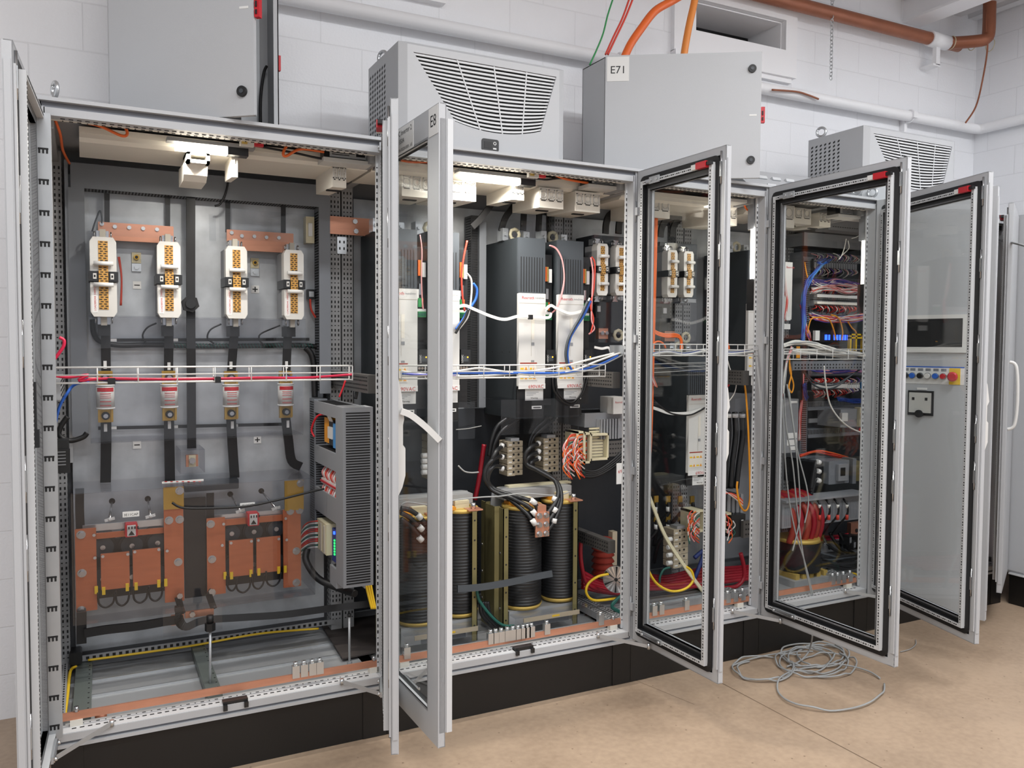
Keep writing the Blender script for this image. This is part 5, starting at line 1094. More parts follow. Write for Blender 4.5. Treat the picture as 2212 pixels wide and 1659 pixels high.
    s = MB('zinc_bright').box(-.01, .02, .14, .2, ht, ht+.06).box(wd*.72, wd*.95, .14, .2, ht, ht+.05); P(s, 'bus_terminal')
    u = MB('poly_clear').box(-.03, wd*1.0, .12, .124, ht, ht+.1); P(u, 'terminal_shield')
    q = MB('zinc_bright')
    for x in (.004, wd*.83): q.hexa((x, .14, ht+.03), (x, .125, ht+.03), .009)
    P(q, 'bolt')
    return t
zb_ = at(1120, 905, .33).z
d0 = drive('tall dark drive with white lower cover, left one of the open pair', (at(1118, 600, .33).x, .33, zb_))
ddup = lambda px, l, x=None: dup(d0, V(at(px, 600, .33).x if x is None else x, .33, zb_), l)
ddup(1203, 'tall dark drive with white lower cover, right one of the pair over the open reactor')
ddup(862, 'tall dark drive seen through the left edge of the E8 door glass', 1.303)
ddup(926, 'tall dark drive half hidden by the free edge of the E8 door')
# hanging black bus straps above the drives
for k, (x0, y0, x1, y1, x2, y2) in enumerate(((1110, 445, 1092, 470, 1082, 500), (1132, 455, 1131, 475, 1130, 498), (1165, 460, 1164, 480, 1163, 500), (1020, 490, 1040, 470, 1062, 440))):
    busbar('flexible_busbar', 'black strap dropping onto the drives, %s from the left' % ('second', 'third', 'fourth', 'first')[k], MB('black').strap(pts(.5, (x0, y0), (x1, y1), (x2, y2)), .03, .01))
for k, (x, Y) in enumerate(((1312, .5), (1340, .5))):
    busbar('flexible_busbar', 'curved black strap into the small fuse switches, %s of two' % ('left', 'right')[k], MB('black').strap(pts(.5, (x+32, 455), (x+8, 462), (x-2, 480), (x-4, 505)), .035, .012))
for k, (x, Y) in enumerate(((1430, .5), (1455, .5))):
    busbar('flexible_busbar', 'curved black strap above the fuse switches behind glass, %s of two' % ('left', 'right')[k], MB('black').strap(pts(.5, (x+45, 468), (x+14, 472), (x, 490), (x-3, 512)), .035, .012))
# small fuse switches
fswitch(1301, 526, 638, 'small white fuse switch right of the drives, left one of two', .07, .36, True, .12)
fswitch(1341, 530, 638, 'small white fuse switch right of the drives, right one of two', .07, .36, True, .12)
fswitch(1452, 540, 642, 'small white fuse switch behind the open glass, left one of two', .068, .36, True, .12)
fswitch(1487, 543, 642, 'small white fuse switch behind the open glass, right one of two', .068, .36, True, .12)
for nm, x0, x1, y0, y1 in (('right of the drives', 1283, 1358, 510, 640), ('beside the orange cable', 1425, 1505, 525, 645)):
    a, b, c, d = pr(x0, y0, x1, y1, .48); solo('switch_backplate', MB('anthracite').box(a, b, .48, .66, c, d).box(a+.01, b-.01, .47, .48, c-.02, c+.0, 'duct_lt'), 'dark base behind the two small fuse switches %s' % nm, 'base')
    cover('clear_cover', 'clear cover above the small fuse switches %s' % nm, [rect(x0-4, y0-12, x1, y0+16, .42)], m='poly_clear')
    a, b, c, d = pr(x0, y1+8, x1, y1+100, .45)
    cover('clear_cover', 'clear box below the small fuse switches %s' % nm, [[(a, .45, c), (b, .45, c), (b, .45, d), (a, .45, d)], [(a, .66, c), (a, .45, c), (a, .45, d), (a, .66, d)]], m='poly')
    t = thing('copper_joint', 'small copper lug with bolts in the clear box %s' % nm, 'copper clamp', (a+.12, .55, c+.02)); MB('copper').box(a+(b-a)*.35, a+(b-a)*.62, .52, .55, c+.02, c+.075).build('clamp_plate', t)
    for q in (.42, .55): MB('steel').hexa((a+(b-a)*q, .52, c+.05), (a+(b-a)*q, .506, c+.05), .011).build('bolt', t)
    solo('hex_ring', MB('cream').torus((a+(b-a)*.86, .5, c+.04), .026, .009, V(0, 1, 0), n=8), 'octagonal metal ring at the clear box %s' % nm, 'ring')
    solo('transducer', MB('black_pl').rbox(a+(b-a)*.2, a+(b-a)*.36, .5, .54, d-.09, d-.02, .008).box(a+(b-a)*.24, a+(b-a)*.33, .498, .5, d-.06, d-.03, 'paper'), 'small black sensor in the clear box %s' % nm, 'sensor')
# lower right of the drive cabinet
a, b, c, d = pr(1262, 892, 1352, 912, .34)
t = wduct(a, b, .34, .60, c-.02, d, 'light grey wiring duct under the small fuse switches', 't', .0125, 'duct_lt')
a, b, c, d = pr(1296, 905, 1352, 948, .3)
t = thing('finned_block', 'grey slotted module with red wires at the right of the drive cabinet', 'module', (a, .3, c)); m = MB('duct_lt').box(a, b, .32, .40, c, d)
for k in range(7): m.box(a+.006+k*(b-a)*.11, a+.014+k*(b-a)*.11, .3, .32, c, d)
m.build('module_case', t)
a, b, c, d = pr(1325, 858, 1356, 894, .28); t = thing('small_drive', 'small white module with red print beside the post right of the drives', 'module', (a, .28, c)); MB('white').box(a, b, .28, .4, c, d).text('Rexroth', (a+.01, .279, d-.03), (1, 0, 0), (0, 0, 1), .014, 'red').build('module_case', t)
a, b, c, d = pr(1332, 1000, 1358, 1045, .26); solo('voltage_card', MB('paper').box(a, b, .26, .262, c, d).text('690', (a+.008, .259, c+.055), (1, 0, 0), (0, 0, 1), .024, 'red_ink'), 'white card with red figures beside the post right of the reactors', 'label')
# relay cluster with fan of wires
t = thing('relay_rack', 'cream relay rack with a fan of orange and white wires right of the reactors', 'relay rack', at(1275, 995, .3))
for k, (x0, y0, x1, y1) in enumerate(((1243, 931, 1258, 1000), (1258, 934, 1272, 1000), (1272, 936, 1310, 993))):
    a, b, c, d = pr(x0, y0, x1, y1, .3-.0*k); m = MB('cream')
    for q in ((a, a+.006, c, d), (b-.006, b, c, d), (a, b, d-.01, d), (a, b, c, c+.01)): m.box(q[0], q[1], .28, .40, q[2], q[3])
    m.box(a+.006, b-.006, .32, .40, c+.01, d-.01, 'beige_dark')
    if k == 2:
        for i in range(10): m.box(a+.012, b-.012, .315, .32, c+.015+i*.015, c+.024+i*.015, 'cream')
    m.build('relay_frame', t)
cols = ('redwire', 'orange', 'white', 'pink', 'redwire', 'teal', 'white', 'orange')
for k in range(34):
    y = 938+(k % 17)*3.2; x = 1245+(k//17)*22; MB(cols[k % 8]).tube(pts(.28, (x, y, .3), (x-14-(k % 5)*2, y+4), (x-20-(k % 4)*3, y+25), (x-14+(k % 3)*5, y+46)), .0036, n=5, sub=4).build('wire', t)
for k in range(4): solo('loop_cable', MB('black').tube(pts(.3, (1232+k*7, 990), (1240+k*5, 1020-k*3), (1278+k*2, 1030-k*4), (1320, 1012-k*5), (1352, 985-k*6)), .0085), 'thick black cable looping under the relay rack, %s from the outside' % ('first', 'second', 'third', 'innermost')[k], 'cable', 'black loop cables under the relay rack')
m = MB('rail_dark').box(at(1312, 965, .3).x, at(1356, 965, .3).x, .3, .32, at(1335, 985, .3).z, at(1335, 952, .3).z)
a, b, c, d = pr(1312, 952, 1356, 985, .3)
for q in (.2, .5, .8): m.dashes((a+.01, .2995, c+(d-c)*q), (b-.005, .2995, c+(d-c)*q), .016, .008, .006, (0, -1, 0))
solo('punched_section', m, 'short punched bracket carrying the relay rack', 'rail')
# terminal columns
def tcol(x0, x1, y0, y1, Y, n, lab, tagside=-1, cut=True):
    a, b, c, d = pr(x0, y0, x1, y1, Y); t = thing('terminal_column', lab, 'terminal block', ((a+b)/2, Y+.05, c), 'beige terminal columns above the reactors')
    h = (d-c)/n
    for k in range(n):
        z = c+h*k; m = MB('tan').rbox(a, a+(b-a)*.47, Y, Y+.09, z+.001, z+h-.001, .003).rbox(a+(b-a)*.53, b, Y+.015, Y+.09, z+.001, z+h-.001, .003)
        m.box(a+(b-a)*.08, a+(b-a)*.26, Y-.001, Y, z+h*.3, z+h*.5, 'paper'); m.cyl((a+(b-a)*.37, Y, z+h*.7), (a+(b-a)*.37, Y-.001, z+h*.7), .006, m='slot', n=10); m.cyl((a+(b-a)*.75, Y+.015, z+h*.6), (a+(b-a)*.75, Y+.014, z+h*.6), .006, m='slot', n=10)
        m.build('terminal_block', t)
    MB('zinc').box(a+(b-a)*.2, a+(b-a)*.7, Y, Y+.06, d, d+.015).build('end_stop', t)
    return (a, b, c, d, h)
T1 = tcol(1096, 1132, 953, 1028, .42, 6, 'beige terminal column above the open reactor, left one')
T2 = tcol(1174, 1210, 946, 1020, .42, 6, 'beige terminal column above the open reactor, right one')
T3 = tcol(926, 962, 938, 1036, .42, 6, 'beige terminal column behind the E8 door frame')
T4 = tcol(1455, 1490, 1142, 1226, .36, 6, 'beige terminal column low down behind the open glass door')
solo('base_strip', MB('olive').box(T1[0]-.02, T2[1]+.05, .40, .50, at(1140, 1060, .4).z, at(1140, 1054, .4).z).box(T1[0]-.02, T2[1]+.03, .36, .41, at(1140, 1048, .4).z, at(1140, 1044, .4).z, 'cream'), 'pale insulating strips on top of the open reactor', 'strip')
# reactors
def reactor(lab, x0):
    """two ribbed black coils in an olive angle frame; x0: left edge, posts near y=.2"""
    zt, zb2 = .83, .365
    t = thing('coil_reactor', lab, 'reactor', (x0+.2, .3, .235), 'black coil reactors')
    P = lambda mb, n: mb.build(n, t, local=False)
    for cx, cy, z0, z1, r in ((x0+.148, .305, zb2, zt-.01, .096), (x0+.358, .315, zb2+.005, zt+.0, .087)):
        pf = []; n = 32
        for k in range(n):
            z = (z1-z0)*k/n; hh = (z1-z0)/n; pf += [(r-.0025, z), (r, z+hh*.3), (r, z+hh*.7), (r-.0025, z+hh)]
        P(MB('black_pl').lathe((cx, cy, z0), pf, n=32), 'coil')
        P(MB('gold').cyl((cx, cy, z1), (cx, cy, z1+.016), r+.003, r+.0, n=28), 'insulation_collar'); P(MB('gold').cyl((cx, cy, z0-.018), (cx, cy, z0), r-.006, r+.003, n=28), 'insulation_collar')
        P(MB('cream').box(cx-.035, cx+.035, cy-.035, cy+.035, z1+.016, z1+.05), 'core_leg'); P(MB('amber').box(cx-.07, cx-.045, cy-.07, cy+.05, z1+.016, z1+.03), 'spacer')
    P(MB('ral_in').box(x0+.05, x0+.42, .30, .40, zt+.03, zt+.075), 'core_yoke'); P(MB('olive').box(x0+.0, x0+.004, .30, .40, .25, zt+.005).box(x0, x0+.03, .298, .302, .25, zt+.005), 'side_plate')
    e = MB('galv').prism([(x0+.03, zt-.02), (x0+.43, zt-.02), (x0+.455, zt+.01), (x0+.455, zt+.05), (x0+.44, zt+.07), (x0+.41, zt+.075), (x0+.07, zt+.075), (x0+.04, zt+.06)], .405, .411)
    e.cyl((x0+.425, .4045, zt+.035), (x0+.425, .4035, zt+.035), .018, m='black', n=18); P(e, 'end_plate')
    for xx, yy, sgn in ((x0, .205, 1), (x0, .40, 1), (x0+.402, .205, -1)):
        m = MB('olive').box(xx, xx+sgn*.004, yy, yy+.045, .25, zt+.01).box(xx, xx+sgn*.026, yy, yy+.004, .25, zt+.01)
        for z in (.32, .45, .58, .71, .80): m.cyl((xx+sgn*.015, yy-.0003, z), (xx+sgn*.015, yy-.0009, z), .0045, m='black', n=10)
        for z in (.37, .5, .63): m.cyl((xx-sgn*.0002, yy+.03, z), (xx-sgn*.004, yy+.03, z), .006, m='steel', n=8)
        P(m, 'angle_post')
    c = MB('copper').box(x0+.15, x0+.222, .17, .178, zt-.13, zt-.015).box(x0+.165, x0+.21, .178, .26, zt-.03, zt+.015); P(c, 'copper_tab')
    for z in (zt-.115, zt-.072, zt-.03):
        for xx in (x0+.168, x0+.204): P(MB('steel').hexa((xx, .17, z), (xx, .154, z), .0105).cyl((xx, .17, z), (xx, .167, z), .014), 'bolt')
    P(MB('copper').box(x0+.36, x0+.43, .21, .27, zt+.012, zt+.018).cyl((x0+.395, .24, zt+.018), (x0+.395, .24, zt+.045), .012, m='steel'), 'rear_tab')
    P(MB('zinc').box(x0+.05, x0+.40, .24, .42, .262, .345), 'base_frame')
    return t
xr = at(1087, 1200, .205).x
xr2 = xr-(at(1246, 1200, .205).x-at(1029, 1200, .205).x)
reactor('black twin coil reactor standing open in view under the right drive pair', xr)
reactor('black twin coil reactor partly hidden by the E8 door', xr2)
for nm, xx in (('open', xr), ('half hidden', xr2)):
    a, b = xx+.03, xx+.44
    cover('clear_cover', 'clear plastic tray cover in front of the foot of the %s reactor' % nm, [[(a, .14, .275), (b, .14, .275), (b, .14, .345), (a, .14, .345)], [(a, .14, .345), (b, .14, .345), (b, .2, .345), (a, .2, .345)]], m='poly_clear')
    t = thing('support_tray', 'zinc foot rail with copper strips under the %s reactor' % nm, 'rail', (xx+.27, .16, .24)); MB('zinc').box(a, b, .115, .135, .252, .272).build('rail_body', t); MB('tan').box(a+.05, b-.06, .15, .155, .315, .335).box(a+.08, b-.12, .15, .155, .295, .315, 'anthracite').box(a+.2, a+.24, .1495, .15, .322, .330, 'yellow').build('contact_strip', t)
# power cables from the terminal columns to the reactor tabs
def pcable(P_, lab, Y=.3, r=.0105, grp='thick black power cables to the reactors', tags=(), m='black_pl'):
    t = thing('power_cable', lab, 'cable', at(P_[0][0], P_[0][1], P_[0][2] if len(P_[0]) > 2 else Y), grp); MB(m).tube(pts(Y, *P_), r).build('cable_run', t)
    for x, y, Y2, dx, dy in tags:
        p, q = at(x-dx, y-dy, Y2), at(x+dx, y+dy, Y2); MB('paper').cyl(p, q, r+.0025, n=10).build('marker_sleeve', t)
    return t
for k, P_ in enumerate((((1090, 962, .4), (1072, 975), (1058, 1005), (1052, 1030), (1066, 1055), (1105, 1070, .26), (1150, 1084, .2), (1166, 1108, .19)), ((1090, 985, .4), (1068, 990), (1050, 1012), (1048, 1036), (1066, 1060), (1110, 1078, .24), (1146, 1098, .2), (1160, 1122, .18)), ((1090, 1010, .4), (1066, 1008), (1054, 1030), (1060, 1056), (1100, 1078, .26), (1140, 1112, .2), (1158, 1142, .18)))):
    tg = ((1152, 1084, .195, 5, 4), (1154, 1108, .185, 4, 5), (1153, 1128, .175, 3, 5))[k]
    pcable(P_, 'thick black cable from the left terminal column to the open reactor, %s of three' % ('upper', 'middle', 'lower')[k], .32, tags=(tg, (1084, (963, 987, 1012)[k], .37, 3, 1)))
for k, P_ in enumerate((((1168, 958, .4), (1148, 965), (1134, 985), (1140, 1006), (1170, 1018, .3), (1196, 1035, .26), (1206, 1060, .22), (1200, 1085, .2), (1180, 1112, .19)), ((1168, 975, .4), (1144, 985), (1138, 1002), (1162, 1016, .3), (1200, 1040, .25), (1209, 1070, .22), (1198, 1105, .19), (1181, 1130, .18)), ((1168, 990, .4), (1148, 998), (1150, 1010), (1178, 1022, .3), (1206, 1046, .24), (1212, 1085, .2), (1196, 1128, .18), (1182, 1146, .18)))):
    tg = ((1198, 1078, .21, -2, 5), (1198, 1102, .19, -3, 5), (1197, 1125, .18, -1, 5))[k]
    pcable(P_, 'thick black cable from the right terminal column to the open reactor, %s of three' % ('upper', 'middle', 'lower')[k], .34, tags=(tg, (1163, (958, 975, 990)[k], .38, 3, 1)))
for k, P_ in enumerate((((866, 1098, .2), (885, 1102), (905, 1115), (918, 1130)), ((866, 1108, .2), (885, 1118), (905, 1138), (918, 1152)), ((866, 1120, .2), (890, 1140), (908, 1160), (920, 1170)))):
    x, y = ((906, 1116), (909, 1141), (908, 1164))[k]; pcable(P_, 'thick black cable to the half hidden reactor behind glass, %s of three' % ('upper', 'middle', 'lower')[k], .2, tags=((x, y, .19, 4, 4),))
for k in range(4):
    p = at(917, 984+k*12, .4); solo('cable_marker', MB('paper').cyl(p-V(.014, 0, 0), p+V(.014, 0, 0), .012), 'white marker sleeve beside the terminal column behind the E8 door, %s from the top' % ('first', 'second', 'third', 'fourth')[k], 'marker', 'white sleeves behind the E8 door')
# upper cable tails below the drives
for k, P_ in enumerate((((1112, 878, .45), (1100, 900), (1075, 920), (1062, 950), (1056, 985)), ((1136, 880, .45), (1120, 905), (1085, 930), (1068, 960), (1060, 1000)), ((1186, 882, .45), (1180, 905), (1158, 925), (1145, 950), (1140, 985)), ((1208, 882, .45), (1196, 905), (1172, 925), (1152, 945), (1142, 975)))):
    pcable(P_, 'black cable dropping from under the drives, %s from the left' % ('first', 'second', 'third', 'fourth')[k], .45, .010)
for k, (x, y) in enumerate(((1110, 880), (1134, 876), (1186, 876), (1208, 876))):
    p = at(x, y, .42); t = thing('cable_lug', 'brass cable lug under the drives, %s from the left' % ('first', 'second', 'third', 'fourth')[k], 'lug', p, 'brass lugs under the drives'); MB('brass').box(p.x-.012, p.x+.012, .42, .43, p.z-.02, p.z+.035).build('lug_plate', t); MB('steel').hexa(p+V(0, 0, .02), p+V(0, -.012, .02), .01).build('bolt', t)
cover('clear_cover', 'large clear sheet hanging below the drives', [rect(1082, 862, 1250, 936, .30), top(1082, 0, 1250, .30, .5, 862)], m='poly')
cover('clear_cover', 'clear sheet with bent edge beside the grey duct behind the E8 door frame', [rect(990, 868, 1026, 948, .34)], m='poly_clear')
# ribbon, wires, blue cables over the drives
def ribbon(P_, lab, Y=.29, wd=.014):
    return solo('ribbon_cable', MB('white').strap(pts(Y, *P_), wd, .003, V(0, .2, 1)), lab, 'cable')
ribbon(((985, 664), (1004, 660), (1024, 668), (1060, 683), (1090, 690), (1120, 683), (1148, 684), (1184, 686), (1190, 676)), 'white ribbon cable sweeping from the E8 door to the first open drive')
ribbon(((1182, 678), (1180, 668), (1190, 660), (1202, 666), (1230, 677), (1258, 672)), 'white ribbon cable crossing the right open drive')
ribbon(((1284, 750), (1300, 753), (1314, 751), (1318, 760)), 'short white ribbon cable right of the drives', .3, .012)
solo('ribbon_clip', MB('black').box(at(1147, 684, .28).x-.01, at(1147, 684, .28).x+.01, .278, .292, at(1147, 690, .28).z, at(1147, 680, .28).z), 'small black clip on the ribbon cable in front of the first open drive', 'clip')
def thin(P_, m, lab, Y=.3, r=.003, grp=None): return solo('control_wire', MB(m).tube(pts(Y, *P_), r, n=6), lab, 'wire', grp)
thin(((1187, 530), (1202, 537), (1214, 560), (1219, 600), (1214, 635), (1203, 665), (1192, 676)), 'pink', 'pale red wire arching over the right open drive', .3, .0035)
thin(((1188, 531), (1203, 540), (1215, 566), (1218, 604), (1211, 640), (1200, 668)), 'pink', 'pale wire arching over the right open drive', .3, .0025)
thin(((907, 507), (911, 540), (910, 600), (912, 650), (914, 668)), 'pink', 'pale red wire between the two drives behind the E8 glass', .3, .003)
thin(((1009, 520), (1001, 560), (997, 600), (1000, 650), (1004, 672)), 'redwire', 'red wire bundle strand beside the E8 door edge', .32, .0045)
thin(((1008, 590), (1018, 605), (1018, 640), (1012, 680), (1000, 700), (990, 712)), 'whitecable', 'white cable beside the free edge of the E8 door', .3, .0045)
thin(((1022, 612), (1030, 625), (1028, 645), (1018, 662), (1010, 672), (1000, 690), (985, 712)), 'blue', 'blue cable beside the free edge of the E8 door', .3, .006)
thin(((1012, 668), (1004, 688), (992, 706), (984, 720)), 'black', 'black cable beside the free edge of the E8 door', .29, .006)
thin(((1276, 650), (1262, 680), (1246, 705), (1232, 730), (1226, 760), (1228, 785), (1236, 800)), 'blue', 'blue cable bending down across the right open drive', .29, .006)
thin(((1270, 650), (1254, 684), (1240, 708), (1227, 735), (1222, 765), (1226, 792)), 'anthracite', 'dark grey cable bending down across the right open drive', .285, .007)
thin(((1274, 644), (1258, 676), (1243, 702)), 'whitecable', 'short white cable along the blue cable at the right open drive', .288, .005)
thin(((1278, 555), (1285, 570), (1283, 620), (1276, 660), (1282, 690), (1276, 720)), 'redwire', 'red wire along the control cards of the right open drive', .32, .004)
thin(((1276, 556), (1281, 590), (1279, 640), (1278, 690), (1284, 710), (1272, 722)), 'pink', 'pale wire along the control cards of the right open drive', .32, .004)
for k, (x0, x1) in enumerate(((1194, 1268), (922, 948))):
    for j in range(2): solo('loop_cable', MB('black').tube(pts(.28, (x0+j*7, 815), (x0+6+j*6, 850), ((x0+x1)/2+2, 876-j*6) if k == 0 else (x0+16+j*4, 868), (x1-10-j*3, 850), (x1+2-j*6, 815)), .0045), 'black loop cable hanging below the basket %s, %s of two' % ('at the right open drive' if k == 0 else 'behind the E8 glass', ('outer', 'inner')[j]), 'cable')
thin(((985, 928), (1010, 926), (1040, 920)), 'greycable', 'thin grey wire right of the E8 door edge', .3, .002)
thin(((990, 1006), (1003, 1018), (1018, 1021), (1034, 1020)), 'greycable', 'grey wire end right of the E8 door edge', .3, .0035)
thin(((866, 1092), (880, 1085), (930, 1090), (985, 1080), (1040, 1074), (1080, 1072), (1130, 1066), (1200, 1070), (1232, 1062)), 'greycable', 'long grey wire laid across the tops of both reactors', .22, .0035)
thin(((1046, 960), (1040, 1000), (1034, 1040), (1026, 1080)), 'red_cable', 'thick red cable behind the open reactor', .5, .012)
thin(((1258, 1150), (1254, 1190), (1258, 1230), (1270, 1262), (1310, 1278), (1350, 1282)), 'red_cable', 'thick red cable curving down right of the open reactor', .36, .011)
for k in range(5): thin(((1258, 1236+k*8), (1290, 1252+k*6), (1330, 1262+k*5), (1365, 1262+k*5)), 'red_cable', 'thick red cable along the floor right of the open reactor, layer %s' % ('one', 'two', 'three', 'four', 'five')[k], .5-k*.02, .012, 'red floor cables right of the open reactor')
thin(((1314, 1240), (1290, 1246), (1270, 1262), (1267, 1282), (1285, 1297), (1335, 1292)), 'yellow', 'yellow and green earth cable loop right of the open reactor', .28, .007)
for k in range(2): thin(((1346-k*3, 1284), (1330, 1296+k*3), (1322, 1310+k*3), (1345, 1324+k*3)), 'teal', 'dark green cable end at the foot of the post right of the reactors, %s' % ('upper', 'lower')[k], .2, .007)
solo('bus_cable', MB('anthracite').strap(pts(.15, (988, 1272), (1040, 1268), (1100, 1258), (1160, 1245), (1192, 1239)), .03, .012, V(0, .2, 1)), 'flat grey-black strap end lying across the open reactor coils', 'strap')
for k in range(4): thin(((1038+k*5, 1300), (1040+k*6, 1325), (1055+k*7, 1345), (1068+k*8, 1358)), 'black', 'black cable running to the earth clamps, %s from the left' % ('first', 'second', 'third', 'fourth')[k], .2, .009, 'black cables to the earth clamps')
thin(((1030, 1275), (1036, 1298), (1060, 1330), (1085, 1350), (1110, 1352)), 'teal', 'green earth cable running to the clamps on the earth bar', .19, .007)
ordn = ('first', 'second', 'third', 'fourth', 'fifth', 'sixth', 'seventh', 'eighth', 'ninth')
for k, px in enumerate((1060, 1071, 1083, 1096, 1108, 1119, 1130, 1139, 1148)): clamps(px, 'silver clamp on the earth bar before the reactors, %s from the left' % ordn[k], 'silver clamps on the drive cabinet earth bar', .05)
for px, lab in ((879, 'left one behind the E8 glass'), (932, 'right one behind the E8 glass'), (1181, 'single one right of the clamp row'), (1297, 'one near the post right of the reactors')): clamps(px, 'silver clamp on the drive cabinet earth bar, %s' % lab, 'single clamps on the earth bars')
p = at(1133, 1402, .0); t = thing('floor_grip', 'black plastic grip clipped to the front edge of the drive cabinet', 'grip', p); MB('black_pl').box(p.x-.045, p.x+.045, .0, .03, p.z-.004, p.z+.01).box(p.x-.045, p.x-.03, -.012, .03, p.z-.02, p.z).box(p.x+.03, p.x+.045, -.012, .03, p.z-.02, p.z).build('grip_body', t)
# red ribbed insulators and the shiny disc
t = thing('ribbed_insulator', 'red ribbed insulator stack low in the drive cabinet behind the metal disc', 'insulator', at(1300, 1240, .5)); p0, p1 = at(1302, 1240, .5), at(1300, 1160, .5); h = p1.z-p0.z; pf = []
for k in range(6): z = h*k/6; pf += [(.05, z), (.062, z+h*.02), (.046, z+h*.14)]
MB('terracotta').lathe(p0, pf, n=20).build('insulator_body', t); MB('tan').box(p0.x+.06, p0.x+.09, .5, .54, p0.z-.02, p1.z+.02).build('support_board', t)
t = thing('metal_disc', 'round brushed metal disc with black rim low at the right of the drive cabinet', 'disc', at(1333, 1250, .26)); c = at(1333, 1250, .26); ax = V(-.75, -.66, 0)
MB('steel').cyl(c, c+ax*.02, .068, n=32).cyl(c-ax*.03, c, .062, n=32, m='black').build('disc_face', t)
MB('black').cyl(c+ax*.02, c+ax*.024, .009, n=16).build('hub', t)
sp_ = MB('chrome'); e1 = ax.normalized().orthogonal().normalized(); e2 = ax.normalized().cross(e1)
for k in range(18):
    t0_, t1_ = 2*math.pi*k/18, 2*math.pi*(k+.45)/18; o_ = c+ax*.0206
    sp_.quad([o_+(e1*math.cos(t0_)+e2*math.sin(t0_))*.012, o_+(e1*math.cos(t0_)+e2*math.sin(t0_))*.066, o_+(e1*math.cos(t1_)+e2*math.sin(t1_))*.066, o_+(e1*math.cos(t1_)+e2*math.sin(t1_))*.012], 'chrome' if k % 3 else 'black')
sp_.build('radial_glints', t)  # chrome and black wedges paint the radial reflection of the disc
m = MB('rail_dark'); p0, p1 = V(2.35, .64, at(1262, 1128, .64).z), V(2.35, .1, at(1352, 1178, .1).z)
m.obox((p0+p1)/2, (p1-p0)/2, (.02, 0, 0), (0, 0, .03))
for dz in (-.018, 0, .018): m.dashes(p0+V(-.0205, 0, dz), p1+V(-.0205, 0, dz), .02, .009, .007, (-1, 0, 0))
solo('punched_section', m, 'low punched metal section running front to back right of the open reactor', 'rail')
# cables in the basket of the drive cabinet
zq = .05
run(zq, 'blue', .0055, ((866, 806), (910, 810), (990, 806), (1060, 806), (1150, 806), (1210, 806), (1260, 798), (1300, 785), (1335, 768)), 'blue cable lying in the drive cabinet basket')
run(zq, 'whitecable', .005, ((866, 812), (930, 810), (1000, 800), (1040, 796), (1110, 806), (1180, 810), (1240, 800), (1290, 780), (1340, 762)), 'white cable rising to the right out of the drive cabinet basket')
run(.06, 'whitecable', .005, ((866, 802), (950, 812), (1050, 812), (1150, 802), (1220, 790), (1290, 772), (1340, 760)), 'white cable crossing the drive cabinet basket')
run(.06, 'violet', .004, ((866, 808), (900, 808), (930, 812), (985, 812)), 'violet cable in the basket behind the E8 glass')
run(.05, 'greycable', .0045, ((1180, 812), (1230, 806), (1270, 800), (1310, 784), (1345, 766)), 'grey cable in the right end of the drive cabinet basket')
run(.07, 'black', .008, ((1255, 790), (1290, 778), (1320, 765), (1345, 755)), 'black cable at the right end of the drive cabinet basket')
p = at(1340, 755, .06); t = thing('cable_clamp', 'silver cable clamp where the basket cables cross the post right of the drives', 'clamp', p); MB('zinc_bright').box(p.x-.04, p.x+.04, .05, .09, p.z-.02, p.z+.02).build('clamp_body', t); MB('steel').cyl(p+V(.02, 0, .02), p+V(.02, 0, .04), .008).build('screw', t)
#@@CABLECAB
# ------------------------------------------------------------------ orange cable cabinet
z0 = at(1484, 1050, .33).z; z1 = at(1484, 765, .33).z; hh = z1-z0
drive('tall dark drive with ribbed top low in the orange cable cabinet behind glass', (at(1484, 900, .33).x, .33, z0), wd=.14, ht=hh, zr0=at(1484, 853, .33).z-z0, zw0=at(1484, 1022, .33).z-z0, cards=False)
z0 = at(1612, 850, .33).z; z1 = at(1612, 540, .33).z
drive('tall grey drive beside the upright light strip of the third cabinet', (at(1612, 700, .33).x, .33, z0), wd=.14, ht=z1-z0, zr0=at(1620, 655, .33).z-z0, zw0=at(1620, 806, .33).z-z0, cards=False)
c5 = at(1406, 475, .25)
cable('trunk_cable', pts(.25, (1415, 470), (1413, 560), (1411, 640), (1409, 720), (1407, 800), (1405, 880), (1402, 965), (1399, 1000)), .0145, 'orange', 'thick orange cable dropping from the outlet hood behind the open glass door', n=12)
for k in range(3): cable('branch_cable', pts(.24, (1404, 703+k*3), (1416, 715+k*3), (1438, 722+k*3), (1462, 722+k*3), (1472-k*1, 732+k*2), (1474-k*2, 755)), .0042, 'orange', 'thin orange cable branching off towards the basket behind glass, %s of three' % ('upper', 'middle', 'lower')[k], group='branching orange cables behind glass')
cable('branch_cable', pts(.1, (1405, 752), (1415, 740), (1425, 738), (1434, 744), (1438, 752)), .0045, 'orange', 'small orange cable hoop on the basket behind glass')
cable('branch_cable', pts(.1, (1563, 735), (1570, 738), (1574, 748), (1575, 754)), .0045, 'orange', 'short orange cable bend above the basket right of the glass door edge')
for k in range(6):
    thin(((1402, 775+k), (1408, 790+k*3), (1404+k*2, 806+k*3), (1409+k*2, 824+k*2), (1415+k*.5, 834), (1412-k, 822-k*2)), ('redwire', 'pink', 'whitecable', 'redwire', 'pink', 'orange')[k], 'loop of thin red and pale wire beside the trunk cable, strand %s' % ('one', 'two', 'three', 'four', 'five', 'six')[k], .22, .0026, 'wire loop strands beside the orange trunk cable')
thin(((1398, 852), (1412, 865), (1440, 888), (1462, 896), (1490, 896), (1510, 888), (1524, 880)), 'black', 'black cable slung across the low drive behind glass', .3, .005)
solo('ribbon_cable', MB('white').strap(pts(.3, (1402, 878), (1420, 884), (1450, 893), (1490, 892), (1515, 884)), .016, .003, V(0, .2, 1)), 'white ribbon cable slung across the low drive behind glass', 'cable')
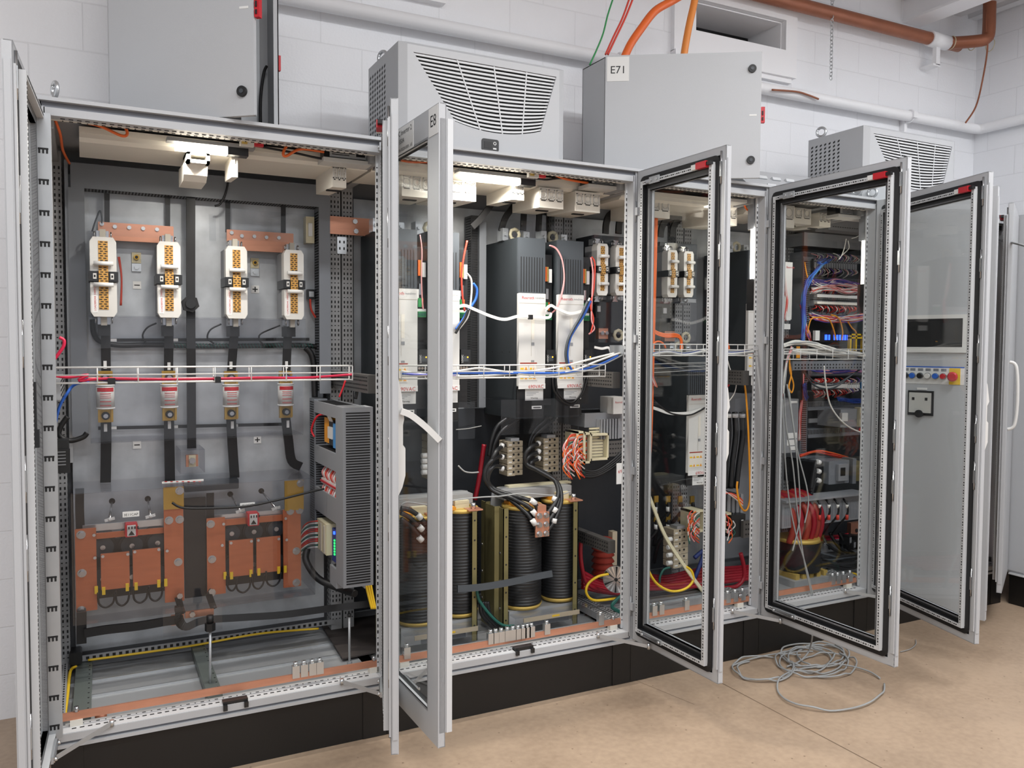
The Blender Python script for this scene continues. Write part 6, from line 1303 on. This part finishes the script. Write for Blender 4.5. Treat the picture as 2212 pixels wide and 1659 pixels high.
for k in range(3): thin(((1400, 787+k*9), (1450, 785+k*9), (1526, 783+k*7)), 'greycable', 'thin grey wire stretched across the low drive, %s of three' % ('upper', 'middle', 'lower')[k], .3, .002)
solo('flat_lead', MB('cream').strap(pts(.16, (1397, 1056), (1410, 1092), (1438, 1160), (1480, 1225), (1522, 1282)), .02, .006, V(.5, .2, .3)), 'long pale flat lead hanging diagonally behind the open glass door', 'cable')
thin(((1396, 1208), (1402, 1235), (1420, 1262), (1450, 1277), (1480, 1272), (1497, 1254), (1494, 1234), (1482, 1224)), 'yellow', 'yellow earth cable hanging in a wide loop behind the open glass door', .16, .0068)
thin(((1447, 1226), (1434, 1230), (1426, 1245), (1425, 1258)), 'teal', 'green earth cable end below the low terminal column', .3, .006)
# relay racks with fans of wires
def rack(x0, y0, x1, y1, Y, lab, n=20, body='cream', fx=-1):
    a, b, c, d = pr(x0, y0, x1, y1, Y); t = thing('relay_rack', lab, 'relay rack', ((a+b)/2, Y+.05, c)); m = MB(body)
    for q in ((a, a+.008, c, d), (b-.008, b, c, d), (a, b, d-.012, d), (a, b, c, c+.012)): m.box(q[0], q[1], Y, Y+.1, q[2], q[3])
    m.box(a+.008, b-.008, Y+.03, Y+.1, c+.012, d-.012, 'beige_dark'); m.build('relay_frame', t)
    for k in range(n):
        y = y0+(y1-y0)*(k+.5)/n; x = x0+(k % 3)*(x1-x0)*.3
        MB(cols[k % 8]).tube(pts(Y-.02, (x, y, Y), (x+fx*(5+k % 4*1.5), y+5), (x+fx*(8+k % 3*2), y+15), (x+fx*(5-k % 3*2), y+26)), .0036, n=5, sub=4).build('wire', t)
    return t
rack(1495, 1102, 1522, 1150, .34, 'relay rack with a bundle of red and white wires, behind glass above the cable loop', 22)
rack(1566, 1108, 1582, 1150, .3, 'cream terminal rack right of the third door edge', 8, fx=1)
m = MB('black_pl'); a, b, c, d = pr(1572, 1068, 1600, 1112, .32); m.box(a, b, .34, .45, c, d)
for k in range(4): m.box(a+.012+k*.03, a+.03+k*.03, .33, .34, c+.004, d-.004, 'duct_lt')
solo('relay_block', m, 'black relay block with grey cords right of the third door edge', 'relay')
a, b, c, d = pr(1580, 1112, 1610, 1160, .28); t = thing('power_supply', 'black power supply box on the punched section in the third cabinet', 'power supply', (a, .28, c)); MB('black_pl').box(a, b, .28, .42, c, d).box(b-.03, b-.015, .279, .28, c+.03, d-.03, 'paper').build('supply_case', t)
m = MB('rail_dark'); a, b, c, d = pr(1606, 1124, 1642, 1160, .26); m.box(a, b, .26, .28, c, d)
for q in (.2, .5, .8): m.dashes((a+.01, .2595, c+(d-c)*q), (b-.005, .2595, c+(d-c)*q), .018, .009, .008, (0, -1, 0))
solo('punched_section', m, 'short punched bracket left of the third post, behind the black power supply', 'rail')
for k in range(6): thin(((1565, 1066-k), (1580, 1066+k), (1596, 1074+k*2), (1604, 1082+k*2)), cols[k % 3], 'orange-red wire over the black relay block, strand %s' % ('one', 'two', 'three', 'four', 'five', 'six')[k], .3, .0045, 'orange-red wires over the black relay block')
thin(((1604, 804), (1611, 850), (1616, 920), (1619, 1000), (1620, 1070), (1615, 1098), (1606, 1102), (1597, 1085), (1592, 1055), (1593, 1040)), 'amber', 'amber cable hanging in a long hook beside the third post', .2, .0055)
for k, (a, b) in enumerate(((1580, 1040), (1592, 1050), (1608, 1045))):
    pcable(((1572+k*15, 890, .4), (1574+k*15, 940), (1568+k*14, 1000), (1566+k*12, 1055)), 'thick black cable hanging in the third cabinet, %s from the left' % ('first', 'second', 'third')[k], .4, .016, tags=((1573+k*15, 898, .38, 0, 4),))
cover('clear_cover', 'clear cover in front of the thick black cables of the third cabinet', [rect(1588, 860, 1640, 928, .32)], m='poly')
thin(((1570, 772), (1578, 800), (1590, 825), (1586, 850), (1572, 870)), 'whitecable', 'pale twisted pair bending beside the third door edge', .25, .003)
for k in range(4): thin(((1562, 800), (1572+k, 808+k*2), (1574+k, 822+k*2), (1564+k, 840)), 'red', 'red wire loop at the third door edge, strand %s' % ('one', 'two', 'three', 'four')[k], .24, .0035, 'red wire loop at the third door edge')
thin(((1600, 1195), (1607, 1225), (1606, 1250), (1592, 1266), (1570, 1270), (1562, 1270)), 'red_cable', 'thick red cable bend on the floor of the third cabinet', .3, .012)
for k in range(6): thin(((1396, 1242+k*6), (1440, 1246+k*5), (1500, 1232+k*7), (1560, 1228+k*6), (1640, 1222+k*5)), 'red_cable', 'thick red cable along the floor of the orange cable cabinet, layer %s' % ('one', 'two', 'three', 'four', 'five', 'six')[k], .55-k*.03, .012, 'red floor cables in the orange cable cabinet')
thin(((1500, 1205), (1520, 1190), (1512, 1220), (1500, 1250)), 'navy', 'blue-black cable beside the low relay rack', .45, .012)
# dark power terminals low behind the glass
for k in range(8):
    x, y = 1418+(k % 4)*26, 1085+(k//4)*38; p = at(x, y, .5)
    t = thing('cable_lug', 'dim brass lug low behind the open glass, %s of the %s row' % (('first', 'second', 'third', 'last')[k % 4], ('upper', 'lower')[k//4]), 'lug', p, 'dim lugs low behind the open glass')
    MB('brass').box(p.x-.014, p.x+.014, .5, .51, p.z-.01, p.z+.035).build('lug_plate', t); MB('paper').cyl(p-V(0, 0, .05), p-V(0, 0, .025), .013).build('marker_sleeve', t); MB('black_pl').tube([p-V(0, 0, .0), p-V(0, .0, .06), p-V(.03, -.05, .14), p-V(.02, -.1, .26)], .011).build('cable_run', t)
for k in range(4):
    p = at(1446, 1165+k*17, .34); solo('cable_marker', MB('paper').cyl(p-V(.014, 0, 0), p+V(.014, 0, 0), .012), 'white sleeve left of the low terminal column behind glass, %s from the top' % ('first', 'second', 'third', 'fourth')[k], 'marker', 'white sleeves behind the open glass')
clampx = ((1412, 'far left one in the orange cable cabinet'), (1427, 'tall one near the left of the orange cable bar'), (1481, 'middle one on the orange cable bar'), (1570, 'left one right of the third door edge'), (1586, 'middle one right of the third door edge'), (1602, 'right one right of the third door edge'))
for px, lab in clampx: clamps(px, 'silver clamp, %s' % lab, 'single clamps on the third earth bar')
for k in range(4): run(.05+k*.008, ('greycable', 'whitecable', 'navy', 'greycable')[k], .005, ((1402, 770-k*2), (1440, 762-k), (1480, 768-k*2), (1530, 760-k*2), (1580, 766-k*2), (1645, 758-k*2)), 'cable in the basket of the orange cable cabinet, %s colour layer' % ('pale grey lowest', 'white', 'navy', 'grey top')[k])
#@@TERMINALCAB
# ------------------------------------------------------------------ terminal cabinet
def strip(x0, x1, y0, y1, Y, lab, m='duct_lt', dep=.05): a, b, c, d = pr(x0, y0, x1, y1, Y); return a, b, c, d
def hduct(x0, x1, y0, y1, Y, lab, m='duct'):
    a, b, c, d = pr(x0, y0, x1, y1, Y); t = thing('wire_duct', lab, 'wiring duct', ((a+b)/2, Y+.04, c), 'grey slotted wiring ducts'); MB(m).box(a, b, Y, .7, c, d).build('duct_base', t)
    f = MB(m).box(a, b, Y-.004, Y, c, c+(d-c)*.3); f.dashes((a, Y-.001, c+(d-c)*.68), (b, Y-.001, c+(d-c)*.68), .0125, .005, (d-c)*.55, (0, -1, 0)); f.build('duct_lid', t)
YT = .55
for y0, y1, x0, x1, lab in ((548, 566, 1735, 1860, 'topmost'), (601, 622, 1752, 1862, 'second'), (664, 682, 1745, 1880, 'third'), (800, 812, 1730, 1880, 'fourth'), (866, 884, 1745, 1880, 'fifth'), (924, 942, 1745, 1880, 'lowest')): hduct(x0, x1, y0, y1, YT, 'horizontal grey wiring duct across the terminal plate, %s one' % lab)
wduct(at(1733, 700, YT).x, at(1748, 700, YT).x, YT, .69, at(1740, 990, YT).z, at(1740, 560, YT).z, 'tall grey slotted wiring duct left of the terminal rows', 'f', .0125)
def trow(x0, x1, y, Y, n, lab, pal, body='anth_dark', h=10, bar=None, up=12, dn=12):
    a, b, c, d = pr(x0, y-h, x1, y+h, Y); t = thing('terminal_row', lab, 'terminal row', ((a+b)/2, Y+.03, c)); zc = (c+d)/2
    m = MB(body).box(a, b, Y, .69, c, d); w = (b-a)/n
    for k in range(n): m.box(a+w*k+w*.15, a+w*(k+1)-w*.15, Y-.006, Y, c+(d-c)*.1, d-(d-c)*.1, 'duct_lt' if body == 'anth_dark' else body); m.cyl((a+w*(k+.5), Y-.006, d-(d-c)*.25), (a+w*(k+.5), Y-.0075, d-(d-c)*.25), w*.22, m='slot', n=6)
    m.build('terminal_body', t)
    if bar: MB(bar).rbox(a, b, Y-.03, Y-.006, zc-(d-c)*.22, zc+(d-c)*.22, .003).build('marker_bar', t)
    for s, L in ((1, up), (-1, dn)):
        if not L: continue
        for k in range(n):
            x = a+w*(k+.5); z = d if s > 0 else c; l = L*.0026*random.uniform(.6, 1.3); jx = random.uniform(-.035, .04)
            MB(pal[k % len(pal)]).tube([V(x, Y-.002, z-s*.004), V(x+jx*.1, Y-random.uniform(.015, .035), z+s*l*.4), V(x+jx*.6, Y-.01, z+s*l*.8), V(x+jx, Y+.01, z+s*l)], .0032, n=5, sub=3).build('wire', t)
    return t
RW = ('redwire', 'pink', 'whitecable', 'redwire', 'violet', 'pink'); RR = ('redwire', 'red', 'whitecable', 'redwire'); VW = ('pink', 'whitecable', 'violet', 'greycable')
trow(1757, 1850, 572, YT-.02, 18, 'dark relay row with small indicator lights at the top of the terminal plate', VW, up=14, dn=16)
trow(1757, 1857, 641, YT-.03, 24, 'pale terminal row with a long white marker bar, upper one of the close pair', RW, 'duct_lt', 7, 'white', 18, 0)
trow(1757, 1860, 656, YT-.03, 24, 'pale terminal row with a grey marker bar, lower one of the close pair', RR, 'duct_lt', 6, 'beige', 0, 14)
trow(1752, 1822, 834, YT-.03, 18, 'white marker-bar terminal row in the lower middle of the terminal plate', RR, 'anth_dark', 9, 'white', 8, 16)
t = trow(1826, 1856, 833, YT-.03, 8, 'white and red terminal row right of the lower marker bar', VW, 'paper', 7, None, 10, 10)
trow(1860, 1878, 833, YT-.03, 5, 'blue and white terminal row at the right post', ('navy', 'whitecable'), 'skyblue', 7, None, 6, 6)
def loom(P_, Y, n, spread, pal, r, lab, nm='wire_loom', sub=6):
    m = MB(pal[0]); B_ = pts(Y, *P_)
    for k in range(n):
        o = [V(random.uniform(-1, 1), random.uniform(-.5, .5), random.uniform(-1, 1))*spread for _ in B_]
        m.tube([p+q for p, q in zip(B_, o)], r, n=5, m=pal[k % len(pal)], sub=sub)
    o = m.build(nm); tag(o, lab, 'wires', kind='stuff'); return o
loom(((1752, 610), (1780, 612), (1810, 610), (1850, 618), (1870, 628)), YT-.06, 40, .022, ('violet', 'pink', 'violet', 'navy', 'whitecable'), .003, 'tangle of violet and pale wires between the upper terminal rows')
loom(((1755, 628), (1790, 622), (1830, 630), (1862, 624)), YT-.07, 30, .018, ('redwire', 'pink', 'whitecable', 'greycable'), .0028, 'tangle of red and white wires above the close pair of terminal rows')
loom(((1755, 684), (1790, 690), (1830, 690), (1880, 682)), YT-.06, 32, .022, ('redwire', 'pink', 'whitecable', 'redwire', 'violet'), .0028, 'tangle of red wires below the close pair of terminal rows')
loom(((1735, 795), (1770, 800), (1810, 802), (1870, 800)), YT-.05, 26, .014, ('violet', 'navy', 'violet', 'pink'), .0032, 'violet wire bundle below the basket of the terminal cabinet')
loom(((1810, 862), (1840, 866), (1880, 868)), YT-.05, 14, .014, ('navy', 'blue', 'navy'), .0034, 'navy wire bundle right of the lower marker bar')
loom(((1738, 830), (1740, 850), (1744, 862)), YT-.06, 14, .012, ('navy', 'navy', 'blue'), .003, 'navy wire bend at the left end of the lower terminal row')
loom(((1735, 800), (1732, 860), (1728, 900), (1727, 950)), YT-.03, 18, .01, ('redwire', 'pink', 'red', 'whitecable'), .003, 'red and pale wires in the tall duct left of the lower terminal rows')
loom(((1728, 985), (1760, 975), (1790, 980), (1830, 990)), YT-.08, 8, .01, ('redwire', 'redwire', 'orange'), .0035, 'red wires over the big contactor')
loom(((1730, 660), (1738, 690), (1745, 720), (1750, 735)), YT-.06, 14, .012, ('pink', 'violet', 'whitecable', 'redwire'), .0035, 'mixed wires in the tall duct left of the upper terminal rows')
loom(((1790, 562), (1776, 570), (1760, 590), (1744, 610), (1735, 650), (1737, 690), (1733, 740)), .42, 16, .013, ('blue', 'navy', 'skyblue', 'blue'), .0045, 'bundle of blue network cables curving down left of the terminal rows')
loom(((1790, 560), (1778, 566), (1766, 562)), .4, 14, .014, ('black', 'navy', 'blue'), .004, 'dark blue tangle at the top of the network cable bundle')
loom(((1694, 560), (1696, 620), (1700, 650), (1696, 690)), .22, 8, .008, ('redwire', 'pink', 'whitecable'), .003, 'thin red and pale wires hanging at the left inside the terminal cabinet')
for k in range(3): thin((((1738, 566), (1742, 590), (1746, 604)), ((1744, 720), (1752, 690), (1770, 686), (1790, 690), (1800, 710), (1806, 735)), ((1795, 680), (1812, 688), (1820, 715), (1818, 735)))[k], 'amber', 'amber network cable, %s' % ('short piece beside the blue bundle', 'wide arch above the basket', 'tight arch right of the wide one')[k], .42, .0045)
thin(((1832, 696), (1840, 708), (1848, 716), (1852, 730)), 'amber', 'amber cable tail near the right post above the basket', .42, .0045)
p = pr(1782, 722, 1834, 736, .45); t = thing('network_switch', 'black network switch with a row of blue lights above the basket', 'network switch', ((p[0]+p[1])/2, .48, p[2])); MB('black').box(p[0]-.05, p[1]+.02, .45, .55, p[2]-.008, p[3]+.008).build('switch_case', t)
for k in range(9):
    x = p[0]+(p[1]-p[0])*((k+.5)/9 if k != 2 else .02); MB('led_blue').box(x-.006, x+.006, .447, .45, p[2]+.004, p[3]-.004).build('indicator', t)
MB('paper').box(p[0]-.09, p[0]-.055, .44, .46, p[2], p[3]+.02).build('side_tag', t)
for k, x in enumerate((1838, 1850, 1866)):
    q = at(x, 735, .4); solo('yellow_bracket', MB('yellow').box(q.x-.006, q.x+.006, .4, .42, q.z-.07, q.z+.04).box(q.x-.006, q.x+.05, .4, .42, q.z+.01, q.z+.02).box(q.x-.006, q.x+.04, .4, .42, q.z+.03, q.z+.04), 'yellow plug bracket above the basket near the right post, %s of three' % ('left', 'middle', 'right')[k], 'bracket', 'yellow plug brackets')
# white cables over the basket and down to the floor
loom(((1690, 748), (1720, 740), (1760, 744), (1800, 756), (1840, 764), (1868, 770)), .05, 14, .012, ('whitecable', 'greycable', 'whitecable'), .0048, 'thick bundle of white cables lying over the basket of the terminal cabinet')
loom(((1690, 762), (1740, 758), (1790, 764), (1850, 772)), .07, 9, .01, ('greycable', 'whitecable'), .0048, 'grey and white cables inside the basket of the terminal cabinet')
loom(((1712, 752), (1700, 775), (1694, 820), (1692, 860)), .04, 9, .008, ('whitecable', 'greycable', 'pink'), .0045, 'bundle of white cables falling from the left end of the terminal cabinet basket')
gc = (((1694, 850), (1698, 920), (1712, 1000), (1722, 1100), (1735, 1200), (1752, 1280), (1762, 1330)), ((1690, 860), (1694, 960), (1702, 1060), (1716, 1140), (1740, 1220), (1760, 1300), (1772, 1338)), ((1700, 830), (1716, 940), (1726, 1040), (1728, 1110), (1722, 1150), (1712, 1190)), ((1704, 840), (1720, 960), (1742, 1050), (1746, 1090), (1738, 1130)))
for k, P_ in enumerate(gc): thin(P_, 'greycable', 'pale grey cable hanging down inside the terminal cabinet door, %s' % ('first from the left', 'second, touching the front rail', 'third with a slack bend', 'fourth looping back')[k], .03, .0042)
thin(((1780, 790), (1784, 830), (1796, 880), (1830, 920), (1876, 940)), 'whitecable', 'white cable sweeping down to the right post across the lower terminal row', .3, .0048)
for k in range(2): thin(((1730, 795), (1760, 825+k*8), (1800, 832+k*6), (1840, 810), (1862, 795)), 'anthracite', 'dark cable sagging across the lower marker bar, %s of two' % ('upper', 'lower')[k], .32, .005)
thin(((1706, 772), (1706, 800), (1714, 830), (1710, 848), (1704, 835), (1709, 810), (1706, 785)), 'amber', 'amber cable twisted in a narrow loop below the basket', .1, .0045)
m = MB('duct'); a, b, c, d = pr(1712, 780, 1878, 799, .3); m.box(a, b, .3, .32, c, d); [m.dashes((a+.01, .2995, c+(d-c)*q), (b-.01, .2995, c+(d-c)*q), .025, .01, .008, (0, -1, 0)) for q in (.25, .6)]
solo('punched_section', m, 'grey punched cross rail right below the basket of the terminal cabinet', 'rail')
a, b, c, d = pr(1690, 862, 1724, 978, .34); t = thing('compact_drive', 'plain grey drive with small white labels left of the lower terminal rows', 'motor drive', (a, .34, c)); MB('duct_lt').box(a, b, .34, .6, c, d).build('drive_case', t); L = MB('paper')
for y0, y1, x0, x1 in ((866, 871, 1706, 1722), (935, 947, 1702, 1721), (950, 962, 1700, 1721), (964, 972, 1706, 1720)): q = pr(x0, y0, x1, y1, .339); L.box(q[0], q[1], .338, .34, q[2], q[3])
L.build('type_label', t)
a, b, c, d = pr(1692, 566, 1711, 690, .3); t = thing('compact_drive', 'narrow white-fronted drive at the left behind the terminal cabinet glass', 'motor drive', (a, .3, c)); MB('white').box(a, b, .3, .56, c, d).text('Rexroth', (a+.02, .299, d-.035), (1, 0, 0), (0, 0, 1), .018, 'red').build('drive_case', t); q = pr(1693, 684, 1707, 692, .298); MB('paper').box(q[0], q[1], .296, .3, q[2], q[3]).box(q[0], q[1], .296, .3, q[2]-.05, q[2]-.02).build('warning_label', t)
a, b, c, d = pr(1690, 730, 1735, 865, .5); solo('dark_module', MB('black_pl').box(a, b, .5, .66, c, d).box(b-.06, b-.03, .499, .5, d-.12, d-.05, 'amber'), 'dark module behind the white cable bundle left of the terminal rows', 'module')
# white trunking pieces in the roof
hood(1692, 444, 1716, 492, .2, 1, 'white outlet hood at the left of the terminal cabinet roof')
hood(1716, 450, 1752, 484, .26, 2, 'open white hood in the terminal cabinet roof')
hood(1770, 460, 1794, 490, .24, 3, 'small ribbed white hood at the right end of the terminal cabinet trunking')
a, b, c, d = pr(1790, 455, 1880, 500, .4); solo('roof_panel_board', MB('duct_lt').box(a, b, .4, .5, c, d).dashes((a+.03, .3995, c+.02), (a+.3, .3995, c+.02), .02, .012, .004, (0, -1, 0)), 'grey slotted board under the roof of the terminal cabinet', 'board')
wduct(at(1735, 540, .52).x, at(1865, 540, .52).x, .52, .69, at(1800, 535, .52).z, at(1800, 508, .52).z, 'plain grey cross duct above the terminal rows', 'b', .0125, 'duct_lt')
for k, P_ in enumerate((((1828, 516), (1824, 535), (1818, 552), (1812, 560)), ((1832, 520), (1834, 535), (1826, 545), (1818, 552)), ((1862, 505), (1850, 512), (1840, 515)))): thin(P_, 'whitecable', 'loose white wire end above the terminal rows, %s' % ('left one', 'curled middle one', 'right one')[k], .3, .003)
# contactor group
a, b, c, d = pr(1796, 996, 1840, 1046, .34)
t = thing('contactor', 'large grey contactor with black sides low on the terminal plate', 'contactor', ((a+b)/2, .45, c))
MB('black_pl').box(a-.06, a, .40, .66, c-.01, d-.01).build('contactor_side', t); MB('duct').rbox(a, b, .36, .62, c, d, .006).build('contactor_body', t); MB('duct_lt').box(a+.06, b-.03, .34, .36, c+.02, d-.02).box((a+b)/2-.01, (a+b)/2+.03, .339, .34, c+.05, d-.04, 'black').build('contactor_face', t)
a2, b2, c2, d2 = pr(1842, 990, 1864, 1044, .38); MB('duct').box(a2, a2+.03, .38, .6, c2, d2).build('auxiliary_block', t); MB('olive').box(a2+.03, b2, .40, .6, c2+.01, d2-.02).build('auxiliary_block', t)
for k in range(3): pcable(((1770, 996+k*20, .36), (1762, 1000+k*18), (1757, 1024+k*12), (1752, 1056+k*6)), 'thick black cable leaving the big contactor, %s of three' % ('upper', 'middle', 'lower')[k], .36, .012, tags=((1768, 998+k*20, .35, 3, 1),))
a, b, c, d = pr(1844, 884, 1862, 922, .4); t = thing('control_relay', 'grey control relay with white edge at the right of the terminal plate', 'relay', (a, .4, c)); MB('duct_lt').box(a-.09, b, .42, .6, c, d).box(b-.02, b+.01, .40, .44, c, d+.01, 'cream').box(a-.1, a-.05, .40, .42, d-.07, d-.02, 'white').build('relay_case', t)
loom(((1862, 892), (1868, 900), (1866, 920), (1858, 928)), .38, 8, .008, ('red', 'redwire'), .0035, 'red wires curling out of the control relay at the right post')
solo('din_rail', MB('zinc').box(at(1748, 905, .6).x, at(1850, 905, .6).x, .6, .61, at(1800, 911, .6).z, at(1800, 902, .6).z), 'empty silver mounting rail between the lower wiring ducts', 'rail')
# lower part
a, b, c, d = pr(1690, 1065, 1862, 1110, .3)
t = thing('wire_duct', 'long light grey wiring duct with ledge above the red winding choke', 'wiring duct', ((a+b)/2, .4, c), 'grey slotted wiring ducts')
zt = at(1780, 1076, .3).z
m = MB('duct_lt').box(a, b, .3, .36, zt-.15, zt); [m.box(a+.02+k*.0135, a+.026+k*.0135, .2992, .3, zt-.14, zt-.03, 'duct') for k in range(int((b-a-.04)/.0135))]; m.build('duct_base', t); MB('duct_lt').box(a, b+.03, .27, .40, zt, zt+.012).build('duct_lid', t)
for k, x in enumerate((1771, 1791, 1810, 1830)):
    q = at(x, 1090, .27); solo('plug_cord', MB('black').tube([q+V(0, .03, .03), q, q-V(0, 0, .06), q-V(.02, -.05, .14), q-V(.01, -.1, .2)], .006).cyl(q-V(0, 0, .09), q-V(0, 0, .06), .009, m='redwire').cyl(q-V(0, 0, .02), q+V(0, 0, .0), .0085, m='whitecable'), 'black cord with red and white sleeves below the long duct, %s from the left' % ('first', 'second', 'third', 'fourth')[k], 'cord', 'sleeved cords below the long duct')
t = thing('choke', 'choke with red windings over a black coil at the lower left of the terminal cabinet', 'choke', at(1724, 1225, .34))
p0, p1 = at(1724, 1228, .36), at(1724, 1166, .36); h = p1.z-p0.z; pf = []
for k in range(10): pf += [(.122, h*k/10), (.125, h*(k+.5)/10)]
MB('black_pl').lathe(p0, pf+[(.122, h)], n=28).build('coil', t); MB('gold').cyl(p1, p1+V(0, 0, .02), .127, .12, n=28).build('insulation_collar', t)
for k in range(6):
    q = p1+V(-.11+k*.044, -.07+abs(k-2.5)*.012, .0); MB('red_cable' if k % 2 else 'terracotta').tube([q, q+V(.01, -.02, .1), q+V(.0, -.01, .19), q+V(-.02, .05, .25), q+V(-.04, .14, .27)], .019, n=8).build('winding', t)
MB('tan').box(p1.x-.12, p1.x+.1, .38, .5, p1.z+.2, p1.z+.25).build('terminal_block', t); MB('ral_in').box(p0.x-.15, p0.x+.16, .24, .5, p0.z-.1, p0.z-.03).build('base_frame', t)
for k in range(5): MB('gold').box(p0.x-.12+k*.055, p0.x-.09+k*.055, .26, .4, p0.z-.03, p0.z+.0).build('spacer', t)
MB('zinc').box(p0.x-.16, p0.x+.2, .2, .26, p0.z-.13, p0.z-.1).build('foot_rail', t)
for k in range(5): thin(((1756, 1162+k*5), (1785, 1160+k*5), (1815, 1158+k*5), (1832, 1154+k*4)), 'magenta' if k % 2 else 'red_cable', 'bright red cable right of the red winding choke, layer %s' % ('one', 'two', 'three', 'four', 'five')[k], .5, .011, 'bright red cables right of the choke')
loom(((1756, 1196), (1790, 1204), (1830, 1206), (1872, 1198)), .36, 14, .02, ('black', 'black_pl', 'anthracite'), .009, 'heap of thick black cables on the floor of the terminal cabinet')
loom(((1756, 1212), (1800, 1222), (1840, 1222), (1872, 1210)), .3, 10, .016, ('black', 'black_pl'), .009, 'black cables along the front of the cable heap in the terminal cabinet')
for k in range(3): pcable(((1772+k*20, 1150, .42), (1782+k*20, 1168), (1800+k*16, 1186), (1822+k*12, 1196)), 'black cable arching over the red cables in the terminal cabinet, %s of three' % ('left', 'middle', 'right')[k], .4, .010)
a, b, c, d = pr(1838, 1128, 1876, 1168, .5); solo('copper_block', MB('copper').box(a, b, .5, .53, c, d).cyl((a+.05, .5, d-.05), (a+.05, .495, d-.05), .012, m='slot').cyl((a+.11, .5, d-.05), (a+.11, .495, d-.05), .012, m='slot'), 'copper terminal plate at the lower right of the terminal cabinet', 'copper bar')
for k in range(5):
    q = at(1826+k*9, 1165+(k % 2)*10, .4); t = thing('cable_plug', 'black plug with grey face before the copper plate, %s from the left' % ordn[k], 'plug', q, 'black plugs before the copper plate'); MB('black_pl').obox(q, (.022, .01, 0), (-.01, .03, .0), (0, 0, .028)).build('plug_body', t); MB('duct_lt').obox(q+V(.008, -.032, 0), (.012, .004, 0), (0, .002, 0), (0, 0, .016)).build('plug_face', t)
a, b, c, d = pr(1756, 1172, 1832, 1192, .44); m = MB('duct_lt').box(a, b, .44, .5, c, d); [m.cyl((a+.05+k*.09, .44, (c+d)/2), (a+.05+k*.09, .439, (c+d)/2), .014, m='slot') for k in range(4)]; solo('cable_bracket', m, 'pale grey bracket with round holes under the red cables', 'bracket')
for px, lab in ((1795, 'first'), (1806, 'second'), (1818, 'third'), (1832, 'fourth')): clamps(px, 'silver clamp on the earth bar of the terminal cabinet, %s from the left' % lab, 'silver clamps in the terminal cabinet')
thin(((1838, 1238), (1848, 1240), (1855, 1246), (1856, 1250)), 'yellow', 'short yellow earth wire at the right end of the fourth earth bar', .2, .006)
# items in the far cabinet, seen past its doors
solo('dark_inside_board', MB('anth_dark').box(4.06, 5.14, .66, .70, .3, 2.3), 'dark board added for the dark inside of the far cabinet behind the ajar door', 'board')  # dark sheet added over the plate to paint the dark interior
solo('red_cover', MB('red').rbox(4.8, 5.1, .3, .4, .2225, .45, .01), 'red cover low inside the far cabinet beside the ajar door', 'cover')
solo('blue_plug', MB('blue').rbox(4.9, 5.1, .12, .2, .2225, .28, .01), 'blue plug on the floor of the far cabinet', 'plug')
solo('draped_cable', MB('greycable').tube([at(2150, 516, .2), at(2165, 520, -.1), at(2190, 525, -.35), at(2216, 532, -.5), at(2250, 545, -.6)], .006), 'grey cable running across the top of the far ajar door', 'cable')
#@@FLOORITEMS
# ------------------------------------------------------------------ loose cable on the floor
def ring(cx, cy, rx, ry, n=22, a0=0, turns=1.0, jit=.0):
    c = atz(cx, cy, .008); ex = atz(cx+rx, cy, .008)-c; ey = atz(cx, cy-ry, .008)-c; out = []
    for k in range(int(n*turns)+1):
        t = a0+2*math.pi*k/n; out.append(c+ex*math.cos(t)*(1+jit*math.sin(3*t))+ey*math.sin(t)*(1+jit*math.cos(2*t))+V(0, 0, .003*(k % 5)))
    return out
m = MB('greycable')
path = [at(1756, 1318, .02)]
m.tube([atz(1755, 1372, .16), atz(1752, 1392, .08), atz(1745, 1410, .03), atz(1728, 1428, .012), atz(1700, 1440, .012)], .0042, n=7)
for cx, cy, rx, ry, a0, tn, j in ((1755, 1415, 68, 26, .2, 1.1, .05), (1748, 1420, 54, 22, 1.0, 1.2, .08), (1765, 1424, 62, 30, 2.0, 1.0, .04), (1735, 1428, 60, 26, .6, 1.1, .06), (1778, 1418, 56, 24, 3.0, 1.1, .07), (1758, 1434, 74, 28, 1.6, .9, .05), (1790, 1438, 60, 26, 4.2, .8, .06), (1648, 1444, 66, 26, 1.2, .95, .04), (1655, 1448, 62, 24, 2.2, .8, .05), (1795, 1484, 116, 46, .4, .98, .02)):
    m.tube(ring(cx, cy, rx, ry, a0=a0, turns=tn, jit=j), .0042, n=7, sub=3)
m.tube([atz(1582, 1438, .01), atz(1620, 1424, .012), atz(1680, 1412, .014), atz(1730, 1415, .016)], .0042, n=7)
tag(m.build('coiled_cable'), 'loose coils of grey cable lying on the concrete in front of the terminal cabinet', 'cable')
q = [(1962, 1398), (1978, 1392), (1980, 1384), (1972, 1402), (1940, 1412)]
solo('wire_scrap', MB('greycable').tube([atz(x, y, .006) for x, y in ((1978, 1382), (1978, 1392), (1966, 1402), (1945, 1408))], .0025), 'thin wire scrap on the floor right of the coiled cable', 'wire')
